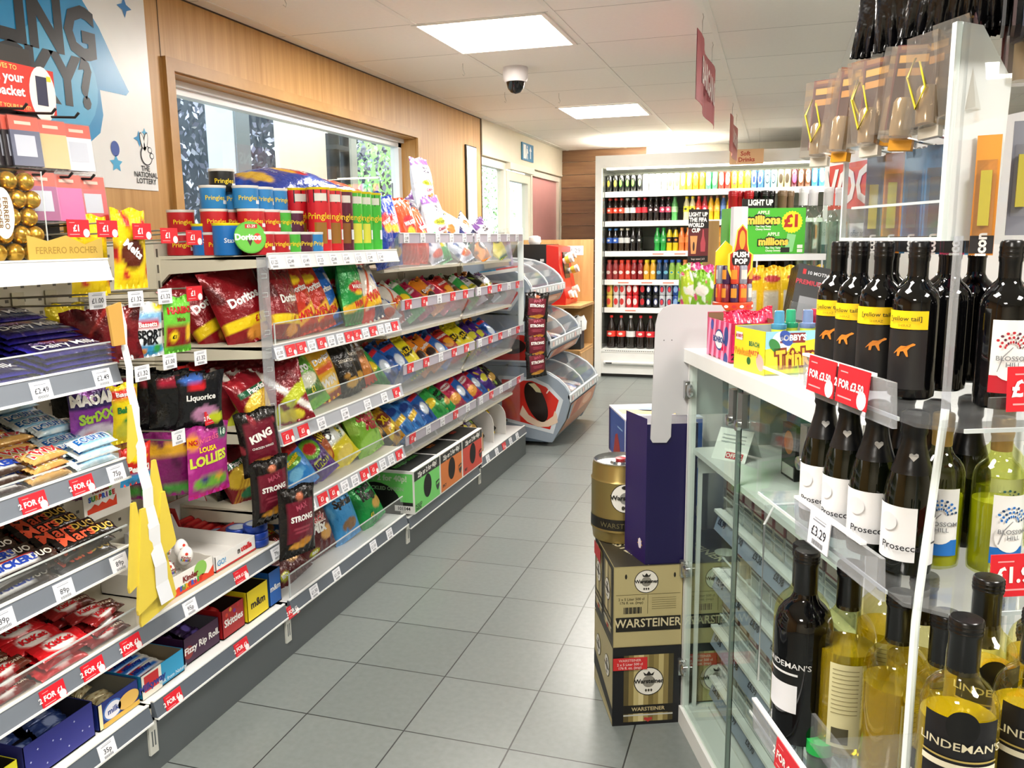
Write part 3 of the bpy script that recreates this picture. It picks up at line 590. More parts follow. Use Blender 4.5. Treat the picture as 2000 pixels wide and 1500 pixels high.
 'mixp': dict(b='41207c', s=[('n', 'e2b92c', 6, .9, 1), ('e', .5, .5, .28, .12, 'd8d43a'), ('n', '7a3cae', 5, 1, 3)]),
 'mixb': dict(b='1f5fb4', s=[('n', '123a7c', 5, .6, 2), ('e', .5, .45, .2, .16, 'd9e6f2'), ('r', .2, .78, .8, .88, 'd3202a')]),
 'mixk': dict(b='1a1712', s=[('n', '8aa83a', 6, .9, 2), ('e', .5, .4, .3, .12, 'c9a04a')]),
 'mixw': dict(b='dfe2e6', s=[('n', '27457c', 6, .8, 2), ('e', .5, .2, .4, .1, 'd94a2a')]),
 'wotb': dict(b='d9a11c', s=[('e', .5, .6, .34, .16, '7c2a12'), ('n', '5c1a10', 5, .5, 2), ('d', .3, .5, .06, Y_)], t=[('XL', .5, .6, .3, Y_, 0, .05)]),
 'blu': dict(b='3f8fe0', s=[('n', '1f5fae', 6, .4, 2), ('r', .25, .35, .8, .5, 'f2c81e'), ('e', .5, .7, .26, .1, '1c3c8c')]),
}
NW = {'dor_m': 'maroon tortilla packet with yellow band', 'dor_f': 'orange red tortilla packet reading WIN', 'dor_b': 'blue tortilla packet reading WIN', 'wk_g': 'green packet with red oval',
 'wk_x': 'white and blue packet reading WIN', 'fries': 'maroon packet of yellow sticks', 'fold': 'maroon and lime snack packet turned edge on', 'bist': 'green bistro snack packet', 'dor_y': 'amber tortilla chip packet reading WIN', 'sens': 'black and gold crisp packet',
 'sensb': 'brown and copper crisp packet', 'mm_b': 'blue puffed snack packet', 'mm_p': 'purple puffed snack packet with green monster face', 'chip': 'burnt orange stick snack packet', 'ysal': 'yellow and white crisp packet', 'snk_g': 'lime green snack mix packet', 'snk_b': 'brown snack mix packet with yellow top',
 'win': 'blue snack packet reading WIN', 'spir': 'sky blue spirals packet', 'ring': 'green onion ring packet', 'strong': 'black and maroon crisp packet', 'king': 'black and maroon packet with slanted white word', 'wkb': 'royal blue crisp bag with red oval', 'wkr': 'orange red crisp bag with red oval',
 'nut': 'white and purple pork crackling bag', 'kp': 'navy and silver nut bag', 'mixg': 'green crisp packet', 'mixo': 'orange and black tortilla packet', 'mixm': 'magenta crisp packet', 'mixr': 'deep red crisp packet', 'mixy': 'bright yellow crisp packet', 'mixp': 'purple and gold snack packet', 'mixb': 'blue crisp packet', 'mixk': 'black snack packet', 'mixw': 'silver white crisp packet', 'wotb': 'gold and brown snack packet', 'blu': 'light blue packet with yellow patch'}
USED = {}
def crisp(key, x, y, z, yaw=0, lean=-14, roll=0, w=.16, h=.21, d=.06, where='', var=0, group=None, nm='crisp_packet', cat='crisps', full=None):
    me = packet('%s%.2f%.2f' % (key, w, h), DS[key], w, h, d, var)
    lab = full or '%s, %s' % (NW[key], where)
    lab = lab.replace('in the dark back row of', 'in the back row of')
    USED[lab] = USED.get(lab, 0)+1
    return put(me, nm, (x, y, z), (radians(lean), radians(roll), radians(90+yaw)), lab, cat, group or 'crisp and snack packets on the shelves')
X1 = XF-.05
# shelf of triangle crisps
g = 'packets on the triangle crisp shelf'
for a in (('dor_m', -1.74, 2.24, -30, -20, -32, .20, .25, 'leaning at the shelf back, leftmost'), ('dor_m', -1.64, 2.25, -24, -22, -26, .19, .25, 'behind the clear hanging strip, second'), ('dor_m', -1.55, 2.26, -20, -15, -14, .20, .25, 'at the shelf front beside the clear hanging strip'),
          ('dor_m', -1.485, 2.335, 4, -12, 6, .19, .23, 'facing the aisle, front of the triangle crisp shelf'), ('dor_f', -1.49, 2.45, -8, -16, -8, .17, .23, 'on the triangle crisp shelf beside the maroon packets'), ('dor_f', -1.50, 2.575, -6, -18, -10, .18, .23, 'on the triangle crisp shelf beside the blue one'),
          ('dor_b', -1.52, 2.67, -8, -16, -8, .16, .22, 'on the triangle crisp shelf'), ('wk_g', -1.56, 2.78, -10, -10, -4, .15, .26, 'behind its twin at the triangle crisp shelf'), ('wk_g', -1.485, 2.79, 4, -8, 2, .17, .25, 'standing upright at the triangle crisp shelf front'), ('wk_x', -1.48, 2.935, -4, -14, -8, .185, .22, 'at the far end of the triangle crisp shelf')):
    crisp(a[0], a[1], a[2], .987, a[3], a[4], a[5], a[6], a[7], .075, a[8], group=g, var=int(a[2]*7) % 3)
for i, k in enumerate(('dor_m', 'dor_f', 'mixk', 'wk_g', 'mixk', 'mixr')): crisp(k, -1.70, 2.36+i*.12, .987, -8, -10, -5, .17, .22, .06, '%s in the dark back row of the triangle crisp shelf' % ORD[i], group=g)
# large bag shelf
g = 'packets on the large bag shelf'
for i in range(6): crisp('fold', -1.76+.062*i, 2.20+.012*i, .725, -62, -10, -14, .17, .20, .05, '%s of the row behind the clear strip' % ORD[i], group=g, var=i % 3)
for a in (('fries', -1.50, 2.235, -10, -22, -16, .16, .19, 'nearest on the large bag shelf, lying low'), ('fries', -1.55, 2.36, -10, -20, -16, .18, .23, 'second on the large bag shelf, leaning back'), ('bist', -1.50, 2.505, -6, -26, -14, .19, .24, 'on the large bag shelf'),
          ('dor_y', -1.52, 2.645, -8, -14, -14, .16, .26, 'on the large bag shelf'), ('sens', -1.50, 2.775, -4, -20, -6, .14, .23, 'on the large bag shelf, left of the two'), ('sens', -1.53, 2.865, -6, -18, -6, .14, .25, 'on the large bag shelf, right of the two'), ('sensb', -1.53, 2.955, -8, -26, -12, .15, .24, 'at the far end of the large bag shelf')):
    crisp(a[0], a[1], a[2], .724, a[3], a[4], a[5], a[6], a[7], .08, a[8], group=g)
for i, k in enumerate(('mixr', 'mixk', 'mixk', 'bist', 'mixk', 'sens', 'mixk')): crisp(k, -1.70, 2.24+i*.115, .724, -8, -12, -8, .16, .21, .06, '%s in the back row of the large bag shelf' % ORD[i], group=g)
# puffed snack shelf
g = 'packets on the puffed snack shelf'
for a in (('fries', -1.60, 2.26, -20, -24, -16, .15, .19, 'behind the hanging black packets, puffed snack shelf'), ('mm_b', -1.48, 2.385, -12, -22, -22, .15, .17, 'nearest on the puffed snack shelf'), ('mm_p', -1.485, 2.515, -6, -38, -16, .20, .19, 'on the puffed snack shelf'), ('chip', -1.53, 2.62, -8, -26, -18, .15, .21, 'on the puffed snack shelf'), ('ysal', -1.50, 2.73, -8, -30, -22, .16, .24, 'on the puffed snack shelf'),
          ('snk_g', -1.49, 2.90, -2, -22, -8, .20, .24, 'facing the aisle on the puffed snack shelf'), ('mixo', -1.53, 3.0, -8, -30, -14, .14, .19, 'at the far end of the puffed snack shelf')):
    crisp(a[0], a[1], a[2], .47, a[3], a[4], a[5], a[6], a[7], .085, a[8], group=g, var=1)
for i, k in enumerate(('mixk', 'chip', 'mixy', 'ysal', 'snk_g', 'snk_g', 'chip')): crisp(k, -1.68, 2.28+i*.11, .47, -8, -14, -8, .16, .19, .06, '%s in the back row of the puffed snack shelf' % ORD[i], group=g)
# bottom shelf
g = 'packets on the bottom shelf of the crisp bay'
for a in (('snk_b', -1.49, 2.31, -4, -52, -10, .20, .24, 'lying at the near end of the bottom shelf'), ('win', -1.55, 2.42, -8, -50, -14, .18, .22, 'lying second on the bottom shelf'), ('snk_b', -1.52, 2.52, -10, -16, -8, .19, .25, 'standing behind the rail of the bottom shelf'), ('spir', -1.50, 2.70, -8, -18, -8, .16, .24, 'on the bottom shelf'), ('ring', -1.56, 2.84, -8, -16, -8, .16, .22, 'behind its twin on the bottom shelf'), ('ring', -1.49, 2.90, -2, -26, -12, .18, .22, 'at the front of the bottom shelf')):
    crisp(a[0], a[1], a[2], .183, a[3], a[4], a[5], a[6], a[7], .085, a[8], group=g, var=2)
for i, k in enumerate(('snk_b', 'win', 'snk_b', 'mixy', 'mixk', 'mixk')): crisp(k, -1.69, 2.28+i*.13, .18, -8, -12, -8, .17, .20, .06, '%s in the back row of the bottom shelf' % ORD[i], group=g)
# two hanging clip strips with black and maroon packets
def clip_strip(x, y, z0, z1, label):
    m = MB(); m.box(-.001, .001, -.022, .022, z0, z1, ACRS); n = int((z1-z0)/.055)
    for i in range(n):
        z = z0+.03+i*.055; m.tube([(.0015, -.008, z), (.0015, .012, z), (.0015, .012, z+.012), (.0015, -.008, z+.012)], .0008, ACRE, 4)
    m.obj('clip_strip', None, (x, y, 0), (0, 0, radians(-12)), label=label, cat='hanging strip')
clip_strip(-1.425, 2.13, .50, 1.25, 'clear notched hanging strip in front of the crisp bay, with black packets below')
clip_strip(-1.40, 4.80, .50, 1.0, 'clear hanging strip at the far end of the crisp shelving')
g = 'black and maroon packets on the near hanging strip'
for a in (('king', -1.44, 2.10, .612, -34, 4, -8, .13, .20, 'top of the near hanging strip'), ('strong', -1.42, 2.09, .468, -20, 6, -4, .14, .20, 'middle of the near hanging strip'), ('strong', -1.35, 2.11, .358, -14, 0, 2, .15, .215, 'bottom of the near hanging strip, in front')):
    crisp(a[0], a[1], a[2], a[3], a[4], a[5], a[6], a[7], a[8], .05, a[9], group=g)
g = 'black and maroon packets on the far hanging strip'
for i, z in enumerate((.81, .69, .585, .47)):
    crisp('strong', -1.36, 4.80+.01*i, z, -60+6*i, 3, 4-3*i, .15, .175, .05, '%s from the top on the far hanging strip' % ORD[i], group=g, var=i % 2)
# far bays, four tiers of clear bins
rn = random.Random(4)
rows = [(.915, 'second bin tier', ['mixr', 'mixw', 'wk_x', 'mixg', 'mixm', 'mixo', 'mixm', 'mixr', 'sensb', 'mixg', 'nut', 'mixk', 'nut']),
        (.65, 'third bin tier', ['mixg', 'mixb', 'mixb', 'mixy', 'mixo', 'mixo', 'mixb', 'mixr', 'mixy', 'mixy', 'mixp', 'mixp', 'mixb']),
        (.385, 'fourth bin tier', ['mixk', 'wotb', 'blu', 'blu', 'mixb', 'mixg', 'ring', 'mixm', 'mixb', 'mixm', 'mixb', 'mixp', 'mixk'])]
for z, nm, keys in rows:
    for i, k in enumerate(keys):
        yy = 3.13+i*.128
        crisp(k, XF-.13, yy, z+.035, -6+rn.uniform(-6, 6), -42+rn.uniform(-6, 6), -18+rn.uniform(-8, 8), .145, .20, .07, '%s from the near end of the %s' % (ORD[i], nm), group='packets in the %s' % nm, var=i % 3)
    for i in range(0, 12):
        k = keys[(i*5+2) % 13]; yy = 3.16+i*.135
        crisp(k, XF-.27, yy, z+.01, -6+rn.uniform(-8, 8), -20+rn.uniform(-6, 6), rn.uniform(-14, 4), .15, .19, .065, '%s in the back row of the %s' % (ORD[i], nm), group='packets in the %s' % nm, var=(i+1) % 3)
g = 'packets in the top bin tier'
for a in (('wkb', -1.49, 3.07, 1.185, 6, -6, -4, .19, .30, 'nearest, overhanging the end of the top tier'), ('wkb', -1.52, 3.20, 1.19, -4, -8, -2, .19, .29, 'second on the top tier'), ('wkr', -1.52, 3.37, 1.19, -4, -10, 2, .20, .29, 'left of the orange pair on the top tier'), ('wkr', -1.53, 3.54, 1.19, -2, -14, 4, .17, .26, 'right of the orange pair on the top tier'),
          ('mixw', -1.50, 3.66, 1.19, -2, -30, -10, .15, .19, 'low beside the orange bags on the top tier'), ('mixg', -1.50, 3.76, 1.19, -2, -34, -10, .15, .18, 'low in the middle of the top tier'), ('nut', -1.64, 3.86, 1.43, -6, -8, -2, .17, .26, 'topmost of the pile, against the wall'), ('nut', -1.57, 3.85, 1.24, -4, -10, -4, .19, .27, 'upright in front of the pile on the top tier'), ('nut', -1.62, 4.06, 1.33, -10, -30, -38, .17, .27, 'slumped to the right on the pile'),
          ('nut', -1.60, 4.26, 1.30, -10, -36, -52, .18, .30, 'lying across the pile on the top tier'), ('kp', -1.53, 4.22, 1.24, 0, -24, -60, .17, .26, 'tipped over below the white bags'), ('kp', -1.58, 4.45, 1.22, 0, -20, -34, .16, .24, 'at the right of the heap'), ('nut', -1.55, 4.60, 1.19, 0, -16, -24, .16, .24, 'small, at the far end of the top tier'), ('mixw', -1.49, 4.05, 1.19, 0, -48, -10, .16, .20, 'lying below the nut bags'), ('mixo', -1.49, 4.32, 1.19, 0, -44, -10, .14, .18, 'lying near the far end of the top tier'), ('mixy', -1.49, 4.62, 1.19, 0, -40, -10, .14, .17, 'lying at the far end of the top tier')):
    crisp(a[0], a[1], a[2], a[3], a[4], a[5], a[6], a[7], a[8], .085, a[9], group=g, var=1)
for i in range(9): crisp(('mixr', 'mixk', 'mixr', 'sensb', 'mixm')[i % 5], -1.70, 3.2+i*.17, 1.19, -6, -10, -4, .16, .18, .06, '%s in the back row of the top tier' % ORD[i], group=g)
# two big bags laid over the tubes
me = packet('wkbig', DS['wkb'], .26, .42, .10, 0); o = put(me, 'crisp_packet', (-1.70, 2.44, 1.475), (radians(-88), 0, radians(0)), 'big blue crisp bag lying on top of the tubs, under the window', 'crisps')
o.rotation_euler = Matrix(((-.94, -.34, .06), (.06, .06, .995), (-.34, .94, -.06))).transposed().to_euler() if False else Euler((radians(-84), radians(12), radians(-4)))
me = packet('wkrbig', DS['wkr'], .24, .36, .09, 0); put(me, 'crisp_packet', (-1.74, 2.72, 1.475), (radians(-84), radians(10), radians(-6)), 'big orange red crisp bag lying behind the tall tubes', 'crisps')
# ---------------------------------------------------------------- chocolate and sweets
CAN = 'packets of chocolate on the near shelves'
BD = {
 'milk': dict(b='1e1448', bk='1e1448', s=[('r', .04, .3, .3, .55, '7c1c2c'), ('r', 0, 0, 1, .03, '2f2aa0'), ('r', .94, 0, 1, 1, '2a2290'), ('e', .22, .60, .13, .06, '9a5a2c'), ('r', .74, .84, .84, .9, 'e9efe9')], t=[('Dairy Milk', .52, .50, .42, W1, 90, .01), ('Cadbury', .26, .28, .2, 'b89ad8', 90, 0)]),
 'snick': dict(b='3b2a22', s=[('r', .18, .12, .82, .80, W1), ('r', .14, .10, .20, .80, 'c22a2a')], t=[('SNICKERS', .5, .46, .66, '2340a0', 90, .05)]),
 'sduo': dict(b='241a18', s=[('r', .22, .06, .80, .66, W1), ('r', .16, .06, .24, .66, 'c22a2a'), ('r', 0, .86, 1, 1, '3a2a20')], t=[('SNICKERS', .5, .36, .56, '2340a0', 90, .05), ('DUO', .5, .77, .5, 'd9d2c4', 90, .03)]),
 'mars': dict(b='16110f', s=[('n', '241a14', 5, .9, 1), ('r', .05, .1, .12, .9, '8a2a1a')], t=[('Mars', .45, .33, .95, 'e0583a', 90, .02), ('DUO', .5, .76, .6, 'd9b24a', 90, .03)]),
 'twix': dict(b='c99a52', s=[('n', 'e3bf7a', 6, .7, 1), ('r', .2, .2, .8, .7, 'd8b070')], t=[('TWIX', .5, .46, .85, 'f4efe4', 90, .09), ('TWIX', .5, .46, .82, 'd3202a', 90, .03)]),
 'bounty': dict(b='bcdcec', s=[('n', 'e9f2f4', 6, .3, 1), ('r', 0, .0, 1, .12, 'd9e6ea'), ('r', .15, .15, .85, .85, '8cc4e6')], t=[('BOUNTY', .5, .5, .62, 'f6f8fa', 90, .09), ('BOUNTY', .5, .5, .6, '1f63ae', 90, .04)]),
 'kk': dict(b='c2161e', s=[('e', .5, .48, .40, .28, 'f3ede8'), ('n', 'a01018', 4, 1.1, 1)], t=[('KitKat', .5, .48, .40, 'd3202a', 90, .05)]),
 'kkc': dict(b='8a1a1c', s=[('e', .5, .42, .42, .22, 'f3ede8'), ('r', 0, .66, 1, 1, '5c2a1c')], t=[('KitKat', .5, .42, .50, 'd3202a', 90, .05), ('CHUNKY', .5, .80, .3, 'e9d8c0', 90, .03)]),
 'mway': dict(b='e6e4da', s=[('r', .1, .12, .5, .55, 'c22a2a'), ('r', .5, .1, .9, .9, '2f6fc0')], t=[('Milkyway', .5, .5, .5, '23368c', 90, .05)]),
 'red': dict(b='a8181c', s=[('n', '7c1014', 5, .6, 1), ('r', .3, .2, .7, .7, 'c83a34')]),
 'plum': dict(b='2c1c3c', s=[('n', '4a3462', 6, .8, 1), ('e', .5, .5, .3, .2, '6a5aa8')]),
 'navy': dict(b='26386e', s=[('n', '52659c', 7, .5, 1), ('e', .5, .5, .3, .2, '8a98c0')]),
 'gold': dict(b='8a5a2c', s=[('n', '3a2418', 6, .6, 1), ('e', .5, .5, .3, .2, 'd9b070')]),
 'cream': dict(b='cbbd94', s=[('n', '8a6a3a', 6, .6, 1)]),
}
BN = {'milk': 'purple milk chocolate slab', 'snick': 'brown and white nougat bar', 'sduo': 'dark twin nougat bar', 'mars': 'black twin caramel bar', 'twix': 'gold biscuit finger bar', 'bounty': 'pale blue coconut bar', 'kk': 'red wafer bar', 'kkc': 'maroon chunky wafer bar', 'mway': 'white and red nougat bar', 'red': 'small red chocolate bar', 'plum': 'dark purple sweet roll packet', 'navy': 'navy wrapped biscuit', 'gold': 'brown and gold sweet packet', 'cream': 'cream wrapped biscuit'}
def bar(key, x, y, z, where, tau=20, w=.035, L=.11, h=.018, skew=0, flat=6, group=CAN, var=0, gp=.25, nm='chocolate_bar', cat='chocolate'):
    """a bar lying with its length along the aisle, face up and turned towards the aisle by tau"""
    me = packet('b%s%.3f%.3f' % (key, w, L), BD[key], w, L, h, var, 10, 18, flat, gp, .05, wr=.4)
    t = radians(tau)
    R = Matrix(((cos(t), -sin(t), 0), (0, 0, 1), (-sin(t), -cos(t), 0)))
    # columns: x_loc, y_loc, z_loc
    R = Matrix(((cos(t), -sin(t), 0), (0, 0, 1.), (-sin(t), -cos(t), 0)))
    R = Matrix.Rotation(radians(skew), 3, 'Z') @ R
    lab = '%s, %s' % (BN[key], where)
    return put(me, nm, (x, y, z), R.to_euler(), lab, cat, group)
# purple slabs
for (sx, sy, n, nm) in ((-1.475, 1.345, 4, 'front right stack'), (-1.575, 1.35, 7, 'second stack back'), (-1.68, 1.36, 9, 'third stack back'), (-1.78, 1.40, 9, 'rearmost stack'), (-1.475, 1.125, 2, 'low front left stack'), (-1.59, 1.13, 6, 'left middle stack'), (-1.70, 1.14, 8, 'left rear stack')):
    for i in range(n): bar('milk', sx, sy+.002*(i % 3), 1.034+.0125*i, '%s from the bottom of the %s' % (ORD[i], nm), 14, .092, .195, .015, ((i*37) % 5-2)*.8, 14, 'purple chocolate slabs in stacks', 0, .12)
# long bars on the third shelf
for k, y0, rows_, name in (('snick', 1.16, 9, 'nougat pile'), ('twix', 1.285, 8, 'gold finger pile'), ('bounty', 1.405, 10, 'coconut pile')):
    for i in range(rows_):
        for j in range(2+min(2, i//3) if i else 3):
            L = {'snick': .115, 'twix': .105, 'bounty': .12}[k]
            bar(k, -1.455-.036*i, y0+(.008*sin(i*2.1+j)), .814+.020*j+.009*i, '%s layer of row %d back in the %s' % (ORD[j], i+1, name), 26 if k != 'twix' else 20+14*sin(i*1.7), .042, L, .022, 9*sin(i*1.3+j) if k == 'twix' else 2.5*sin(i+j), 6, 'bars in the %s' % name, i % 2)
# twin bars on the fourth shelf
for k, y0, n, name in (('sduo', 1.125, 8, 'dark nougat pile'), ('mars', 1.335, 8, 'black caramel pile')):
    for i in range(n):
        for j in range(3):
            bar(k, -1.455-.040*i, y0+(.03 if k == 'sduo' else 0)+.01*sin(i*1.9+j), .606+.022*j+.007*i, '%s layer of row %d back in the %s' % (ORD[j], i+1, name), 32, .046, .17 if k == 'sduo' else .16, .021, 4*sin(i*1.3+2*j), 5, 'twin bars in the %s' % name, (i+j) % 2)
bar('gold', -1.47, 1.075, .60, 'at the far left of the twin bar shelf', 20, .05, .06, .03, 0)
# red wafer bars on the fifth shelf
for i in range(7):
    for j in range(3): bar('kk', -1.46-.052*i, 1.255+.012*sin(i*2+j), .398+.019*j+.010*i, '%s layer of row %d back in the red wafer pile' % (ORD[j], i+1), 20, .058, .125, .017, 5*sin(i+j*2), 8, 'red wafer bars on the fifth shelf', i % 2)
for i in range(8):
    for j in range(3): bar('kkc', -1.455-.042*i, 1.395+.016*sin(i*1.3+j), .40+.022*j+.009*i, '%s layer of row %d back in the chunky wafer pile' % (ORD[j], i+1), 20, .038, .12, .021, 14*sin(i*2.1+j), 5, 'chunky wafer bars on the fifth shelf', (i+j) % 2)
for i in range(6):
    for j in range(3): bar('kkc', -1.455-.042*i, 1.13+.012*sin(i*2.3+j), .398+.021*j+.005*i, '%s layer of row %d back, left of the wafer shelf' % (ORD[j], i+1), 20, .038, .115, .021, 10*sin(i*1.7+j), 5, 'chunky wafer bars on the fifth shelf', (i+j) % 2)
# ---- open cartons on the bottom shelf and the middle shelf
def carton(x0, x1, y0, y1, z, h, out, inn, label, hb=None, hf=None, words=None, wc=W1, ws=.03, side=None, extra=None, rz=0, name='display_box', cut=None, swords=None):
    """open topped carton: back wall hb high, aisle wall hf high, sides sloping between"""
    hb = hb or h; hf = hf or h; t = .0015; w, l = x1-x0, y1-y0
    root = put(None, name, ((x0+x1)/2, (y0+y1)/2, z), (0, 0, radians(rz)), label, 'box')
    mo, mi = M(out, .42), M(inn, .6); m = MB(); X, Y = w/2, l/2
    m.box(-X, X, -Y, Y, 0, .003, mi)
    m.box(X-t, X, -Y, Y, 0, hf, mo); m.box(X-t-.0006, X-t, -Y+t, Y-t, .003, hf-.001, mi)
    m.box(-X, -X+t, -Y, Y, 0, hb, mo); m.box(-X+t, -X+t+.0006, -Y+t, Y-t, .003, hb-.001, mi)
    c = cut if cut is not None else X*.3
    for s in (-1, 1):
        p = [(-X, 0), (X, 0), (X, hf), (c, hf), (c-.02, hb), (-X, hb)]
        m.prism(p, 'y', s*Y, s*(Y-t), mo); p2 = [(-X+t, .003), (X-t, .003), (X-t, hf-.001), (c-.001, hf-.001), (c-.022, hb-.001), (-X+t, hb-.001)]
        m.prism(p2, 'y', s*(Y-t), s*(Y-t-.0006), mi)
    f = Fr(m, (X, 0, hf/2), (0, 1, 0), (0, 0, 1), .0005)
    if words: f.text(words, 0, 0, ws, M(wc), 2, .03)
    if extra: extra(f, l, hf)
    f2 = Fr(m, (-X*.1, -Y, hb*.45), (1, 0, 0), (0, 0, 1), .0005)
    if swords: [f2.text(s, 0, hb*.22-ws*1.15*i, ws, M(wc), 2, .03) for i, s in enumerate(swords)]
    if side: side(f2, w, hb)
    m.obj('carton', root); return root
ZB = .181
def star_pat(f, l, h):
    for i in range(9): f.star(-l*.42+i*l*.105, h*.3*sin(i*2.3), .003, M('c9d0f0'), 1, 4, .4)
carton(-1.74, -1.45, 1.10, 1.19, ZB, .07, 'e6df2c', '26221a', 'yellow and black carton cut off at the left of the bottom shelf')
carton(-1.76, -1.45, 1.205, 1.392, ZB, .085, '2b2f86', '22202c', 'blue carton with tiny stars full of navy wrapped biscuits', hb=.15, extra=star_pat, cut=-.02)
def choc_side(f, l, h):
    f.rect(-l/2+.002, -h/2+.002, -l/2+.012, h/2-.002, M('f0e6b0')); f.ell(-.02, 0, .03, .024, M('4a78c0')); f.ell(-.02, 0, .026, .02, M('e9e9f2'), 2); f.ell(.03, -.002, .034, .02, M('e0b45a'), 2); f.text('milk', -.02, 0, .02, M('23408c'), 3, .03); f.rect(-l/2+.012, -h/2, l/2, -h/2+.012, M('d9b04a'), 2)
carton(-1.70, -1.45, 1.405, 1.533, ZB, .065, '1f2f7c', '8a887c', 'navy cream and yellow carton of cream wrapped biscuits', extra=choc_side)
def mw_side(f, l, h):
    f.rect(-l/2, -h/2, -l*.05, h/2, M('efeada')); f.rect(-l/2+.008, -h*.25, -l*.12, h*.42, M('c9282c'), 2); f.text('Milkyway', -l*.27, -h*.05, .025, M('23368c'), 3, .04); f.text('Milk from Natural', l*.22, -h*.3, .014, M('d9f0fa'), 2)
carton(-1.76, -1.45, 1.545, 1.70, ZB, .062, '2f9ccc', '8f7f64', 'bright blue and white carton of nougat bars', extra=mw_side)
carton(-1.76, -1.46, 1.715, 1.862, ZB, .075, '3a1138', '5d5a62', 'dark purple carton of sweet rolls on the bottom shelf', hb=.185, words='Fizzy Rip Roll.', ws=.026, swords=['Fizzy', 'Rip', 'Roll.'], cut=.06,
       extra=lambda f, l, h: f.ell(-l*.38, -.005, .018, .018, M('8c2a2a'), 1))
carton(-1.76, -1.455, 1.872, 1.974, ZB, .085, 'a81c20', '231a12', 'tall red carton of small red sweet bags on the bottom shelf', hb=.20, words='Skittles', ws=.030, cut=.04, extra=lambda f, l, h: [f.ell(-.03+.018*(i % 4), .024+.01*(i % 2), .006, .006, M(c)) for i, c in enumerate(('d8402a', 'e0a02a', '7a2a8c', 'c8202a'))])
carton(-1.76, -1.45, 1.984, 2.09, ZB, .095, 'f0d81c', '2a2413', 'yellow carton of peanut sweets', hb=.13, words='m&m', wc='2a1c14', ws=.034, cut=.08)
carton(-1.76, -1.45, 2.098, 2.16, ZB, .11, '1f62b8', '1a1a22', 'blue carton of crispy sweets beside the joint cover', hb=.15, words='m&m', wc='f2f2f2', ws=.026, cut=.08)
for i in range(14): bar('navy', -1.50-.034*(i//2), 1.215+.09*(i % 2), .195+.012*(i//2)+.016*(i % 2), 'number %s counted back in the blue starred carton' % ORD[i], 30, .042, .082, .022, 12*sin(i*2), 4, 'navy biscuits in the starred carton')
for i in range(12): bar('cream', -1.49-.030*(i//2), 1.412+.058*(i % 2), .19+.003*i, '%s back in the navy and cream carton' % ORD[i], 20, .026, .055, .018, 20*sin(i*2.1), 4, 'cream biscuits in the navy carton')
for i in range(16): bar('mway', -1.485-.031*(i//2), 1.555+.0*(i % 2), .186+.018*(i % 2)+.0045*(i//2), '%s counted back in the bright blue carton' % ORD[i], 14, .034, .132, .017, 3*sin(i*2.7), 6, 'nougat bars in the blue carton')
for i in range(14): bar('plum', -1.51-.03*(i//2), 1.725+.068*(i % 2), .19+.02*(i % 2)+.010*(i//2), '%s counted back in the dark purple carton' % ORD[i], 30, .045, .065, .02, 15*sin(i*2.7), 4, 'sweet rolls in the purple carton')
for i in range(12): bar('red', -1.50-.036*(i//2), 1.883+.04*(i % 2), .19+.02*(i % 2)+.012*(i//2), '%s counted back in the tall red carton' % ORD[i], 30, .04, .045, .024, 20*sin(i*2.7), 3, 'red sweet bags in the tall carton', nm='sweet_packet', cat='sweets')
for i in range(8): bar('gold', -1.50-.036*(i//2), 2.0+.04*(i % 2), .185+.012*(i//2), '%s counted back in the yellow carton' % ORD[i], 30, .04, .045, .024, 20*sin(i*2.7), 3, 'brown sweet bags in the yellow carton', nm='sweet_packet', cat='sweets')
# middle shelf: egg carton, nut cream tray, red tray, blue tins
def kin_side(f, l, h):
    f.poly([(-l/2, -h/2), (l/2, -h/2), (l/2, -h/2+.03)] + [(l/2-l*k/8, -h/2+(.014 if k % 2 else .022)) for k in range(1, 8)] + [(-l/2, -h/2+.012)], M('e0401c')); f.ell(l*.22, h*.2, .026, .022, M('8cc45a'), 1); f.text('Kinder', -.0, .006, .022, M('7c1414'), 3, .04)
    for i, (c, k) in enumerate(zip('SURPRISE', ('2a5ac0', '2f9a3c', 'e0a01c', 'c8281c', '2a5ac0', '7a2a8c', '2f9a3c', 'c8281c'))): f.text(c, -.04+.0115*i, -.014, .018, M(k), 3, .06)
carton(-1.66, -1.455, 1.66, 1.852, .387, .055, 'f3f1ec', 'd9d4cb', 'white and red carton of chocolate eggs on the middle shelf', hb=.06, extra=kin_side, cut=.08, name='egg_carton')
m = MB(); m.prism([(1.60, 0), (1.76, 0), (1.76, .10), (1.74, .15), (1.69, .165), (1.63, .13), (1.60, .11)], 'x', -.001, .001, M('f2efe6')); f = Fr(m, (.001, 1.66, .07), (0, 1, 0), (0, 0, 1)); kin_side(f, .10, .10)
m.obj('header_card', None, (-1.63, -.0, .60), label='white card header with coloured letters behind the black caramel bars', cat='card')
EGG = [(-.0+.0, 0)]
def egg_mesh():
    m = MB(); n = 12; pr = [(.0195*sin(pi*i/n)*(1+.12*cos(pi*i/n)), .027-.027*cos(pi*i/n)) for i in range(n+1)]; m.lathe(pr, M('f4f2ee', .25), 18, cap=False)
    for i, (c, k) in enumerate(zip('SURPRISE', ('2a5ac0', '2f9a3c', 'e0a01c', 'c8281c', '2a5ac0', '7a2a8c', '2f9a3c', 'c8281c'))):
        a = -.55+.155*i; F = Fr(m, (.0205*cos(a), .0205*sin(a), .022), (-sin(a), cos(a), 0), (0, 0, 1)); F.text(c, 0, 0, .009, M(k), 1, .05)
    F = Fr(m, (.0206, 0, .031), (0, 1, 0), (-.15, 0, 1)); F.text('Kinder', 0, 0, .009, M('7c1414'), 1, .03); F.ell(0, .010, .004, .004, M('d83a2a'))
    return m.mesh('egg')
EG = egg_mesh()
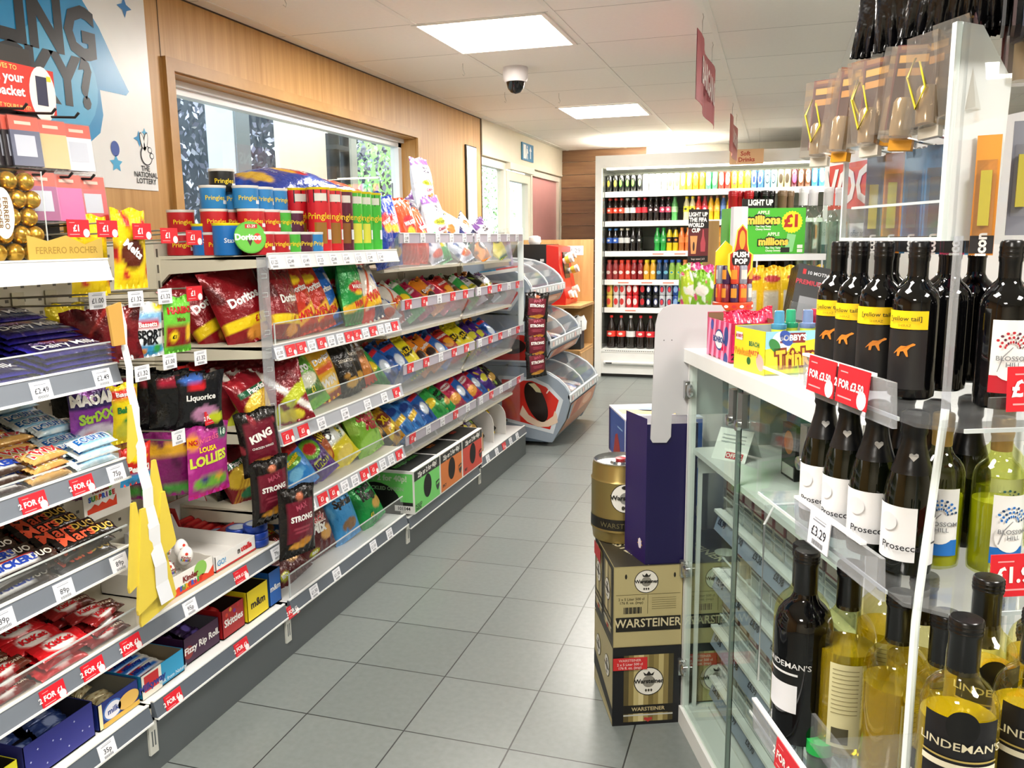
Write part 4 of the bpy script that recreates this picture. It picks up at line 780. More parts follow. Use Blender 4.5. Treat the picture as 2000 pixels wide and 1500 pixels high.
for i, (x, y, z) in enumerate(((-1.50, 1.79, .435), (-1.545, 1.765, .455), (-1.53, 1.82, .44), (-1.50, 1.73, .415), (-1.56, 1.80, .395), (-1.59, 1.75, .44), (-1.60, 1.81, .445))): put(EG, 'chocolate_egg', (x, y, z), (radians(6*i-12), radians(8-4*i), radians(-50+11*i)), 'white chocolate egg, %s from the front of the egg carton' % ORD[i], 'chocolate egg', 'chocolate eggs in the carton')
m = MB()
for i in range(7): m.sphere((-1.49-.035*(i % 3), 1.79+.02*(i//3), .40+.006*(i % 2)), .017, CEL, 10, rings=6)
m.obj('empty_blister', label='crumpled clear blister bubbles left empty in the egg carton', cat='wrapping', kind='stuff')
def nut_side(f, l, h):
    f.rect(-l/2, -h/2, l/2, -h/2+.006, M('c22a2a'), 1); f.text('n', .012, .004, .024, M('1d1a1a'), 2, .05); f.text('utella', .048, .004, .024, M('d3202a'), 2, .05); f.text('GO!', -l*.36, .0, .022, M('4aa0d8'), 2, .02)
r = carton(-1.76, -1.455, 1.862, 2.05, .387, .045, 'f3f3f2', 'eceae6', 'empty white tray with red and black lettering right of the egg carton', hb=.085, extra=nut_side, cut=-.12)
m = MB(); f = Fr(m, (-.149, 0, .06), (0, 1, 0), (0, 0, 1)); f.text('n', -.045, 0, .034, M('1d1a1a'), 2, .05); f.text('utella', .008, 0, .034, M('d3202a'), 2, .05); m.obj('lettering', r)
carton(-1.80, -1.60, 2.055, 2.20, .387, .04, 'b4201e', 'e6e3dd', 'red and white flip top carton of slim red bars behind the blue tins', hb=.10, words='LINDOR', ws=.014, wc='e8b9a0', cut=-.02)
for i in range(6): bar('red', -1.62-.028*i, 2.07, .395+.006*i, '%s back in the red and white carton' % ORD[i], 20, .024, .11, .014, 3*sin(i), 6, 'slim red bars in the flip top carton')
m = MB(); m.lathe([(.001, 0), (.034, 0), (.036, .003), (.036, .018), (.034, .021), (.001, .021)], M('1f3f9a', .3, .2), 24); m.lathe([(.001, .0215), (.024, .0215)], M('c9d2e2', .3, .4), 20, cap=False); m.lathe([(.024, .0218), (.027, .0218)], M('8aa4dc', .3), 24, cap=False); TIN = m.mesh('tin')
for i, (x, y, z) in enumerate(((-1.475, 2.085, .388), (-1.55, 2.09, .388), (-1.475, 2.085, .410), (-1.55, 2.10, .410), (-1.625, 2.10, .388), (-1.48, 2.09, .432))): put(TIN, 'sweet_tin', (x, y, z), (0, 0, i), 'round flat blue tin, %s in the little pile right of the white tray' % ORD[i], 'tin', 'blue tins on the middle shelf')
# ---- packets hanging on hooks in the narrow bay
HD = {
 'nerds': dict(b='f2d21c', s=[('n', 'c8282a', 5, .6, 1), ('e', .5, .45, .36, .2, '5c2414'), ('r', 0, 0, 1, .12, 'f2d21c')], t=[('Melts', .5, .5, .3, W1, -40, .04)]),
 'sport': dict(b='e9eef2', s=[('r', 0, .62, 1, .86, '7fb4dc'), ('r', .06, .55, .8, .70, 'c8202a'), ('e', .5, .14, .5, .12, '3a9ad0'), ('e', .3, .12, .12, .06, 'e0902a'), ('e', .75, .16, .14, .08, '3aa84a'), ('r', .7, .86, 1, 1, Y_)], t=[('Bassetts', .44, .62, .17, W1, 0, .03), ('SPORT', .5, .44, .26, '15181c', 0, .05), ('MIX', .5, .31, .26, '15181c', 0, .05)]),
 'hari': dict(b='6cc43c', s=[('r', .03, .12, .97, .50, '8a1c18'), ('e', .25, .30, .12, .10, Y_), ('e', .8, .35, .12, .16, 'f2c61c'), ('r', 0, 0, 1, .10, '5cb02e')], t=[('HARIBO', .5, .76, .24, 'b8201c', 0, .06), ('Minis', .5, .60, .16, '7c2414', 0, .03), ('£1', .25, .30, .14, '131313', 0, .03)]),
 'ydot': dict(b='f2dc1c', s=[('e', .5, .6, .28, .22, 'b8281c'), ('e', .5, .6, .2, .15, 'f0b01c'), ('e', .5, .6, .1, .08, 'b8281c')], t=[('Fruit Salad', .5, .26, .17, '15131a', 0, .04)]),
 'mrn': dict(b='6e161c', s=[('n', '4a0c12', 5, .5, 1), ('d', .5, 1.4, .03, 'c83a34')]),
 'blk': dict(b='131314', s=[('n', '26262a', 5, .9, 1), ('r', .2, .8, .5, .9, 'd8284a')]),
 'blkf': dict(b='17171a', s=[('e', .3, .9, .24, .06, '3a6ac0'), ('r', .25, .72, .6, .84, 'c8202a'), ('e', .6, .3, .3, .14, 'c48ab0'), ('e', .8, .2, .2, .1, 'c8d42a')], t=[('Liquorice', .5, .60, .17, W1, 0, .03)]),
 'maoam': dict(b='8c3aa8', s=[('r', 0, .68, 1, .94, '2c1c5c'), ('n', 'b45ac8', 5, .8, 1), ('e', .5, .26, .44, .16, 'e9dff0'), ('e', .35, .24, .12, .07, 'd83a3c'), ('e', .7, .2, .1, .06, '7cc43c')], t=[('MAOAM', .5, .81, .26, W1, 0, .06), ('StriXX', .5, .54, .26, 'b8e04a', 6, .05)]),
 'babes': dict(b='f0d81c', s=[('r', .05, .76, .95, .92, 'c8281c'), ('e', .5, .24, .36, .14, 'c8c43a'), ('e', .6, .40, .22, .06, '2f8a3c')], t=[('Bassetts', .5, .84, .17, W1, 0, .03), ('Babies', .5, .58, .24, '2a7a3c', 0, .05)]),
 'loll': dict(b='a82a84', s=[('n', 'c04a9c', 5, .9, 1), ('r', 0, .0, 1, .06, 'c41c6c'), ('e', .5, .2, .42, .11, '6fae3c'), ('e', .35, .24, .1, .05, '3c2a7c'), ('e', .7, .26, .1, .05, 'e0b03a'), ('e', .82, .86, .14, .09, '3c6a5c'), ('e', .1, .80, .16, .10, 'f0a01c')], t=[('Swizzels', .42, .82, .17, 'e86a8c', 6, 0), ('LOUSA', .42, .68, .13, Y_, 0, .04), ('LOLLIES', .45, .53, .25, 'd8e04a', 4, .05), ('18', .82, .86, .14, 'd9efe0', 0, .03), ('NO', .1, .8, .12, 'b8281c', 0, .04)]),
 'lside': dict(b='7c1c62', s=[('r', 0, .66, 1, .84, 'e0a82a'), ('r', 0, .05, 1, .2, '4aa03c'), ('n', '5c1048', 5, .8, 1)]),
 'percy': dict(b='c8281c', s=[('r', 0, 0, 1, .3, '3a9ad8'), ('e', .5, .7, .3, .1, Y_)], t=[('PerriXi', .5, .42, .24, W1, 0, .05)]),
 'yel': dict(b='f2d81c', s=[('e', .5, .55, .3, .2, 'd8402a'), ('n', 'c8a01c', 5, .9, 1)]),
}
HN = {'nerds': 'yellow and red melts bag', 'sport': 'white and blue sports mix sweet bag', 'hari': 'green and red gummy sweet bag', 'ydot': 'yellow fruit chew bag with red target', 'mrn': 'maroon sweet bag turned edge on', 'blk': 'black liquorice bag turned edge on', 'blkf': 'black liquorice bag facing the aisle', 'maoam': 'purple striped chew bag', 'babes': 'yellow jelly babies bag', 'loll': 'magenta lolly bag', 'lside': 'magenta lolly bag turned edge on', 'percy': 'red and blue sweet bag', 'yel': 'yellow sweet bag'}
def hang(key, x, y, ztop, where, yaw=0, w=.095, h=.135, d=.03, var=0, lean=3):
    me = packet('h%s%.3f' % (key, w), HD[key], w, h, d, var, 16, 20)
    put(me, 'sweet_bag', (x, y, ztop-h), (radians(lean), 0, radians(90+yaw)), '%s, %s' % (HN[key], where), 'sweets', 'sweet bags hanging on hooks')
for a in (('nerds', -1.50, 1.685, 1.375, 'at the top by the red £1 tags', -16, .09, .19), ('yel', -1.66, 1.69, 1.42, 'behind the hanging card wallets', -10, .07, .16), ('sport', -1.49, 1.71, 1.148, 'left of the green one', -10, .10, .135), ('hari', -1.48, 1.808, 1.158, 'with round £1 mark, centre hook', -6, .095, .145), ('ydot', -1.65, 1.62, 1.15, 'above the purple slabs', -4, .115, .12), ('mrn', -1.55, 1.59, 1.14, 'first of two beside the yellow chews', -50, .12, .13), ('mrn', -1.52, 1.64, 1.145, 'second of two beside the yellow chews', -40, .12, .13),
          ('maoam', -1.52, 1.545, .965, 'above the coconut bars', -14, .125, .15), ('babes', -1.50, 1.618, .96, 'right of the purple chews', -12, .085, .145), ('loll', -1.49, 1.905, .80, 'front of its hook, facing the aisle', -10, .15, .20), ('percy', -1.51, 1.655, .80, 'low on the left, behind the paper strip', -14, .09, .10), ('nerds', -1.56, 1.62, 1.34, 'half hidden behind the first', -26, .09, .17)):
    hang(a[0], a[1], a[2], a[3], a[4], a[5], a[6], a[7])
for i in range(7): hang('blk', -1.74+.035*i, 1.735+.018*i, .98-.003*i, '%s from the back of the black row' % ORD[i], -62+4*i, .15, .17, .028, i % 2, 12)
hang('blkf', -1.49, 1.885, .955, 'front of the black row', -34, .13, .165, .03, 0, 12)
for i in range(6): hang('lside', -1.74+.035*i, 1.76+.014*i, .80, '%s from the back of the lolly row' % ORD[i], -60+3*i, .14, .19, .026, i % 2, 10)
HK = M('b9b4a0', .3, .7)
def hook(y, z, words, kind, where, ln=.36, tz=.0):
    m = MB(); m.tube([(0, 0, 0), (ln*.97, 0, .012), (ln, 0, .03)], .0022, HK, 6); m.tube([(0, 0, .02), (ln*.92, 0, .035), (ln+.002, 0, .035)], .0022, HK, 6); m.box(0, .004, -.018, .018, -.012, .035, HK)
    m.obj('peg_hook', None, (XBK+.001, y, z), label='wire peg hook carrying the %s ticket, %s' % (words, where), cat='hook')
    ticket(y, z+.022, kind, words, '%s' % where, x=XBK+ln+.006, sc=1.)
for y, z, w_, k, wh in ((1.50, 1.305, '£1', 'red', 'first of the top hook row'), (1.585, 1.305, '£1', 'red', 'second of the top hook row'), (1.695, 1.30, '£1', 'red', 'third of the top hook row'), (1.79, 1.29, '£1', 'red', 'fourth of the top hook row'), (1.885, 1.285, '£1', 'red', 'fifth of the top hook row, by the tubs'),
        (1.535, 1.145, '£1.00', 'white', 'left of the second hook row'), (1.655, 1.14, '£1.32', 'white', 'middle of the second hook row'), (1.757, 1.14, '£1.32', 'white', 'right of the second hook row'), (1.87, 1.14, '£1', 'red', 'end of the second hook row'),
        (1.655, .96, '£1.32', 'white', 'left of the third hook row'), (1.755, .975, '£1.00', 'white', 'middle of the third hook row'), (1.875, .968, '£1.32', 'white', 'right of the third hook row'), (1.765, .775, '£2', 'white', 'left of the lolly hooks'), (1.905, .80, '2 FOR £2', 'red', 'above the front lolly bag')):
    hook(y, z, w_, k, wh)
# zig zag paper strip with hanging yellow sachets in front of the joint
t = put(None, 'sachet_strip', (-1.375, 1.50, 1.16), label='long folded paper strip hanging with yellow triangular sachets', cat='hanging strip')
m = MB(); n = 15; pts = [(.0+.03*(i/n)+.006*(i % 2), .03*(i/n)**2, -.70*i/n) for i in range(n+1)]
for i in range(n):
    a, b = pts[i], pts[i+1]; wd = .006+.014*(i/n)
    m.add([(a[0], a[1]-wd, a[2]), (a[0]+.004, a[1]+wd, a[2]+.004), (b[0]+.004, b[1]+wd, b[2]+.004), (b[0], b[1]-wd, b[2])], [(0, 3, 2, 1)], M('e9ebee' if i % 2 else 'd5d8dd', .4))
m.obj('paper_strip', t)
for i, (y, z, h, w) in enumerate(((-.03, -.0, .085, .05), (-.030, -.44, .17, .06), (-.008, -.46, .21, .07), (.030, -.47, .235, .11), (.045, -.36, .12, .05), (.060, -.44, .13, .06), (-.01, -.22, .10, .03))):
    m = MB(); p = [(y-w*.1, z), (y+w*.1, z), (y+w*.5, z-h), (y+w*.42, z-h-.008), (y-w*.6, z-h-.03), (y-w*.62, z-h-.018)] if i else [(y-.02, z+.0), (y+.02, z+.008), (y+.022, z-h), (y-.012, z-h+.0)]
    m.prism(p, 'x', .012+.004*(i % 3), .018+.004*(i % 3), M('e0c84a' if i else 'c79a4c', .35)); m.obj('sachet', t)
# ---- gold sphere chocolates box, card wallets and header on the top shelf
t = put(None, 'chocolate_gift_box', (-1.56, 1.40, 1.257), label='clear box of gold foil wrapped round chocolates on the white shelf', cat='box')
m = MB(); BX = (-.05, .05, -.115, .06, 0, .19); m.box(*BX, CEL)
for a, b in ((-.05, -.115), (.05, -.115), (.05, .06), (-.05, .06)): m.box(a-.001, a+.001, b-.001, b+.001, 0, .19, ACRE)
m.obj('box', t)
GOLD = M('d9b04a', .25, .85, bump=1.)
for j in range(5):
    for i in range(4):
        for k in range(2 if i == 3 else 1):
            MB().sphere((.028-.045*k, -.093+.043*i+.02*(j % 2)-(.008 if i == 3 and j % 2 else 0), .02+.037*j), .0195, GOLD, 12, rings=8).obj('foil_chocolate', t)
m = MB(); f = Fr(m, (.0512, -.045, .10), (0, 1, 0), (0, 0, 1)); f.ell(0, 0, .026, .052, M('efe9dc')); f.text('FERRERO', .006, 0, .016, M('6b4a1e'), 2, .02, pi/2*-1); f.text('ROCHER', -.01, 0, .016, M('6b4a1e'), 2, .02, pi/2*-1); m.obj('seal', t)
m = MB(); m.prism([(1.46, 0), (1.66, 0), (1.66, .045), (1.61, .03), (1.56, .05), (1.51, .038), (1.46, .05)], 'x', -.001, .001, M('d9b85a', .3, .4)); f = Fr(m, (.001, 1.56, .018), (0, 1, 0), (0, 0, 1)); f.text('FERRERO ROCHER', 0, 0, .02, M('9a7a2a'), 1, .01)
m.obj('gold_card', None, (-1.46, -.10, 1.262), label='gold card strip lettered with the chocolate name at the right of the white shelf', cat='card')
t = put(None, 'wallet_display', (-1.60, 1.45, 1.258), label='wire display of cigarette packet sleeves with red header card', cat='display')
m = MB(); m.box(-.002, .0, -.25, .16, .325, .425, M('c8382e', .4)); m.box(-.002, .0, -.25, .10, .425, .46, M('33302e')); f = Fr(m, (0, 0, .375), (0, 1, 0), (0, 0, 1)); f.ell(.125, -.005, .036, .060, M('ece4dc'), 1); f.rect(.108, -.03, .138, .033, M('34344c'), 2); f.rect(.138, .025, .150, .036, M('f0d02a'), 3)
f.text('Personalise your', -.018, .016, .028, M(W1), 3, .03, .05); f.text('cigarette packet', -.015, -.013, .028, M(W1), 3, .03, .05); f.text('DESIGNER SLEEVES TO', -.01, .040, .014, M('f0c06a'), 3, .02); f.text('GET YOURS IN IT!', .04, -.042, .012, M('f0c06a'), 3, .02); m.obj('header_card', t)
m = MB(); m.box(-.03, -.026, -.25, .16, 0, .33, M('1c1c1e'));
for y in (-.07, .0, .075, .14): m.tube([(-.03, y, .325), (.06, y+.01, .32), (.07, y+.012, .33)], .003, M('141416'), 6); m.tube([(-.03, y+.03, .19), (.06, y+.04, .185), (.07, y+.042, .195)], .003, M('141416'), 6)
m.obj('wire_frame', t)
for r, (zz, cs) in enumerate(((1.57, ('454a66', 'b9a46a', 'c9cdd4')), (1.455, ('8a2a6a', 'c43a8a', 'b8282c')))):
    for c in range(3):
        for k in range(4):
            m = MB(); m.box(-.003, .003, -.032, .032, -.075, 0, M(cs[c] if k == 3 else '2a2428', .3)); m.box(-.003, .003, -.032, .032, .0, .03, M('c4503e', .4)); m.box(-.0045, .0045, -.034, .034, -.08, .032, CEL); f = Fr(m, (.0031, 0, .015), (0, 1, 0), (0, 0, 1)); f.rect(-.02, -.003, .015, .004, M('e9b9a8'))
            f.rect(-.024, -.07, .020, -.025, M('aeb2c0' if c != 1 else cs[c], .3), 1)
            m.obj('card_wallet', None, (-1.60+.014*k, 1.455+.073*c+.03*r+.006*k, zz-.035), (0, radians(-6), radians(-14)), label='%s sleeve of the %s hook in the %s wallet row' % (('rearmost', 'second', 'third', 'front')[k], ('left', 'middle', 'right')[c], ('upper', 'lower')[r]), cat='card wallet', group='cigarette packet sleeves')
# ---------------------------------------------------------------- tubes and tubs on the top of the crisp bay
def tub_mesh(h, r, col, lid, words='Pringles', band=None, alt=None, tc='f2d21c'):
    m = MB(); b = M(col, .35); m.lathe([(.001, 0), (r*.97, 0), (r, .003), (r, h-.008)], b, 28, cap=False)
    m.lathe([(r, h-.008), (r+.0015, h-.006), (r+.0015, h), (.001, h+.0005)], M(lid, .3), 28, cap=False)
    def cyl(z0, z1, a0, a1, mm, k=1):
        n = 10; v = [((r+.0004*k)*cos(a0+(a1-a0)*i/n), (r+.0004*k)*sin(a0+(a1-a0)*i/n), z) for z in (z0, z1) for i in range(n+1)]
        m.add(v, [(i, i+1, n+2+i, n+1+i) for i in range(n)], mm, True)
    if band: cyl(h-.05 if h > .15 else h-.02, h-.008, -pi, pi, M(band, .35))
    if h > .15:
        cyl(.03, .10, -1.3, -.2, M(alt or col, .35), 1); cyl(h-.045, h-.02, -1.2, -.1, M('e9e6dd'), 2)
    vs, fs = text_geo(words, .012); a0 = -.75; s = .030 if h > .15 else .019; zc = h*.56 if h > .15 else h*.45
    m.add([((r+.0012)*cos(a0+x*s/r), (r+.0012)*sin(a0+x*s/r), zc+y*s) for x, y in vs], fs, M(tc), False)
    cyl(h*.2, h*.36, -.1, .5, M('dfe3ea', .4), 1)
    return m.mesh('tube')
TB = {'tr': tub_mesh(.215, .038, 'd8202c', 'f2d81c', band='15120f', alt='9a6a1c'), 'tm': tub_mesh(.215, .038, '5c1430', 'f2d81c', band='5c1430', alt='8a5a1c'), 'tg': tub_mesh(.215, .037, '45c03c', 'f2d81c', band='b8d8a0', alt='e6e04a'), 'tk': tub_mesh(.215, .038, '45c03c', 'f2d81c', band='15120f'),
      'sr': tub_mesh(.068, .040, 'b81c28', 'f0eeea'), 'sg': tub_mesh(.068, .034, '4cb83c', 'f0eeea'), 'sp': tub_mesh(.068, .036, '54183c', 'f0eeea'), 'sb': tub_mesh(.068, .038, '2f86c8', 'f0eeea'), 'bb': tub_mesh(.094, .040, '1f72c0', 'f2e41c', 'Stax', tc='e9f0f8'), 'lr': tub_mesh(.068, .040, 'c41f2a', 'f0eeea'), 'sk': tub_mesh(.068, .038, '17181a', 'f0eeea', tc='f2d21c')}
TN = {'tr': 'tall red crisp tube', 'tm': 'tall maroon crisp tube', 'tg': 'tall light green crisp tube', 'tk': 'tall green and black crisp tube', 'sr': 'small red crisp tub', 'sg': 'small green crisp tub', 'sp': 'small plum crisp tub', 'sb': 'small blue crisp tub', 'bb': 'blue tub with yellow lid', 'lr': 'small bright red crisp tub', 'sk': 'small black crisp tub'}
def tube_(k, x, y, z, where, rz=0): put(TB[k], 'crisp_tub' if k[0] != 't' else 'crisp_tube', (x, y, z), (0, 0, radians(rz)), '%s, %s' % (TN[k], where), 'crisp tub', 'tubes and tubs of stacked crisps')
Z1 = 1.2565
for i, (k, y) in enumerate((('tr', 2.55), ('tr', 2.632), ('tm', 2.71), ('tg', 2.785), ('tg', 2.86), ('tk', 2.937))):
    tube_(k, -1.475, y, Z1, '%s in the front row of tall tubes' % ORD[i], (i*13) % 20-10); 
    tube_(k, -1.56, y, Z1, '%s in the second row of tall tubes' % ORD[i], 5)
for i, (k, y) in enumerate((('sr', 2.212), ('sr', 2.295), ('sg', 2.369), ('sp', 2.439), ('sb', 2.50))):
    if i < 5: tube_(k, -1.475, y-.008, Z1, '%s of the lowest front row' % ORD[i], 10*i)
for i, (k, y) in enumerate((('lr', 2.26), ('lr', 2.345), ('sg', 2.42), ('sp', 2.49))): tube_(k, -1.56, y, Z1+.0, '%s of the hidden second row' % ORD[i]); tube_(k, -1.535, y-.01, Z1+.069, '%s of the middle tier' % ORD[i], 8*i)
for i, (k, y) in enumerate((('sb', 2.25), ('sb', 2.33), ('sb', 2.41))): tube_(k, -1.55, y, Z1+.138, '%s of the upper tier' % ORD[i], 15*i)
tube_('sk', -1.63, 2.25, Z1+.19, 'half hidden behind the upper tier'); 
for i in range(3):
    for j in range(4 if i else 3): tube_('lr' if i < 2 else 'sb', -1.63-.0*j, 2.20+.083*j+(.0 if j else 0), Z1+.069*i, 'back row, %s along on tier %d' % (ORD[j], i+1), 20*j)
tube_('sr', -1.76, 2.20, Z1, 'leftmost, behind the last red tag'); tube_('lr', -1.755, 2.205, Z1+.069, 'on the leftmost small tub')
tube_('bb', -1.68, 2.195, Z1+.0, 'left of the pair with yellow lids', 20) if False else None
tube_('bb', -1.665, 2.20, Z1, 'left of the pair with yellow lids'); tube_('bb', -1.565, 2.165, Z1, 'right of the pair with yellow lids')
m = MB(); m.lathe([(.001, 0), (.036, 0), (.046, .04), (.047, .043)], M('231410', .25), 28, cap=False); m.lathe([(.047, .043), (.046, .046), (.001, .0465)], M('5cb83c', .3), 28, cap=False)
f = Fr(m, (0, 0, .0468), (1, 0, 0), (0, 1, 0)); f.ell(0, 0, .043, .043, M('6cc44a', .3)); f.ell(.02, -.004, .012, .016, M('d8402a'), 2); f.rect(-.014, .026, .022, .038, M('c8282c'), 2); f.text('£1.29', .004, .032, .011, M(W1), 3, .03); f.text('Doritos', -.008, .0, .024, M(W1), 3, .05); f.poly([(-.012, -.006), (.006, -.006), (-.003, -.026)], M('3a2410'), 2)
o = m.obj('dip_pot', None, (-1.505, 2.172, 1.303), label='round dip pot with green lid standing on edge before the blue tubs', cat='dip pot'); o.rotation_euler = Euler((radians(84), radians(0), radians(52)))
# ---------------------------------------------------------------- three cartons with price cut outs
def punch_box(y0, y1, col, wd, label, x1=-1.405, z=.162):
    L = y1-y0; H = .185; w = .30; root = put(None, 'snack_carton', (x1-w/2, (y0+y1)/2, z), (0, 0, 0), label, 'box', 'punched out snack cartons'); m = MB(); X, Y = w/2, L/2
    wh, bl, cc = M('f0f0ec', .4), M('1b1d1b', .4), M(col, .4)
    m.box(-X, X, -Y, Y, 0, H, wh)
    f = Fr(m, (X, 0, H/2), (0, 1, 0), (0, 0, 1)); f.rect(-Y+.006, -H/2+.006, Y-.006, H/2-.004, cc, 1); f.rect(-Y+.004, H/2-.045, Y-.004, H/2-.004, bl, 2); f.ell(.0, -.005, .042, .052, M('0d0c0a', .8), 3, 32)
    f.text('25p or 2 for 40p!', 0, H/2-.024, .030, M(W1), 4, .04, .03, sx=.98); f.text(wd.split()[0], -Y+.045, -H/2+.03, .018, bl, 2, .03)
    if len(wd.split()) > 1: f.text(wd.split()[1], -Y+.04, -H/2+.015, .018, bl, 2, .03)
    f.poly([(Y-.05, -.015), (Y-.012, -.01), (Y-.012, -.04), (Y-.03, -.06), (Y-.048, -.038)], bl, 4); f.poly([(Y-.046, -.022), (Y-.016, -.016), (Y-.016, -.026), (Y-.046, -.032)], cc, 5)
    f = Fr(m, (0, -Y, H/2), (1, 0, 0), (0, 0, 1)); f.rect(-X+.01, -H/2+.03, X-.006, H/2-.012, cc, 1); f.ell(-.03, -H/2+.03, X*.8, .10, bl, 2); f.rect(-X+.01, -H/2+.012, X-.006, -H/2+.05, bl, 3); f.rect(X-.09, -H/2+.01, X-.006, -H/2+.035, M('f0f0ec'), 4); f.text('101144', X-.048, -H/2+.022, .02, bl, 5, .03)
    f.text('25p or 2 for 40p!', .0, H/2-.035, .034, M('cfe6c4'), 4, .04); f.text(wd, .02, .012, .022, M('9fc79a'), 4, .03)
    f = Fr(m, (0, 0, H), (0, 1, 0), (-1, 0, 0)); f.rect(-Y+.006, -X+.02, Y-.006, X-.01, bl, 1); f.rect(-Y+.006, .0, Y-.006, .07, cc, 2); f.text('40p!', .0, .035, .04, M('f0efe0'), 3, .04); f.text(wd, 0, -.05, .03, cc, 3, .03)
    m.obj('carton', root); return root
punch_box(3.09, 3.375, '74d86c', 'PICKLED ONION', 'green and black carton reading PICKLED ONION with a dark oval cut out')
punch_box(3.38, 3.655, 'dd7a2e', 'SPICY', 'orange and black carton reading SPICY with a dark oval cut out')
punch_box(3.66, 3.945, 'd2402c', 'BEEF', 'red and black carton reading BEEF with a dark oval cut out')
# bottom of the farthest bay: upright cards and bags
r = carton(-1.66, -1.46, 3.97, 4.12, ZB, .10, 'b08a52', '8a6a40', 'brown cardboard carton right of the red punched carton', hb=.16, words='Pc', wc='e9d7a0', ws=.03, cut=.0)
for i, (y, k) in enumerate(((4.17, 'mixp'), (4.26, 'mixk'), (4.46, 'mixk'), (4.60, 'wotb'), (4.68, 'mixk'))):
    crisp(k, -1.53, y, ZB+.002, -6, -34, -24, .15, .22, .07, '%s along the bottom of the farthest bay' % ORD[i], group='packets at the bottom of the farthest bay')
for i, y in enumerate((4.33, 4.55)):
    m = MB(); p = [(-.10, 0), (.09, 0), (.09, .10)] + [(.02+.07*cos(a)-.0, .10+.075*sin(a)) for a in (0, .4, .8, 1.2, 1.57)] + [(-.05, .15), (-.10, .11)]
    m.prism(p, 'y', -.002, .002, M('e9e6e0', .5)); m.obj('card_divider', None, (-1.55, y, ZB), (0, 0, radians(-16)), label='white rounded card divider, %s in the farthest bottom bay' % ('left' if i == 0 else 'right'), cat='card')
# ---------------------------------------------------------------- counter group, in its own turned frame
RZ = radians(22.64); CO = Vector((-.194, 2.121, 0)); VV = Vector((cos(RZ), sin(RZ), 0)); BB = Vector((-sin(RZ), cos(RZ), 0))
def cl(a, b, z=0): return tuple(CO+VV*a+BB*b+Vector((0, 0, z)))
def cput(m, name, a, b, z, rz=0, parent=None, **k):
    return m.obj(name, parent, cl(a, b, z), (0, 0, RZ+radians(rz)), **k)
CW = M('eef0ee', .35); CG = clear('cabinet_glass', (.90, .95, .925), .0, .01); CHR = M('b9bcbc', .15, .9); CBK = M('dfe5e1', .5)
cab = put(None, 'tobacco_cabinet', cl(0, 0, 0), (0, 0, RZ), 'white counter cabinet with glass doors showing cigarette packets', 'cabinet')
D_, LN = .42, .885
MB().box(-.018, D_, -LN, .012, 1.0, 1.018, CW).obj('lid', cab); MB().box(-.018, -.002, -LN, .012, .985, 1.0, CW).obj('lid_edge', cab)
m = MB(); m.box(D_-.01, D_, -LN, 0, .05, 1.0, CBK); m.box(0, D_, -LN, 0, .0, .055, CW); m.box(0, D_, -LN, -LN+.015, 0, 1.0, CW); m.box(-.012, .0, -LN, .0, .0, .05, CW); m.obj('carcass', cab)
m = MB(); m.box(0, D_-.01, -.006, 0, .055, 1.0, CG); m.box(-.006, .012, -.012, .004, .05, 1.0, CW); m.obj('end_panel', cab)
m = MB(); m.box(.006, D_-.01, -LN+.015, -.006, .752, .765, CW); m.obj('top_shelf', cab)
m = MB(); m.box(.02, .03, -.02, -.012, .055, .752, CW); m.box(.02, D_-.02, -.02, -.012, .70, .752, CW); m.obj('inner_post', cab)
for i, (b0, b1) in enumerate(((-.343, -.008), (-.70, -.350), (-.88, -.706))):
    d = MB().box(-.006, 0, b0, b1, .055, .983, CG).obj('glass_door', cab)
    m = MB(); m.box(-.0065, .0005, b0-.0003, b0+.001, .055, .983, M('7d8f88', .2)); m.box(-.0065, .0005, b1-.001, b1+.0003, .055, .983, M('7d8f88', .2)); m.obj('edge_strip', d)
    if i < 2: MB().box(-.005, .004, b0-.0055, b0-.0015, .055, .983, M('0c0d0d', .4)).obj('dark_seal', d)
    if i == 0:
        for z in (.915, .44, .165):
            m = MB(); m.lathe([(.001, 0), (.017, 0), (.017, .006), (.012, .010), (.001, .011)], CHR, 20)
            m.tr(Matrix.Translation((-.006, -.022, z)) @ Matrix.Rotation(-pi/2, 4, 'Y')); m.box(-.018, .004, -.012, .004, z-.022, z+.022, CHR); m.obj('hinge', d)
    for b in ((b0+.022,) if i != 1 else (b1-.024, b0+.022)):
        m = MB(); m.box(-.012, .004, b-.013, b+.013, .90, .972, M('9a9c9a', .25, .8)); q = len(m.v); m.lathe([(.001, 0), (.012, 0), (.012, .008), (.001, .009)], CHR, 18); m.tr(Matrix.Translation((-.012, b, .905)) @ Matrix.Rotation(-pi/2, 4, 'Y'), q); m.obj('lock', d)
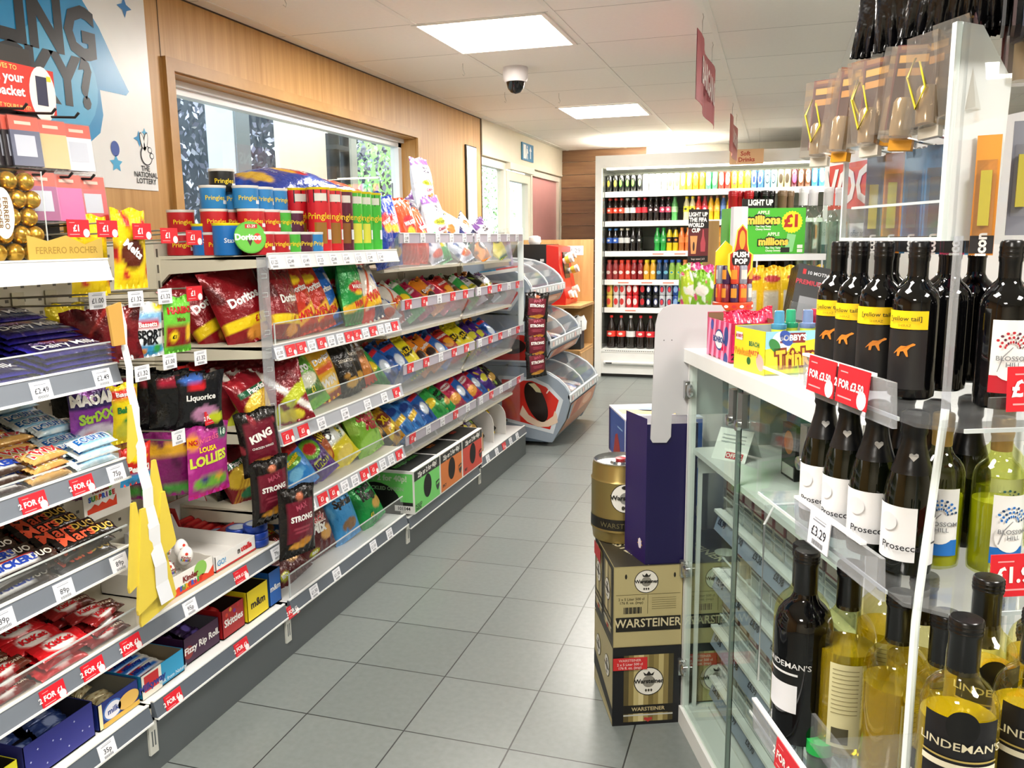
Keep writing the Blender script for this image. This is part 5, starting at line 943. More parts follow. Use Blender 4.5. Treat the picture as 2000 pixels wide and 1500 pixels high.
# cigarette racks
RB = M('8e9ab0', .4); PT = [M('7d1f26', .35), M('8f1b22', .35), M('5c2a24', .35)]; PW = M('d9dad2', .3)
CIGT = []
for top in (0, 1, 2):
    m = MB(); m.box(-.011, .011, -.027, .027, 0, .055, M(('cfd2cc', 'd9d2bd', 'c4ccd0')[top], .35)); m.box(-.011, .011, -.027, .027, .055, .086, PT[top]); f = Fr(m, (-.011, 0, .04), (0, -1, 0), (0, 0, 1)); f.rect(-.02, -.028, .02, .0, M('9aa3a2', .4)); f.rect(-.021, .02, .021, .038, M('c8b8b0'), 1); f.rect(-.024, .002, .024, .010, M('5d6366'), 1)
    CIGT.append(m.mesh('pack'))
rn = random.Random(8)
for r, z in enumerate((.605, .445, .29, .145, .058)):
    m = MB(); m.box(.075, .30, -LN+.03, -.03, z-.012, z, CW); m.prism([(.075, z), (.082, z), (.082, z-.05), (.060, z-.05)], 'y', -LN+.03, -.03, RB) if r < 4 else m.box(.06, .075, -LN+.03, -.03, z-.012, z, CW)
    m.box(.06, .078, -LN+.03, -.03, z-.004, z+.004, CW)
    if r < 4:
        for k in range(7):
            b = -.07-.118*k; f = Fr(m, (.0668, b, z-.024), (0, -1, 0), (.29, 0, .96), .0008); f.text('£' + ('6.99', '8.90', '9.36', '8.98')[(k+r) % 4], 0, 0, .022, M('1c2436'), 1, .03)
    m.obj('rack_shelf', cab)
    m = MB(); m.box(.082, .084, -LN+.035, -.035, z+.004, z+.034, ACR)
    for k in range(14): m.box(.082, .10, -.038-.0605*k, -.0365-.0605*k, z+.004, z+.06, ACR)
    m.box(.081, .086, -LN+.035, -.035, z+.033, z+.035, ACRE); m.obj('clear_pusher_rack', cab)
    if r < 4:
        for k in range(14):
            if rn.random() < (.08, .18, .25, .35)[r]: continue
            for q in range(2 if (r + k) % 3 else 4):
                up = .0 if not (r == 1 and k in (0, 1, 3, 4, 5, 7, 8)) else .022
                put(CIGT[(r+k//3) % 3], 'cigarette_packet', cl(.098+.024*q, -.067-.0605*k, z+.001+up), (0, 0, RZ), 'pale cigarette packet with dark red top on the %s rack shelf behind the glass doors' % ORD[r], 'cigarette packet', 'cigarette packets on the %s rack shelf' % ORD[r])
# things on the glass fronted top shelf
def tent(a, b, rz, label, red=True, s=1.):
    m = MB(); w, h, d = .045*s, .07*s, .04*s
    for sg in (-1, 1): m.add([(sg*d, -w, 0), (sg*d, w, 0), (0, w, h), (0, -w, h), (sg*d-.001, -w, 0), (sg*d-.001, w, 0), (-.001, w, h-.001), (-.001, -w, h-.001)], [(0, 1, 2, 3), (7, 6, 5, 4), (0, 3, 7, 4), (1, 5, 6, 2)], M('eef1ee', .4))
    f = Fr(m, (-d-.001, 0, 0), (0, -1, 0), (d, 0, h), .001)
    for i in range(3): f.rect(-w*.7, .045*s+.009*s*i, w*.7, .048*s+.009*s*i, M('a9b0b0'))
    if red: f.rect(-w*.2, .006, w*.8, .022*s, M('c2262e'), 2); f.text('OFFER', w*.3, .013*s, .015*s, M(W1), 3, .02)
    cput(m, 'tent_card', a, b, .7655, rz, label=label, cat='card')
tent(.08, -.12, 40, 'small folded white price card standing alone behind the first glass door'); tent(.10, -.60, 45, 'folded white price card in the middle of the glass topped shelf'); tent(.08, -.70, 60, 'folded pale card nearest the wine rack on the cabinet shelf', False); tent(.22, -.48, 35, 'plain folded white card at the back of the cabinet shelf', False, .8); tent(.20, -.60, 40, 'grey folded card at the back right of the cabinet shelf', False, .9)
m = MB(); m.box(-.03, .03, -.035, .035, 0, .12, M('1c1a19', .4)); f = Fr(m, (-.03, 0, .06), (0, -1, 0), (0, 0, 1)); f.ell(0, .02, .024, .026, M('c87a2a')); f.rect(-.03, -.055, .03, -.03, M('d9dcd6')); cput(m, 'tobacco_box', .16, -.30, .7655, 0, label='black upright box with orange oval inside the cabinet', cat='box')
m = MB(); m.box(-.03, .03, -.035, .035, 0, .05, M('1f5fa0', .4)); cput(m, 'tobacco_box', .17, -.295, .8865, 0, label='small blue box on top of the black box inside the cabinet', cat='box')
for i, (a, b, rz) in enumerate(((.30, -.52, 5), (.30, -.64, -8), (.30, -.75, 10), (.22, -.80, -6))):
    m = MB(); m.box(-.04, .04, -.055, .055, 0, .035, M(('1a1c1a', '2c5a34', '1a1c1a', '23302a')[i], .4)); f = Fr(m, (-.04, 0, .017), (0, -1, 0), (0, 0, 1)); f.rect(-.045, -.008, .045, .008, M('5d665f')); cput(m, 'tobacco_pouch_box', a, b, .7655, rz, label='low dark tobacco box, %s along the back of the cabinet shelf' % ORD[i], cat='box', group='low tobacco boxes')
# ---- beer cartons, keg, purple display and its grey header
def beer_logo(f, u, v, r, k=3):
    f.ell(u, v, r, r, M('1a1814'), k, 32); f.ell(u, v, r*.94, r*.94, M('efece2', .4), k+1, 32); f.ell(u, v, r*.42, r*.42, M('8d8a80'), k+2, 24); f.text('Warsteiner', u, v+r*.02, r*.42, M('15130f'), k+4, .03)
    f.poly([(u-r*.28, v+r*.42), (u+r*.28, v+r*.42), (u+r*.38, v+r*.68), (u+r*.16, v+r*.52), (u, v+r*.74), (u-r*.16, v+r*.52), (u-r*.38, v+r*.68)], M('23211c'), k+3)
    for q in (-1, 0, 1): f.ell(u+q*r*.18, v-r*.62, r*.07, r*.10, M('4a463c'), k+3, 12)
def keg_art(f, u, v, w, h, k=2):
    for i in range(10):     # printed metal sheen bands of the pictured keg
        f.rect(u-w/2+w*i/10, v-h/2+.004, u-w/2+w*(i+1)/10, v+h/2-.004, M(('5c5130', '8a7a48', 'c4b57c', 'd9cc98', 'a4935c', '7c6c3c', '94834c', 'bfb078', '8a7a48', '4c4326')[i], .35), k)
    f.rect(u-w/2, v-h*.36, u+w/2, v-h*.24, M('191712'), k+1); f.text('WARSTEINER', u, v-h*.30, h*.075, M('c9b98a'), k+2, .02); f.rect(u-w/2, v-h*.395, u+w/2, v-h*.375, M('c9cbc4'), k+1)
    f.poly([(u, v-h*.49), (u-.012, v-h*.45), (u-.010, v-h*.42), (u, v-h*.43), (u+.010, v-h*.42), (u+.012, v-h*.45)], M('b83a34'), k+2); beer_logo(f, u, v+h*.10, w*.30, k+2)
def beer_carton(a, b, z, rot, lower, label):
    """carton of kegs: footprint .185 by .255, height .225"""
    W2, L2, H = .092, .128, .224; m = MB(); base = M('15161a' if lower else 'ab9f70', .45)
    m.box(-W2, W2, -L2, L2, 0, H, base)
    f = Fr(m, (0, -L2, H/2), (1, 0, 0), (0, 0, 1))
    if lower:
        keg_art(f, .005, -.006, .135, .20); f.rect(-W2, .050, -.0, .085, M('d22a2c'), 9); f.text('WARSTEINER', -.047, .077, .010, M('f2d0c8'), 10, .01); f.text('2 x 5 Liter 500 cl', -.047, .066, .010, M('f2e0dc'), 10, .01); f.text('176 fl. oz. (imp)', -.047, .056, .010, M('f2e0dc'), 10, .01)
    else:
        f.rect(-W2+.002, -H/2+.002, W2-.002, H/2-.002, M('b8ac7c', .45), 1); f.rect(-W2+.006, .034, W2-.006, .0352, M('6d6440'), 2); beer_logo(f, -.006, .070, .032, 3)
        f.rect(-W2+.006, -.068, W2-.004, -.028, M('17150f'), 3); f.text('WARSTEINER', 0, -.046, .033, M('d6cba4'), 4, .015, sx=.9); f.rect(-.002, -.02, -.0008, .034, M('6d6440'), 2)
        for i in range(14): f.rect(-.066+.0035*i, -.018, -.0645+.0035*i+.001*(i % 3), .0, M('26241e'), 3)
        f.text('2 x 5 Liter 500 cl', -.045, .022, .010, M('4c462e'), 2); f.text('176 fl. oz. (imp)', -.045, .012, .010, M('4c462e'), 2)
        for i in range(6): f.rect(.01, .024-.006*i, .075, .0225-.006*i, M('8a8158'), 2)
        for u in (-.06, .07): f.ell(u, .085, .003, .007, M('1d1a12'), 2, 12)
    f = Fr(m, (-W2, 0, H/2), (0, -1, 0), (0, 0, 1)); f.rect(-L2+.002, -H/2+.002, L2-.002, H/2-.002, M('b3a87c' if lower else '2f2c22', .45), 1)
    if lower: f.poly([(-L2, -H/2+.10), (-L2, -H/2+.05), (L2, -H/2+.02), (L2, -H/2+.05)], M('17150f'), 2); f.rect(-L2+.01, -H/2+.006, L2-.01, -H/2+.018, M('c9be8c'), 3); beer_logo(f, .06, .03, .03, 4); beer_logo(f, -.06, .03, .03, 4)
    else:
        for u in (-.066, .058): keg_art(f, u, .006, .10, .19, 3)
        f.rect(-L2+.01, .06, -.03, .10, M('c2282c'), 12)
    f = Fr(m, (0, 0, H), (1, 0, 0), (0, 1, 0)); f.rect(-W2+.001, -L2+.001, W2-.001, L2-.001, M('3a372d' if not lower else '2a2822', .45)); f.text('WARSTEINER', -.035, .01, .045, M('d6cba4'), 2, .02, -1.2); f.ell(.04, -.06, .03, .03, M('e3e0d4'), 2)
    return cput(m, 'beer_carton', a, b, z, rot, label=label, cat='carton', group='cartons of beer kegs')
beer_carton(-.101, .128, .0, 0, True, 'lower front beer carton with pictured gold keg and red sticker')
beer_carton(-.100, .130, .225, 0, False, 'upper front beer carton with white round badge, standing on the kegs carton')
beer_carton(.09, .130, .0, 0, True, 'lower beer carton behind the cabinet glass')
beer_carton(.09, .130, .225, 0, False, 'upper beer carton partly behind the cabinet glass')
t = put(None, 'beer_keg', cl(-.125, .235, .4505), (0, 0, RZ), 'gold five litre beer keg with white badge standing on the beer cartons', 'keg')
KG = M('a8935a', .28, .75); KR = 0.082
m = MB(); m.lathe([(.001, .004), (.072, .004), (.074, 0), (.077, .002), (.078, .012), (.080, .03), (.0835, .034), (.082, .06), (.082, .17), (.0835, .176), (.080, .182), (.079, .215), (.076, .222), (.077, .226)], KG, 40, cap=False); m.obj('shell', t)
m = MB(); m.lathe([(.077, .226), (.074, .228), (.073, .218), (.03, .216), (.001, .216)], M('b8bab8', .25, .85), 40, cap=False); m.lathe([(.001, .216), (.03, .216), (.026, .222), (.001, .222)], CHR, 24); m.obj('top', t)
m = MB(); m.lathe([(.001, .222), (.013, .222), (.015, .229), (.001, .230)], M('c8242c', .35), 20); m.obj('bung', t)
def wrap(m, r, a0, a1, z0, z1, mat, n=14, k=1):
    v = [((r+.0005*k)*cos(a0+(a1-a0)*i/n), (r+.0005*k)*sin(a0+(a1-a0)*i/n), z) for z in (z0, z1) for i in range(n+1)]
    m.add(v, [(i, i+1, n+2+i, n+1+i) for i in range(n)], mat, True)
def wtext(m, r, a0, zc, s, size, mat, k=2, bold=.02, rot=0):
    vs, fs = text_geo(s, bold); c, q = cos(rot), sin(rot)
    m.add([((r+.0006*k)*cos(a0+(x*c-y*q)*size/r), (r+.0006*k)*sin(a0+(x*c-y*q)*size/r), zc+(x*q+y*c)*size) for x, y in vs], fs, mat)
def wdisc(m, r, a0, zc, R, mat, k=1, n=28, ry=None):
    ry = ry or R; c = [((r+.0005*k)*cos(a0), (r+.0005*k)*sin(a0), zc)]; ring = [((r+.0005*k)*cos(a0+R*cos(2*pi*i/n)/r), (r+.0005*k)*sin(a0+R*cos(2*pi*i/n)/r), zc+ry*sin(2*pi*i/n)) for i in range(n)]
    mid = [((r+.0005*k)*cos(a0+R*.5*cos(2*pi*i/n)/r), (r+.0005*k)*sin(a0+R*.5*cos(2*pi*i/n)/r), zc+ry*.5*sin(2*pi*i/n)) for i in range(n)]
    m.add(c+mid+ring, [(0, 1+i, 1+(i+1) % n) for i in range(n)]+[(1+i, 1+n+i, 1+n+(i+1) % n, 1+(i+1) % n) for i in range(n)], mat, True)
m = MB(); a0 = radians(-92); wdisc(m, .0825, a0, .135, .042, M('1b1914'), 1); wdisc(m, .0825, a0, .135, .040, M('eceae2', .35), 2); wdisc(m, .0825, a0, .135, .017, M('8a8a84'), 3); wtext(m, .083, a0, .137, 'Warsteiner', .018, M('14120e'), 6, .03); wdisc(m, .0825, a0, .166, .012, M('201d16'), 4, ry=.006)
for q in (-1, 0, 1): wdisc(m, .0825, a0+.09*q, .108, .004, M('3c392f'), 5, ry=.006)
m.obj('badge', t)
m = MB(); wrap(m, .0822, -3.4, .3, .040, .072, M('1b1812', .35), 40, 2); wtext(m, .083, radians(-100), .055, 'WARSTEINER', .02, M('6b6344'), 5, 0); m.obj('dark_band', t)
m = MB(); m.lathe([(.001, 0), (.014, 0), (.016, .006), (.012, .012), (.001, .013)], M('a8242a', .3), 18); m.tr(Matrix.Rotation(radians(-75), 4, 'Z') @ Matrix.Translation((.080, 0, .028)) @ Matrix.Rotation(pi/2, 4, 'Y')); m.obj('tap', t)
PUR = M('171044', .45); PU2 = M('2c1a5c', .35)
root = put(None, 'display_stand', cl(-.05, .04, .45), (0, 0, RZ), 'dark purple card display box with a tall grey header card, on the beer cartons', 'display')
m = MB(); m.box(-.058, .075, -.03, .08, 0, .375, PUR); m.prism([(-.058, -.03), (-.0585, -.03), (-.086, .085), (-.0855, .085)], 'z', 0, .39, PU2); m.box(-.0855, -.058, .079, .08, 0, .37, PU2)
f = Fr(m, (-.072, .026, .06), (.235, -.97, 0), (0, 0, 1)); f.star(.03, -.01, .016, M('e8b02a'), 3, 7, .4); f.ell(.03, -.01, .009, .014, M('e9e0f0'), 4); m.obj('card_box', root)
HGP = [(-.05, .338), (-.044, .328), (-.008, .327), (.003, .342), (.004, .40), (.014, .404), (.016, .398), (.075, .398), (.15, .398), (.15, .64), (.125, .675), (.0, .680), (-.022, .672), (-.036, .655), (-.042, .63)]
m = MB(); m.prism(HGP, 'y', -.034, -.031, M('c3c3c6', .5)); f = Fr(m, (0, -.034, 0), (1, 0, 0), (0, 0, 1)); f.ell(-.02, .59, .0015, .0015, M('3a3a3c'), 1, 8); f.ell(.0, .59, .0015, .0015, M('3a3a3c'), 1, 8); m.obj('header_card', root)
for i, z in enumerate((.0, .152, .304, .456, .608)):
    m = MB(); m.box(-.10, .14, -.10, .13, 0, .15, M('e4e2ea', .4)); f = Fr(m, (-.10, 0, .075), (0, -1, 0), (0, 0, 1)); f.rect(-.128, -.07, .098, .07, M('1d4fa8', .35)); f.poly([(-.06, -.07), (-.03, .0), (.0, .01), (.03, -.02), (.06, -.07)], M('a8322c'), 2); f.rect(-.128, -.07, -.108, .07, M('2a2460'), 2); f.rect(.0, .03, .07, .035, M('9ac0ea'), 2)
    f = Fr(m, (0, -.10, .075), (1, 0, 0), (0, 0, 1)); f.rect(-.098, -.07, .138, .07, M('2a62b8', .35)); f.rect(-.098, -.074, .138, -.05, M('e4e2ea'), 2)
    f = Fr(m, (0, .0, .15), (1, 0, 0), (0, 1, 0)); f.rect(-.098, -.098, .138, .128, M('cdd6ec', .4)); f.poly([(-.09, -.02), (.13, -.06), (.13, .0), (-.09, .05)], M('e9c87a'), 2); f.ell(.02, .04, .05, .03, M('8aa8e0'), 2)
    cput(m, 'blue_carton', .02, .48, z, 0, label='blue picture carton, %s from the floor in the stack behind the keg' % ORD[i], cat='carton', group='blue cartons stacked behind the keg')
# ---- on the counter lid
def box_art(root_label, a, b, w, d, h, rz, left, front, inn, col, name='display_box', hb=None, cutf=.0):
    root = put(None, name, cl(a, b, 1.0185), (0, 0, RZ+radians(rz)), root_label, 'box'); m = MB(); t_ = .0015; hb = hb or h; mo, mi = M(col, .38), M(inn, .6)
    m.box(0, w, 0, d, 0, .003, mi)
    m.box(0, w, 0, t_, 0, h-cutf, mo); m.box(t_, w-t_, t_, t_+.0006, .003, h-cutf-.001, mi); m.box(0, t_, 0, d, 0, h, mo); m.box(t_, t_+.0006, t_, d-t_, .003, h-.001, mi); m.box(w-t_, w, 0, d, 0, h, mo); m.box(w-t_-.0006, w-t_, t_, d-t_, .003, h-.001, mi); m.box(0, w, d-t_, d, 0, hb, mo); m.box(t_, w-t_, d-t_-.0006, d-t_, .003, hb-.001, mi)
    left(Fr(m, (0, d/2, h/2), (0, -1, 0), (0, 0, 1)), d, h); front(Fr(m, (w/2, 0, h/2), (1, 0, 0), (0, 0, 1)), w, h)
    m.obj('carton', root); return root
def pl_(f, l, h):
    for i in range(5): f.poly([(-l/2+l*i/5, -h/2), (-l/2+l*(i+.5)/5, -h/2), (-l/2+l*(i+.9)/5, h/2), (-l/2+l*(i+.5)/5, h/2)], M('f49ac0'), 1)
    f.ell(.005, .0, .030, .024, M('23408c'), 2); f.ell(.005, .0, .027, .020, M('f4f0f6'), 3); f.text('BONBON', .005, .0, .018, M('23408c'), 4, .04); f.ell(-.045, .03, .010, .012, M('3a4aa8'), 2); f.ell(.05, .012, .013, .022, M('23408c'), 2); f.ell(.05, -.04, .013, .016, M('23408c'), 2)
def pf_(f, w, h):
    f.rect(-w/2, .02, w/2, h/2, M('b8184a'), 1); f.rect(-w/2+.01, -.02, w/2, .005, M('e03c7c'), 1); f.rect(-w/2+.01, -.035, w/2, -.02, M('b8184a'), 2); f.ell(-.03, .026, .026, .018, M('1c141c'), 3); f.text('Bassett', -.03, .026, .018, M(W1), 4, .03); f.ell(.01, -.0, .02, .014, M('1f2440'), 3); f.text('24 x 70g', -.032, -h/2+.014, .019, M('1d0f18'), 4, .03)
box_art('open pink carton of sweets on the counter beside the yellow drinks carton', .005, -.265, .13, .165, .088, 0, pl_, pf_, '8a6a4c', 'd8246a', hb=.10)
for i in range(5): put(packet('pinkb', dict(b='c81c44', s=[('n', 'e8406c', 5, .6, 1), ('e', .5, .5, .3, .2, 'f4d0dc')]), .10, .095, .035), 'sweet_bag', cl(.045+.018*i, -.20+.016*i, 1.03), (radians(-14), radians(14-6*i), RZ+radians(20-8*i)), 'pink and red sweet bag, %s back in the pink carton' % ORD[i], 'sweets', 'sweet bags in the pink carton')
def tl_(f, l, h):
    f.rect(-l/2, -h/2, l/2, -h*.1, M('f2e24a'), 1); f.rect(-.055, .018, -.028, .034, M('e9e0e6'), 2); f.text('BOBBYS', -.041, .026, .009, M('c22a3c'), 3, .03); f.text('Trinketts', -.026, -.006, .019, M('f0a02a'), 3, .05); f.rect(.005, -.012, .035, .022, M('e6d93c'), 2); f.text('BEACH', .02, .014, .013, M('2f7c4c'), 3, .03); f.text('PARTY', .02, -.004, .013, M('d8503c'), 3, .03); f.ell(.045, -.02, .014, .018, M('e8b4a8'), 2, rot=.6); f.ell(.0, -.022, .008, .008, M('2a6a2c'), 2)
def tf_(f, w, h):
    f.poly([(-w/2, h*.1), (w/2, h*.5), (-w/2, h*.5)], M('8cc4dc'), 1); f.ell(-w/2+.035, .022, .022, .022, M('efe9f0'), 2); f.ell(-w/2+.045, .03, .012, .018, M('2a4aa0'), 3, rot=.7); f.ell(-w/2+.02, .016, .01, .016, M('2f7c3a'), 3, rot=.7)
    f.rect(-.076, .020, -.020, .040, M('7c1c1c'), 2); f.text('BOBBY\'S', -.048, .030, .016, M(W1), 3, .04); f.text('Trinketts', -.022, -.010, .046, M('7a2a10'), 3, .14, .06, sx=.72); f.text('Trinketts', -.022, -.010, .046, M('f0b02a'), 5, .04, .06, sx=.72)
box_art('open yellow and blue carton holding small drink bottles on the counter', .012, -.437, .215, .125, .088, 8, tl_, tf_, 'a9b2b4', 'e8e02a', hb=.09, cutf=.0)
def sq_bottle(a, b, liq, cap, label):
    t = put(None, 'drink_bottle', cl(a, b, 1.022), (0, 0, RZ), label, 'bottle', 'small squeezy drink bottles in the yellow carton'); t.scale = (.9, .9, .80)
    MB().lathe([(.001, 0), (.016, 0), (.023, .012), (.024, .024), (.020, .036), (.017, .042), (.021, .052), (.024, .066), (.018, .082), (.013, .09)], liquid('juice_'+liq, liq, .45), 22).obj('body', t)
    MB().lathe([(.016, .088), (.0165, .108)], M('c8d84a', .35), 20).obj('neck_band', t)
    MB().lathe([(.016, .104), (.0175, .108), (.0175, .118), (.012, .120), (.011, .15), (.009, .152), (.001, .152)], liquid('cap_'+cap, cap, .35), 20).obj('cap', t)
for a, b, l, c, lb in ((.06, -.385, 'c84a1c', '5aaed8', 'orange drink bottle with pale blue spout cap, leftmost in the yellow carton'), (.095, -.36, '2a7c9c', '3cc08c', 'teal drink bottle with green spout cap'), (.125, -.375, '1f6c7c', '8aa4d8', 'dark teal drink bottle with lilac spout cap'), (.150, -.355, '16505c', 'd8405c', 'drink bottle with red spout cap behind the others'), (.17, -.37, '2a8aa4', '5aaed8', 'blue drink bottle with pale blue cap, rightmost'), (.20, -.36, '2a7c9c', '5aaed8', 'blue drink bottle half hidden by the wine rack')): sq_bottle(a, b, l, c, lb)
MB().box(0, .60, 0, .76, 0, .985, M('d9dad6', .5)).obj('till_counter', None, cl(.195, .03, 0), (0, 0, RZ), label='pale till counter behind the tobacco cabinet', cat='counter')
# push up lolly tower
t = put(None, 'lolly_stand', cl(.145, .12, .985), (0, 0, RZ), 'yellow and red lolly tower with two round tiers and a thumb shaped card', 'display')
MB().lathe([(.001, 0), (.012, 0), (.012, .12), (.001, .12)], M('f0d81c', .4), 18).obj('pole', t)
m = MB(); m.lathe([(.001, .120), (.050, .120), (.052, .124), (.052, .138), (.050, .140), (.001, .140)], M('d8481c', .4), 32)
for k in range(6): wdisc(m, .0522, radians(-150+22*k), .130, .006, M('f0e6dc' if k % 2 else 'c8242a'), 1, 10, .004)
m.obj('upper_tier', t); MB().lathe([(.001, .048), (.05, .048), (.05, .054), (.001, .054)], M('e0a81c', .4), 32).obj('lower_tier', t)
m = MB()
HEX = [(.022*cos(radians(60*k+30)), .022*sin(radians(60*k+30))) for k in range(6)]
m.prism([(x+.018, y+.022) for x, y in HEX], 'z', .10, .385, M('dcdfe8', .35)); m.obj('grey_column', t)
m = MB(); m.prism([(-.048, .185), (-.002, .18), (.002, .28), (-.02, .298), (-.045, .27)], 'y', .012, .016, M('f2dc2c', .35)); m.obj('yellow_card', t)
m = MB(); P0 = [(-.012, .18), (.016, .18), (.022, .205), (.032, .225), (.034, .262), (.024, .27), (.020, .29), (.018, .325), (.006, .34), (-.006, .325), (-.010, .29), (-.014, .272), (-.026, .264), (-.026, .225), (-.018, .205)]
m.prism([(x*1.12-.001, z) for x, z in P0], 'y', -.038, -.036, M('f2e24a', .4)); f = Fr(m, (0, -.038, 0), (1, 0, 0), (0, 0, 1)); f.poly([(x*.94+.0, .26+(z-.26)*.95) for x, z in P0], M('b8301c', .4), 1); f.ell(.004, .250, .024, .026, M('1d1216'), 2); f.ell(.006, .30, .008, .024, M('e0a02c'), 2); f.text('PUSH', .004, .262, .018, M(W1), 4, .05); f.text('POP', .004, .245, .018, M(W1), 4, .05); m.obj('push_pop_card', t)
POPT = []
for c in ('7c2430', '3c2048', 'c8402a', '8a8c9a'):
    m = MB(); m.lathe([(.001, 0), (.010, 0), (.011, .004), (.011, .044), (.009, .047), (.001, .047)], M(c, .3), 14); wrap(m, .011, -2.6, -1.2, .012, .036, M('d8d4cc' if c == '8a8c9a' else 'e0902c', .4), 6); POPT.append(m.mesh('pop'))
for tier, z0, n in (('upper', .1405, 11), ('lower', .0545, 11)):
    for k in range(n):
        a_ = 2*pi*k/n-2.4
        for q in range(2 if tier == 'upper' else 1):
            put(POPT[(k+q) % 4], 'push_up_lolly', cl(.145+.038*cos(a_), .12+.038*sin(a_), .985+z0+.0475*q), (0, 0, RZ+a_+1.6), '%s push up lolly, %s clockwise on the %s tier%s' % (('maroon', 'dark plum', 'orange', 'grey')[(k+q) % 4], ORD[k], tier, ', top layer' if q else ''), 'lolly', 'push up lollies on the round tiers')
# sweets rack and white shelf behind, with the green carton
SH = .60
root = put(None, 'counter_shelf', cl(.30, SH, .985), (0, 0, RZ), 'white wire legged shelf on the till counter under the green carton', 'shelf')
MB().box(.0, .31, -.03, .10, .232, .252, M('eef0f2', .35)).obj('shelf_board', root)
for a in (.035, .085, .30):
    MB().tube([(a, -.025, 0), (a, -.025, .232)], .003, M('e4e6e8', .3), 8).obj('leg', root)
MB().tube([(.035, -.025, .19), (.30, -.025, .19)], .003, M('e4e6e8', .3), 8).obj('cross_wire', root)
root = put(None, 'sweet_carton', cl(.305, SH+.01, 1.2375), (0, 0, RZ), 'bright green sweet carton with yellow £1 star on the white shelf', 'box')
m = MB(); m.box(0, .25, 0, .08, 0, .145, M('46b02c', .4)); f = Fr(m, (.125, 0, .0725), (1, 0, 0), (0, 0, 1)); YL = M('f0e01c', .4); BK = M('15140c', .5); RD = M('b0281c', .4)
f.star(.080, .028, .036, YL, 1, 22, .9); f.text('£1', .080, .030, .052, RD, 2, .05); f.star(-.092, -.048, .028, YL, 1, 22, .9); f.text('£1', -.092, -.046, .038, RD, 2, .05)
for u, v, s in ((-.015, .034, .036), (.02, -.034, .032)):
    f.text('APPLE', u+.0, v+.024, .015, M('d9ecc8'), 2, .03); f.text('millions', u, v, s, BK, 2, .16); f.text('millions', u, v, s, M('f0c84a'), 4, .05); f.text('The Tiny Tasty', u, v-.019, .0085, M(W1), 2, .02); f.text('Chewy Sweets', u, v-.028, .0085, M(W1), 2, .02)
f.poly([(.058, -.068), (.085, -.066), (.095, -.012), (.066, -.008)], M('8cd08c'), 2); f.rect(.045, -.068, .075, -.052, M('14180f'), 3); f.rect(.1, -.055, .118, -.044, M('e9efe2'), 3); f.rect(.1, -.068, .118, -.058, M('e9efe2'), 3); m.obj('carton', root)
for i, (a, c) in enumerate(((.365, 'f0c41c'), (.43, 'e9b81c'), (.50, 'f2cc2a'), (.57, 'e9c02a'))):
    D = dict(b=c, s=[('r', .2, .1, .8, .6, 'cfc8b4'), ('r', .1, .75, .9, .88, 'd8c030'), ('e', .55, .8, .34, .06, 'b02a2a')] if i % 2 else [('r', .15, .1, .7, .62, 'd9d6cc'), ('e', .6, .82, .3, .05, 'b02a2a')])
    me = packet('yb%d' % i, D, .085, .20, .03, i); put(me, 'sweet_bag', cl(a, SH-.03, 1.0), (radians(-2), 0, RZ+radians(-8+6*i)), 'tall yellow sweet bag, %s from the left below the white shelf' % ORD[i], 'sweets', 'yellow sweet bags below the shelf')
m = MB(); m.box(0, .05, 0, .012, 0, .36, OAK); m.obj('wood_board', None, cl(.235, SH+.05, .985), (0, 0, RZ), label='narrow upright oak board between the black sign and the lolly tower', cat='board')
m = MB(); m.box(0, .045, -.003, 0, 0, .20, M('e6e4de', .4)); f = Fr(m, (.022, -.003, .1), (1, 0, 0), (0, 0, 1)); f.rect(-.012, -.03, -.002, .07, M('5c4434')); f.rect(.002, -.05, .014, .05, M('8aa85c')); m.obj('photo_card', None, cl(.24, SH+.04, .99), (0, 0, RZ), label='pale framed picture card on the oak board behind the lolly tower', cat='card')
def fifa(a, b, z, w, h, label):
    m = MB(); m.box(0, w, 0, .003, 0, h, M('140f10', .35)); f = Fr(m, (w/2, 0, h/2), (1, 0, 0), (0, 0, 1)); f.rect(-w/2, -h*.38, w/2, h*.14, M('5c1418'), 1)
    for i, s in enumerate(('LIGHT UP', 'THE FIFA', 'WORLD', 'CUP')): f.text(s, -w*.04-(i > 1)*w*.10, h*.40-h*.10*i, h*.105, M(W1), 3, .05, sx=.8)
    f.poly([(-w*.36, -h*.34), (-w*.12, -h*.34), (-w*.05, 0), (-w*.42, 0)], M('e09a5c'), 2); f.ell(-w*.23, -h*.2, w*.05, h*.09, M('3c241a'), 3)
    f.poly([(w*.12, -h*.30), (w*.34, -h*.30), (w*.36, -h*.14), (w*.28, 0), (w*.26, h*.12), (w*.2, h*.12), (w*.18, 0), (w*.1, -h*.14)], M('b0404c'), 2); f.text('buy now | £1', 0, -h*.44, h*.05, M('d9c8c0'), 2)
    m.obj('promo_card', None, cl(a, b, z), (0, 0, RZ-.05), label=label, cat='sign')
fifa(.168, SH, 1.215, .064, .165, 'black and red promo card reading LIGHT UP with glass and bottle picture')
m = MB(); m.box(0, .10, 0, .003, 0, .03, M('140f10', .35)); f = Fr(m, (.05, 0, .017), (1, 0, 0), (0, 0, 1)); f.text('LIGHT UP', .01, 0, .024, M(W1), 2, .05, sx=.8); m.obj('promo_card', None, cl(.355, SH+.04, 1.383), (0, 0, RZ), label='black card reading LIGHT UP peeping over the green carton', cat='sign')
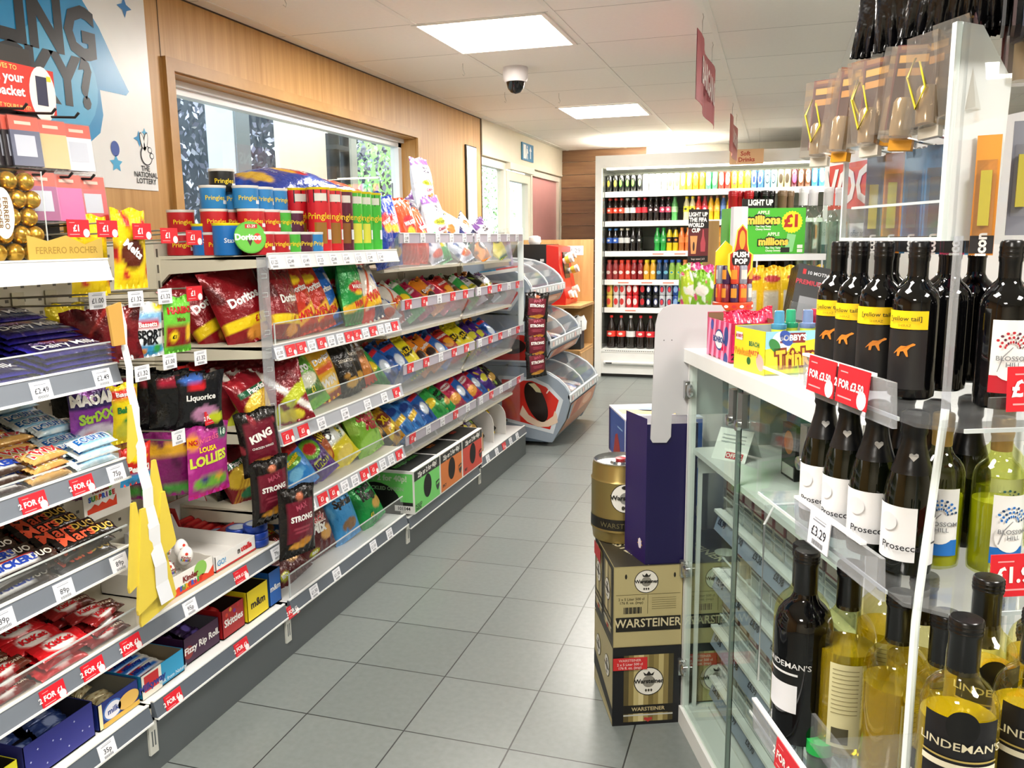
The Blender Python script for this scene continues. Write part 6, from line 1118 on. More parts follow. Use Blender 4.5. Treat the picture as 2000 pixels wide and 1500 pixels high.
for i, c in enumerate(('8cc43c', 'd84a8c', 'b8d43c', '7cb42c')):
    me = packet('gb%d' % i, dict(b=c, s=[('n', 'e9efe2', 6, .5, i), ('n', 'd8507c', 5, 1., i+2), ('e', .5, .5, .3, .14, 'f0e8e0')]), .075, .12, .03, i); put(me, 'sweet_bag', cl(.175+.02*(i % 2), SH-.012*i, 1.09-.02*(i//2)), (radians(4), radians(8*(i % 2)), RZ-.1*i), 'lime and pink sweet bag, %s in the bunch under the black card' % ORD[i], 'sweets', 'sweet bags under the black card')
# wines standing behind the green carton
def wine(cap, glass, label_c, h=.30, r=.037, capl=.06, parts=True, lab=None, nm='wine_bottle'):
    m = MB(); m.lathe([(.001, .004), (r*.8, 0), (r*.97, .003), (r, .012), (r, h*.60), (r*.975, h*.635), (r*.89, h*.675), (r*.72, h*.71), (r*.53, h*.735), (r*.425, h*.765), (r*.38, h*.81), (r*.37, h-.004), (.001, h-.003)], glass, 26)
    q = MB(); q.lathe([(r*.40, h-capl), (r*.41, h-capl+.002), (r*.41, h-.022), (r*.44, h-.020), (r*.44, h-.002), (r*.40, h), (.001, h+.0005)], cap, 22, cap=False)
    for k in range(3): q.lathe([(r*.441, h-.018+.005*k), (r*.455, h-.0165+.005*k), (r*.441, h-.015+.005*k)], cap, 22, cap=False)
    return m, q
WBK = M('060607', .05); GCL = BOTG
def place_wine(mq, x, y, z, rz, label, group=None, extra=None):
    t = put(None, 'wine_bottle', (x, y, z), (0, 0, rz), label, 'wine bottle', group)
    put(mq[0], 'glass', parent=t); put(mq[1], 'capsule', parent=t)
    for nme, me in (extra or ()): put(me, nme, parent=t)
    return t
sets = []
for cp, gl in ((M('b41c24', .3), WBK), (M('121214', .3), WBK), (M('7a6248', .35), WBK), (M('f0f0f4', .35), BOTC)):
    a_, b_ = wine(cp, gl, None); sets.append((a_.mesh('g'), b_.mesh('c')))
LQ = MB().lathe([(.001, .008), (.034, .008), (.035, .16), (.033, .185), (.001, .186)], liquid('vodka', 'd9e6dc', .9), 24).mesh('liquid')
for i, (a, k) in enumerate(((.345, 0), (.372, 0), (.398, 0), (.427, 1), (.452, 1), (.480, 1), (.512, 2), (.545, 2), (.585, 3), (.628, 3), (.672, 3), (.72, 3))):
    a, b = a*1.02, SH+.16+.02*(i % 2)
    place_wine(sets[k], *cl(a+.015, b, 1.145+(.01 if k == 3 else 0)), RZ, '%s bottle, %s from the left behind the green carton' % (('red capped', 'black capped', 'bronze capped', 'white capped clear')[k], ORD[i]), 'bottles behind the green carton', [('drink', LQ)] if k == 3 else None)
MB().box(0, .45, 0, .12, 0, .16, M('c9a878', .5)).obj('bottle_step', None, cl(.34, SH+.115, .985), (0, 0, RZ), label='oak step carrying the row of bottles behind the green carton', cat='stand')
# black vapour pen display leaning on the counter
root = put(None, 'vape_display', cl(.385, .34, .987), (radians(-14), radians(12), RZ+radians(-10)), 'tilted black stack of e-cigarette packs in a clear stand on the counter', 'display'); root.scale = (1.2,)*3
for i in range(6): m = MB(); m.box(0, .10, .012*i, .012*i+.009, 0, .20, M('15161a', .35)); f = Fr(m, (.05, .012*i, .1), (1, 0, 0), (0, 0, 1)); f.rect(-.035, -.04, .03, .02, M('8d8f96', .2), 1) if i == 0 else None; f.text('PREMIUM', -.018, .055, .016, M('c8384a'), 2, .03) if i == 0 else None; f.text('E-CIGS', .026, .055, .016, M('c8ccd4'), 2, .03) if i == 0 else None; f.rect(-.038, .075, -.03, .088, M('c8242c'), 2); f.text('10 MOTIVES', .005, .08, .012, M('d9dce2'), 2, .02) if i == 0 else None; m.obj('pack', root)
MB().box(-.006, .106, -.012, -.009, -.0, .10, ACR).obj('clear_front', root)
# vapour product poster panel
root = put(None, 'vape_cabinet', cl(.80, .20, 0), (0, 0, RZ), 'white gantry with large red poster panel behind the wine rack', 'cabinet')
MB().box(0, .30, -.9, .81, 0, 1.585, M('f2f3f4', .4)).obj('carcass', root)
m = MB(); f = Fr(m, (0, 0, 0), (0, -1, 0), (0, 0, 1), .001); f.rect(-.77, 1.385, -.34, 1.54, M('dc4034', .4)); f.rect(-.77, 1.335, -.34, 1.385, M('8b8d88', .4)); f.text('VOOPS', -.54, 1.455, .17, M('f4f2f0'), 3, .03, sx=.95); m.obj('poster', root)
m = MB(); f = Fr(m, (0, 0, 0), (0, -1, 0), (0, 0, 1), .001); f.text('Save up', -.12, 1.53, .09, M('4a4c50'), 3, .04); m.obj('lettering', root)
m = MB(); f = Fr(m, (0, 0, 0), (0, -1, 0), (0, 0, 1), .001); f.text('E-cigarettes offer an alternative', -.55, 1.30, .03, M('9a9ca0'), 2, 0); m.obj('caption', root)
m = MB(); m.box(-.04, -.001, .70, .78, .985, 1.26, M('4a9ad0', .3)); f = Fr(m, (-.04, .74, 1.15), (0, -1, 0), (0, 0, 1)); f.rect(-.035, -.02, .035, .03, M('c8303a')); f.text('BARRATT', 0, .005, .02, M(W1), 2, .03); f.ell(0, -.06, .028, .04, M('f0a02c'), 2); f.rect(-.04, .08, .04, .11, M('3c4c44'), 2); f.text('GUM', 0, .095, .022, M(W1), 3, .03); m.obj('sweet_header', root)
# ---------------------------------------------------------------- clear wine rack in the foreground
rk = put(None, 'wine_rack', cl(0, 0, 0), (0, 0, RZ), 'tall clear acrylic rack of wine bottles in the right foreground', 'rack')
A0, A1, B0, B1 = -.178, .24, -1.31, -.90
for z in (1.112, .928, .585, .30):
    m = MB(); m.prism([(A0, B0+.03), (A0+.03, B0), (A1, B0), (A1, B1), (A0, B1)], 'z', z-.004, z, ACR); m.obj('clear_shelf', rk)
    m = MB(); m.box(A0-.001, A0+.001, B0+.06, B1, z-.004, z, ACRE); m.box(A0+.03, A1, B0-.001, B0+.001, z-.004, z, ACRE); m.obj('bright_edge', rk)
    m = MB(); zz = z
    m.prism([(A0-.006, zz-.012), (A0-.001, zz-.012), (A0-.004, zz+.035), (A0-.009, zz+.035)], 'y', B0+(.06 if z > .6 else .14), B1+(-.145 if z > 1 else -.14 if z > .9 else -.03), ACRS); m.box(A0-.010, A0-.003, B0+(.10 if z > .6 else .14), B1+(-.145 if z > 1 else -.14 if z > .9 else -.03), zz+.035, zz+.038, M('eceef0', .25)); m.obj('ticket_rail', rk)
    m = MB(); m.box(A0+.05, A1, B0-.004, B0-.001, zz-.012, zz+.03, ACR); m.obj('side_rail', rk)
for a, b, z0, z1 in ((A1-.01, B0+.01, .05, 1.6), (A1-.01, B1, .05, 1.6)):
    m = MB(); m.box(a-.0035, a+.0035, b-.0035, b+.0035, z0, z1, ACRE); m.obj('corner_post', rk)

m = MB(); m.box(A0+.02, A0+.10, B1+.02, B1+.024, .62, .90, ACR); m.tube([(A0+.02, B1+.022, .62), (A0+.02, B1+.022, .87), (A0+.035, B1+.022, .90), (A0+.10, B1+.022, .90)], .002, ACRE, 6); m.obj('rounded_end_plate', rk)
m = MB(); m.prism([(-.112, 1.285), (-.055, 1.285), (-.050, 1.445), (-.085, 1.497), (-.106, 1.50)], 'y', -1.195, -1.191, clear('frosted_panel', (.9, .95, .94), .3, .2, .6)); m.box(-.114, -.108, -1.197, -1.189, 1.285, 1.50, ACRE); m.obj('frosted_panel', rk)
m = MB(); m.box(-.102, -.098, -1.195, -.955, 1.285, 1.50, ACR); m.box(-.103, -.097, -.957, -.953, 1.285, 1.50, ACRE); m.box(-.103, -.097, -1.195, -.955, 1.285, 1.289, ACRE); m.prism([(-.10, 1.285), (-.088, 1.285), (-.088, 1.289), (-.10, 1.289)], 'y', -1.195, -.955, ACR); m.box(-.100, -.096, -1.17, -.975, 1.325, 1.328, ACRE); m.obj('clear_tray', rk)
m = MB(); m.box(-.14, .2, -1.24, -.95, 1.60, 1.61, M('2a2a2c', .4)); m.box(.02, .06, -1.12, -1.08, 1.28, 1.6, ACR); m.obj('top_frame', rk)
m = MB(); m.box(A0+.02, A1-.02, B0+.03, B1-.02, .0, .05, M('c9ccc8', .4)); m.obj('base', rk)
def rack_ticket(b, z, kind, words, label, face='l', sc=1.):
    k = (kind, words)
    if k not in TM: TM[k] = ticket_mesh(kind, words)
    loc, rz = (cl(A0-.0115, b, z), RZ+pi) if face == 'l' else (cl(b, B0-.006, z), RZ-pi/2)
    put(TM[k], 'price_ticket', loc, (0, -.07, rz), label, 'price ticket', sc=sc)
rack_ticket(-1.103, 1.130, 'red', '2 FOR £3.50', 'red 2 for £3.50 ticket with a pale strip, left under the yellow label wines', sc=1.1)
rack_ticket(-1.177, 1.130, 'red', '2 FOR £3.50', 'red 2 for £3.50 ticket nearer the camera, under the yellow label wines', sc=1.1)
rack_ticket(-1.118, .944, 'white', '£3.29', 'white £3.29 ticket on the rail of the sparkling wine shelf', sc=1.05)
rack_ticket(-1.06, .600, 'red', '2 FOR £10', 'red 2 for £10 ticket on the lowest visible wine rail', sc=1.1)
rack_ticket(-.080, 1.150, 'red', '£1.99', 'red £ ticket at the right edge below the white flower labels', 'r', 1.1)
rack_ticket(-.080, .968, 'red', '£1.99', 'red £1.99 ticket below the pale green wine', 'r', 1.1)
def kanga(m, r, a0, zc, s, mat, k=3):
    P = [(-.9, -.9), (-.6, -.9), (-.45, -.3), (-.1, -.2), (.3, -.9), (.5, -.9), (.35, -.1), (.7, .35), (1.2, .6), (1.25, .75), (.95, .85), (.7, .7), (.2, .45), (-.4, .45), (-.8, .1), (-1.3, -.5), (-1.35, -.65), (-.85, -.25)]
    m.add([((r+.0005*k)*cos(a0+x*s/r), (r+.0005*k)*sin(a0+x*s/r), zc+y*s) for x, y in P], [tuple(range(len(P)))], mat)
def yt_label():
    m = MB(); r = .0245; a0 = radians(-152); wrap(m, r, a0-1.15, a0+1.05, .078, .098, M('f4cc14', .4), 18, 1); wrap(m, r, a0-1.15, a0+1.05, .012, .077, M('1c1b1c', .4), 18, 1); wtext(m, r, a0+.1, .0895, '[yellow tail]', .0070, M('2a2410'), 4, .01); wtext(m, r, a0+.1, .082, 'SHIRAZ', .004, M('8a6a14'), 4, 0); kanga(m, r, a0+.15, .056, .0085, M('d8842c', .4)); return m.mesh('l')
def bh_label(col, a0=radians(-112), r=.0255):
    m = MB(); wrap(m, r, a0-.75, a0+.75, .018, .093, M('eef0ee', .4), 14, 1); wrap(m, r, a0-.75, a0+.75, .018, .036, M(col, .4), 14, 2); wdisc(m, r, a0, .048, .016, M('eef0ee', .4), 3, ry=.017)
    rn = random.Random(2)
    for k in range(26):
        t = pi*(.06+.88*(k % 9)/8); R_ = .0065+.0042*(k//9); wdisc(m, r, a0+R_*cos(t)/r, .064+R_*sin(t)*1.1, .0010+.0003*(k//9), M(col if k % 3 else '5c1a34' if col[0] == 'b' else '12406c'), 4, 6, .0015)
    m.add([((r+.002)*cos(a0+x/r), (r+.002)*sin(a0+x/r), z) for x, z in ((-.012, .04), (-.008, .056), (0, .066), (.0004, .0652), (-.0072, .0552), (-.0113, .04))], [(0, 1, 4, 5), (1, 2, 3, 4)], M('8d9094'))
    wtext(m, r, a0+.05, .054, 'BLOSSOM', .0068, M('7b7e82'), 5, .01); wtext(m, r, a0+.05, .0475, 'HILL', .0068, M('7b7e82'), 5, .01); return m.mesh('l')
s1 = tuple(x.mesh('w') for x in wine(M('0d0d0f', .25), WBK, None, .172, .0245, .042)); YTL = yt_label()
for i, (a, b) in enumerate(((-.109, -1.152), (-.118, -1.095), (-.118, -1.040), (-.117, -.985))):
    place_wine(s1, *cl(a, b, 1.1125), RZ+radians((2, 18, -4, 6)[i]), 'small dark wine bottle with yellow label, %s from the camera in its row' % ('nearest', 'second', 'third', 'farthest')[i], 'small yellow label wines', [('label', YTL)])
for i, (a, b) in enumerate(((-.045, -1.11), (-.05, -1.05), (-.05, -.99), (.02, -1.06), (.02, -1.12), (.02, -1.0))):
    place_wine(s1, *cl(a, b, 1.1125), RZ+1.9, 'plain dark small wine bottle in the inner rows of the rack, %s' % ('front left', 'middle left', 'back left', 'middle right', 'front right', 'back right')[i], 'inner dark wine bottles')
s1b = tuple(x.mesh('w') for x in wine(M('0d0d0f', .25), WBK, None, .172, .0258, .046)); BHR = bh_label('b81c2c')
for i, (a, b) in enumerate(((-.048, -1.215), (.022, -1.235), (.085, -1.23), (.15, -1.22))):
    place_wine(s1b, *cl(a, b, 1.1125), RZ+radians(4), 'small red wine with red blossom label, %s from the left at the right' % ORD[i], 'small blossom label red wines', [('label', BHR)])
def prosec():
    r, h = .0265, .178; m = MB(); m.lathe([(.001, .006), (r*.7, 0), (r*.96, .003), (r, .012), (r, .085), (r*.9, .102), (r*.62, .126), (r*.46, .142), (r*.42, h-.01), (.001, h-.008)], M('0b0f08', .05), 28)
    c = MB(); c.lathe([(r*.80, .112), (r*.64, .1262), (r*.49, .1425), (r*.455, .152), (r*.52, .156), (r*.50, .163), (r*.55, .168), (r*.52, .176), (r*.3, .1795), (.001, .180)], M('131417', .3, .2, .4), 26, cap=False)
    l = MB(); a0 = radians(-160); wrap(l, r, a0-1.25, a0+1.0, .018, .078, M('e9eaec', .45), 18, 1); wtext(l, r, a0+.45, .034, 'Prosecco', .0105, M('1c1c20'), 4, .01); wdisc(l, r, a0-.1, .060, .010, M('dcdde0', .35), 3)
    wrap(l, r, a0+1.35, a0+2.0, .014, .066, M('e6e8e9', .4), 8, 1); wrap(l, r, a0+1.35, a0+2.0, .038, .040, M('3c3e44', .4), 8, 2)
    hh = MB(); R_ = r*.60; hh.add([((R_+.0009)*cos(a0+.75+x/R_), (R_+.0009)*sin(a0+.75+x/R_), .131+y-(x*x)*0) for x, y in ((0, -.0045), (-.0045, .0006), (-.0042, .0034), (-.0022, .0044), (0, .003), (.0022, .0044), (.0042, .0034), (.0045, .0006))], [(0, 7, 6, 5, 4, 3, 2, 1)], M('c9cacc', .3, .3))
    return m.mesh('g'), c.mesh('c'), l.mesh('l'), hh.mesh('h')
PG, PC, PL, PH = prosec()
for i, (a, b) in enumerate(((-.130, -1.200), (-.140, -1.143), (-.145, -1.088), (-.148, -1.032))):
    place_wine((PG, PC), *cl(a, b, .9285), RZ+radians((0, 8, -6, 4)[i]), 'small sparkling wine with black foil and white label, %s from the camera' % ('nearest', 'second', 'third', 'farthest')[i], 'small sparkling wines', [('label', PL), ('heart', PH)])
for i, (a, b) in enumerate(((-.075, -1.15), (-.08, -1.09), (-.02, -1.13))): place_wine((PG, PC), *cl(a, b, .9285), RZ+2.2, 'sparkling wine bottle in the shaded inner row, %s' % ('nearest', 'farthest', 'innermost')[i], 'inner sparkling wines')
gw_ = wine(M('a98a4c', .3, .5), clear('pale_green_glass', (.90, .92, .62), .3, .02), None, .172, .0255, .036); gw_m = (gw_[0].mesh('g'), gw_[1].mesh('c')); BHB = bh_label('1f6fc0', radians(-100)); GLQ = MB().lathe([(.001, .005), (.0235, .005), (.0245, .012), (.0245, .082), (.001, .083)], liquid('green_wine', 'd9e02c', .5), 24).mesh('q')
for i, (a, b) in enumerate(((-.040, -1.215), (-.088, -1.185), (.035, -1.235), (.0, -1.16), (.06, -1.17), (.10, -1.24))):
    place_wine(gw_m, *cl(a, b, .9285), RZ+radians((10, -14, 4, 0, 8, 0)[i]), 'small pale green wine with white and blue label, %s' % ('front centre', 'left behind the post', 'right of centre', 'inner left', 'inner right', 'at the picture edge')[i], 'small pale green wines', [('wine', GLQ), ('label', BHB)])
bb_ = tuple(x.mesh('w') for x in wine(M('0c0c0e', .22), WBK, None, .30, .0395, .07)); m = MB(); a0 = radians(-165)
wrap(m, .0395, a0-1.2, a0+.75, .115, .1185, M('e2e4e6'), 14, 1); wrap(m, .0395, a0-1.2, a0+.75, .055, .100, M('e2e4ea', .45), 14, 1); wtext(m, .0395, a0+.3, .131, "LINDEMAN'S", .0125, M('d4d6d8'), 3, .01); wrap(m, .0395, a0+1.75, a0+2.7, .05, .15, M('dcdccf', .45), 10, 1); BL_ = m.mesh('l')
place_wine(bb_, *cl(-.132, -.968, .5855), RZ, 'tall black red wine bottle standing alone at the left of the lower rack shelf', None, [('label', BL_)]).scale = (1, 1, .925)
yw_ = wine(M('0c0c0e', .22), clear('pale_glass', (.96, .93, .62), .3, .02), None, .30, .0395, .072); ym = (yw_[0].mesh('g'), yw_[1].mesh('c')); YLQ = MB().lathe([(.001, .006), (.036, .006), (.0385, .014), (.0385, .168), (.001, .169)], liquid('yellow_wine', 'e2c618', .72), 26).mesh('q')
m = MB(); a0 = radians(-112); wrap(m, .0398, a0-.95, a0+.95, .03, .12, M('15151a', .4), 18, 1); wrap(m, .0398, a0-.95, a0+.95, .066, .071, M('e9e4cc'), 18, 3); wrap(m, .0398, a0-.95, a0+.95, .074, .0755, M('b8a45a'), 18, 3); wdisc(m, .0398, a0, .113, .016, M('0b0b0e', .3), 4, ry=.018); wtext(m, .0398, a0, .088, "LINDEMAN'S", .0145, M('d9d2b4'), 5, .01); wtext(m, .0398, a0, .052, 'CHARDONNAY', .009, M('c9c2a4'), 5, .0); YL_ = m.mesh('l')
m = MB(); m.tube([(-.182, -1.318, .05), (-.176, -1.302, .70), (-.160, -1.275, .905), (-.150, -1.262, .935), (-.125, -1.243, 1.117)], .0042, M('e6efec', .25), 8); m.obj('corner_post', rk)
m = MB(); m.box(-.128, -.122, -1.246, -1.240, 1.117, 1.29, ACRS); m.obj('upper_post', rk)
m = MB(); m.box(-.285, .02, -1.52, -1.322, .808, .812, ACR); m.box(-.285, .02, -1.523, -1.519, .808, .84, ACR); m.box(-.288, -.284, -1.52, -1.322, .808, .84, ACR); m.box(-.28, -.272, -1.51, -1.50, .0, .808, ACRE); m.obj('front_tray', rk)
m = MB(); a0 = radians(-118); R_ = .0400; wrap(m, R_, a0-1.0, a0+1.0, .075, .185, M('15151a', .4), 18, 1); wrap(m, R_, a0-1.0, a0+1.0, .118, .126, M('e9e4cc'), 18, 3); wrap(m, R_, a0-1.0, a0+1.0, .130, .1325, M('b8a45a'), 18, 3); wdisc(m, R_, a0, .176, .016, M('0b0b0e', .3), 4, ry=.022); wtext(m, R_, a0, .150, "LINDEMAN'S", .0150, M('d9d2b4'), 5, .01); SML = m.mesh('l')
for i, (a, b) in enumerate(((-.233, -1.457), (-.168, -1.452), (-.10, -1.45), (-.165, -1.385), (-.10, -1.375))):
    t = place_wine(ym, *cl(a, b, .8125), RZ+radians((0, 5, -6, 12, 20)[i]), 'small yellow wine with black label and cap on the front tray, %s' % ('nearest the camera', 'second', 'beyond the picture edge', 'behind the nearest', 'behind the second')[i], 'small yellow wines on the front tray', [('wine', YLQ), ('label', SML)]); t.scale = (.72, .72, .62)
for i, (a, b, z) in enumerate(((-.05, -1.16, .5855), (.03, -1.20, .5855))):
    place_wine(ym, *cl(a, b, z), RZ+radians((0, 6, 10, 0, -8)[i]), 'tall yellow white wine bottle with black label and cap, %s' % ('inside the rack, left', 'inside the rack, right')[i], 'tall yellow wines', [('wine', YLQ), ('label', YL_)]).scale = (1, 1, .9)
m = MB(); a0 = radians(-115); wrap(m, .0398, a0-.6, a0+.6, .02, .155, M('d9d4a4', .5), 12, 1)
for k in range(11): wrap(m, .0398, a0-.5, a0+.35, .145-.007*k, .1462-.007*k, M('8a8258'), 8, 2)
wrap(m, .0398, a0-.45, a0+.1, .026, .052, M('4a4630'), 8, 2); BKL = m.mesh('l')
for i, (a, b) in enumerate(((-.085, -1.0), (-.115, -.925), (-.07, -1.10), (-.01, -1.05), (.03, -1.12), (.0, -.95))):
    place_wine(ym, *cl(a, b, .5855), RZ+radians((4, -20, 40, 30, 0, 10)[i]), 'tall yellow white wine seen from its back label, %s' % ('centre of the lower shelf', 'behind the black bottle', 'beside the corner post', 'middle of the rack', 'inner right', 'rear')[i], 'tall yellow wines turned round', [('wine', YLQ), ('label', BKL)]).scale = (1, 1, .9)
for i, (a, b) in enumerate(((-.12, -1.01), (-.08, -1.09))):
    t = place_wine(bb_, *cl(a, b, .30), RZ, 'green topped bottle on the lowest rack shelf, %s' % ('left' if i == 0 else 'right')); MB().lathe([(.0185, .285), (.0185, .303), (.001, .304)], M('1fae4a', .35), 20, cap=False).obj('green_cap', t)
# hanging packs in the upper rack
EL = [('8c8f9a', 'b9a8b4', 'e0d23a'), ('e9952c', 'dcc83a', 'cfc02c'), ('3f8fc8', '8a93a8', '3c4450'), ('e9487c', 'd0648c', 'a8345c'), ('3f8fc8', '6c7480', '2c3440')]
for i in range(11):
    c = EL[(0, 0, 1, 1, 2, 2, 4, 3, 3, 4, 1)[i]]; b = -.985-.022*i
    m = MB(); m.box(-.0015, .0015, -.011, .011, -.12, 0, M(c[0], .4)); m.box(-.011, -.0015, -.009, .009, -.10, -.025, clear('blister', (.9, .9, .92), .6, .05)); m.box(-.008, -.003, -.005, .005, -.09, -.035, M(c[2], .35)); m.box(-.0025, -.0015, -.0108, .0108, -.118, -.10, M('1b1a1e', .4)); f = Fr(m, (-.0026, 0, -.109), (0, 0, 1), (0, 1, 0)); f.text('icon', 0, 0, .014, M(W1), 1, .04)
    m.obj('vape_blister', None, cl(-.075+.01*(i % 2), b, 1.390), (0, 0, RZ+radians(52)), label='%s topped vape blister pack, %s from the left behind the clear tray' % ({'8c8f9a': 'grey', 'e9952c': 'orange', '3f8fc8': 'blue', 'e9487c': 'pink'}[c[0]], ORD[i]), cat='blister pack', group='vape blister packs')
for i in range(4):
    m = MB(); m.tube([(0, 0, 0), (-.05, -.02, .006), (-.056, -.022, .014)], .0018, CHR, 6); m.obj('hanging_prong', None, cl(-.06, -.99-.045*i, 1.394), (0, 0, RZ), label='chrome prong, %s from the left above the vape packs' % ORD[i], cat='hook')
for i in range(12):
    b = -.925-.022*i; a = -.118+.018*(i % 3)
    m = MB(); m.box(-.002, .002, -.020, .020, -.02, .07, M(('5c1f1c', '6e3a1c', '4a1a28')[i % 3], .4)); f = Fr(m, (-.002, 0, .045), (0, -1, 0), (0, 0, 1)); f.rect(-.016, .006, .014, .014, M('d09a3c')); f.rect(-.016, -.008, .01, .0, M('c0822c'))
    q = MB(); q.lathe([(.001, -.03), (.0105, -.03), (.011, -.024), (.011, .006), (.009, .010), (.001, .011)], M('a58c68', .12, .3), 16, c=(-.013, 0, 0)); q.box(-.026, -.002, -.018, .018, -.034, .062, clear('pack_film', (.95, .93, .90), 1.6, .07, .05)); q.box(-.012, -.004, -.014, .010, -.044, -.033, M('e8a42c' if i % 2 else 'e6e2d8', .35))
    t = put(None, 'air_freshener_pack', cl(a, b, 1.425+.010*(i % 3)), (radians(10*sin(i)), radians(6), RZ+radians(38+16*sin(i*1.7))), 'shiny brown and gold novelty pack, %s from the left under the rack top' % ORD[i], 'blister pack', 'brown and gold hanging packs'); m.obj('card', t); q.obj('contents', t)
    if i % 2 == 0: MB().tube([(-.024, .008, .04), (-.028, .014, .02), (-.027, .003, -.015), (-.028, -.008, .005), (-.024, .003, .035)], .0013, M('d9c62c', .4), 6).obj('yellow_cord', t)
for i in range(9):
    me = packet('blkbag', dict(b='0c0c0e', s=[('n', '1c1c22', 6, 1., 1)]), .075, .13, .025, i % 3, wr=2.2); put(me, 'black_pouch', cl(-.10+.02*(i % 3), -1.03-.018*i, 1.500), (radians(5*sin(i)), radians(4*cos(i)), RZ+radians(-40+14*sin(i*2))), 'glossy black pouch, %s from the left at the top of the rack' % ORD[i], 'pouch', 'black pouches at the rack top')
for i in range(10):
    m = MB(); m.box(-.0015, .0015, -.03, .03, 0, .13, M(('15161c', '3a1418', '1a2444', '4c241c')[i % 4], .35)); m.obj('dark_card_pack', None, cl(-.078+.0105*i, -1.215, 1.486), (0, 0, RZ+radians(-34)), label='thin dark card pack, %s from the left at the top right corner' % ORD[i], cat='card pack', group='dark card packs in the top right corner')

for i in range(6):
    c = EL[(0, 1, 2, 0, 3, 1)[i]]; m = MB(); m.box(-.0015, .0015, -.011, .011, -.12, 0, M(c[0], .4)); m.box(-.011, -.0015, -.009, .009, -.10, -.025, clear('blister')); m.box(-.008, -.003, -.005, .005, -.09, -.035, M(c[2], .35))
    m.obj('vape_blister', None, cl(-.005+.030*i, -1.16+.004*i, 1.41+.012*(i % 2)), (0, 0, RZ+radians(62)), label='vape blister pack right of the frosted panel, %s from the left' % ORD[i], cat='blister pack', group='vape packs right of the frosted panel')
for i in range(7):
    m = MB(); m.box(-.002, .002, -.020, .020, -.02, .075, M(('5c1f1c', '7a1c34', '4a1a28')[i % 3], .4)); q = MB(); q.lathe([(.001, -.03), (.0105, -.03), (.011, -.024), (.011, .006), (.001, .011)], M(('a58c68', '8c2a4c')[i % 2], .12, .3), 16, c=(-.013, 0, 0)); q.box(-.026, -.002, -.018, .018, -.034, .065, clear('pack_film'))
    t = put(None, 'air_freshener_pack', cl(-.03+.028*i, -1.18+.006*(i % 2), 1.475+.008*(i % 3)), (radians(6*sin(i)), 0, RZ+radians(66+12*sin(i*1.7))), 'maroon carded pack at the right of the rack, %s from the frosted panel' % ORD[i], 'blister pack', 'maroon hanging packs'); m.obj('card', t); q.obj('contents', t)
# ---------------------------------------------------------------- drinks cooler on the back wall
FW = M('f4f4f1', .35); YF = 7.78
fr = put(None, 'drinks_cooler', (-1.62, YF, 0), (0, 0, 0), 'tall white open drinks cooler full of bottles and cans on the back wall', 'fridge')
def fo(m, n):
    for i, v in enumerate(m.v): m.v[i] = (v[0]+1.62, v[1]-YF, v[2])
    return m.obj(n, fr)
FX0, FX1, FYB = -1.62, .62, 8.5
fo(MB().box(FX0, FX0+.06, YF, FYB, 0, 2.04, FW), 'side_panel'); fo(MB().box(FX1-.05, FX1, YF, FYB, 0, 2.04, FW), 'side_panel')
fo(MB().box(FX0+.06, FX1-.05, YF, FYB, 1.93, 2.04, FW), 'canopy')
m = MB(); m.box(FX0+.06, FX1-.05, YF+.015, YF+.45, .03, .24, FW); m.box(FX0+.06, FX1-.05, YF+.03, YF+.4, 0, .03, M('141414')); fo(m, 'base')
m = MB(); m.tube([(FX0+.09, YF+.002, .135), (FX1-.06, YF+.002, .135)], .02, M('d9d9d6', .3), 10); m.box(FX0+.11, FX0+.17, YF-.022, YF-.018, .13, .14, M('2b2b2b')); fo(m, 'bumper_rail')
m = MB(); m.box(FX0+.06, FX1-.05, YF+.01, YF+.03, .235, .262, FW)
for k in range(90): m.box(FX0+.10+.02*k, FX0+.112+.02*k, YF+.0095, YF+.01, .246, .252, M('3a3a3a'))
fo(m, 'air_grille')
m = MB(); m.box(FX0+.06, FX1-.05, FYB-.06, FYB-.05, .24, 1.93, M('8b9082', .5))
for k in range(12): m.box(FX0+.06, FX1-.05, FYB-.064, FYB-.06, .40+.13*k, .41+.13*k, M('6d7266'))
fo(m, 'back_panel')
fo(MB().box(FX0+.061, FX0+.066, YF+.03, FYB-.06, .25, 1.93, M('a9aca8', .12, .8)), 'mirror_side')
FSH = (.262, .646, .908, 1.173, 1.449, 1.717)
for z in FSH[1:]:
    fo(MB().box(FX0+.07, FX1-.06, YF+.12, FYB-.06, z-.014, z, FW), 'shelf'); m = MB(); m.box(FX0+.07, FX1-.06, YF+.108, YF+.12, z-.045, z+.004, M('fafaf8', .3)); fo(m, 'price_rail')
fo(MB().box(FX0+.061, FX1-.051, YF+.06, YF+.44, .25, .262, FW), 'well_floor')
fo(MB().box(FX0+.10, FX1-.10, YF+.02, YF+.055, 1.915, 1.93, emis('fff3d6', 9, 'cooler_tube')), 'light_tube')
for x, z, e in ((-.95, 1.90, 11), (.1, 1.90, 11)):
    ld = bpy.data.lights.new('cooler_light', 'AREA'); ld.shape = 'RECTANGLE'; ld.size = 1.0; ld.size_y = .05; ld.energy = e; ld.color = (1, .95, .80)
    l = bpy.data.objects.new('cooler_light', ld); COL.objects.link(l); l.location = (x+1.62, .045, z); l.rotation_euler = (radians(22), 0, 0); l.parent = fr
rails = MB()
for z, xs in ((1.173, (-1.1, -.9, -.62, -.42)), (.908, (-1.42, -1.2, -1.0, -.85)), (.646, (-1.35, -1.0, -.6))):
    for x in xs: rails.box(x, x+.10, YF+.1065, YF+.108, z-.03, z-.018, M('e8907c'))
fo(rails, 'ticket_strip')
FB = {}
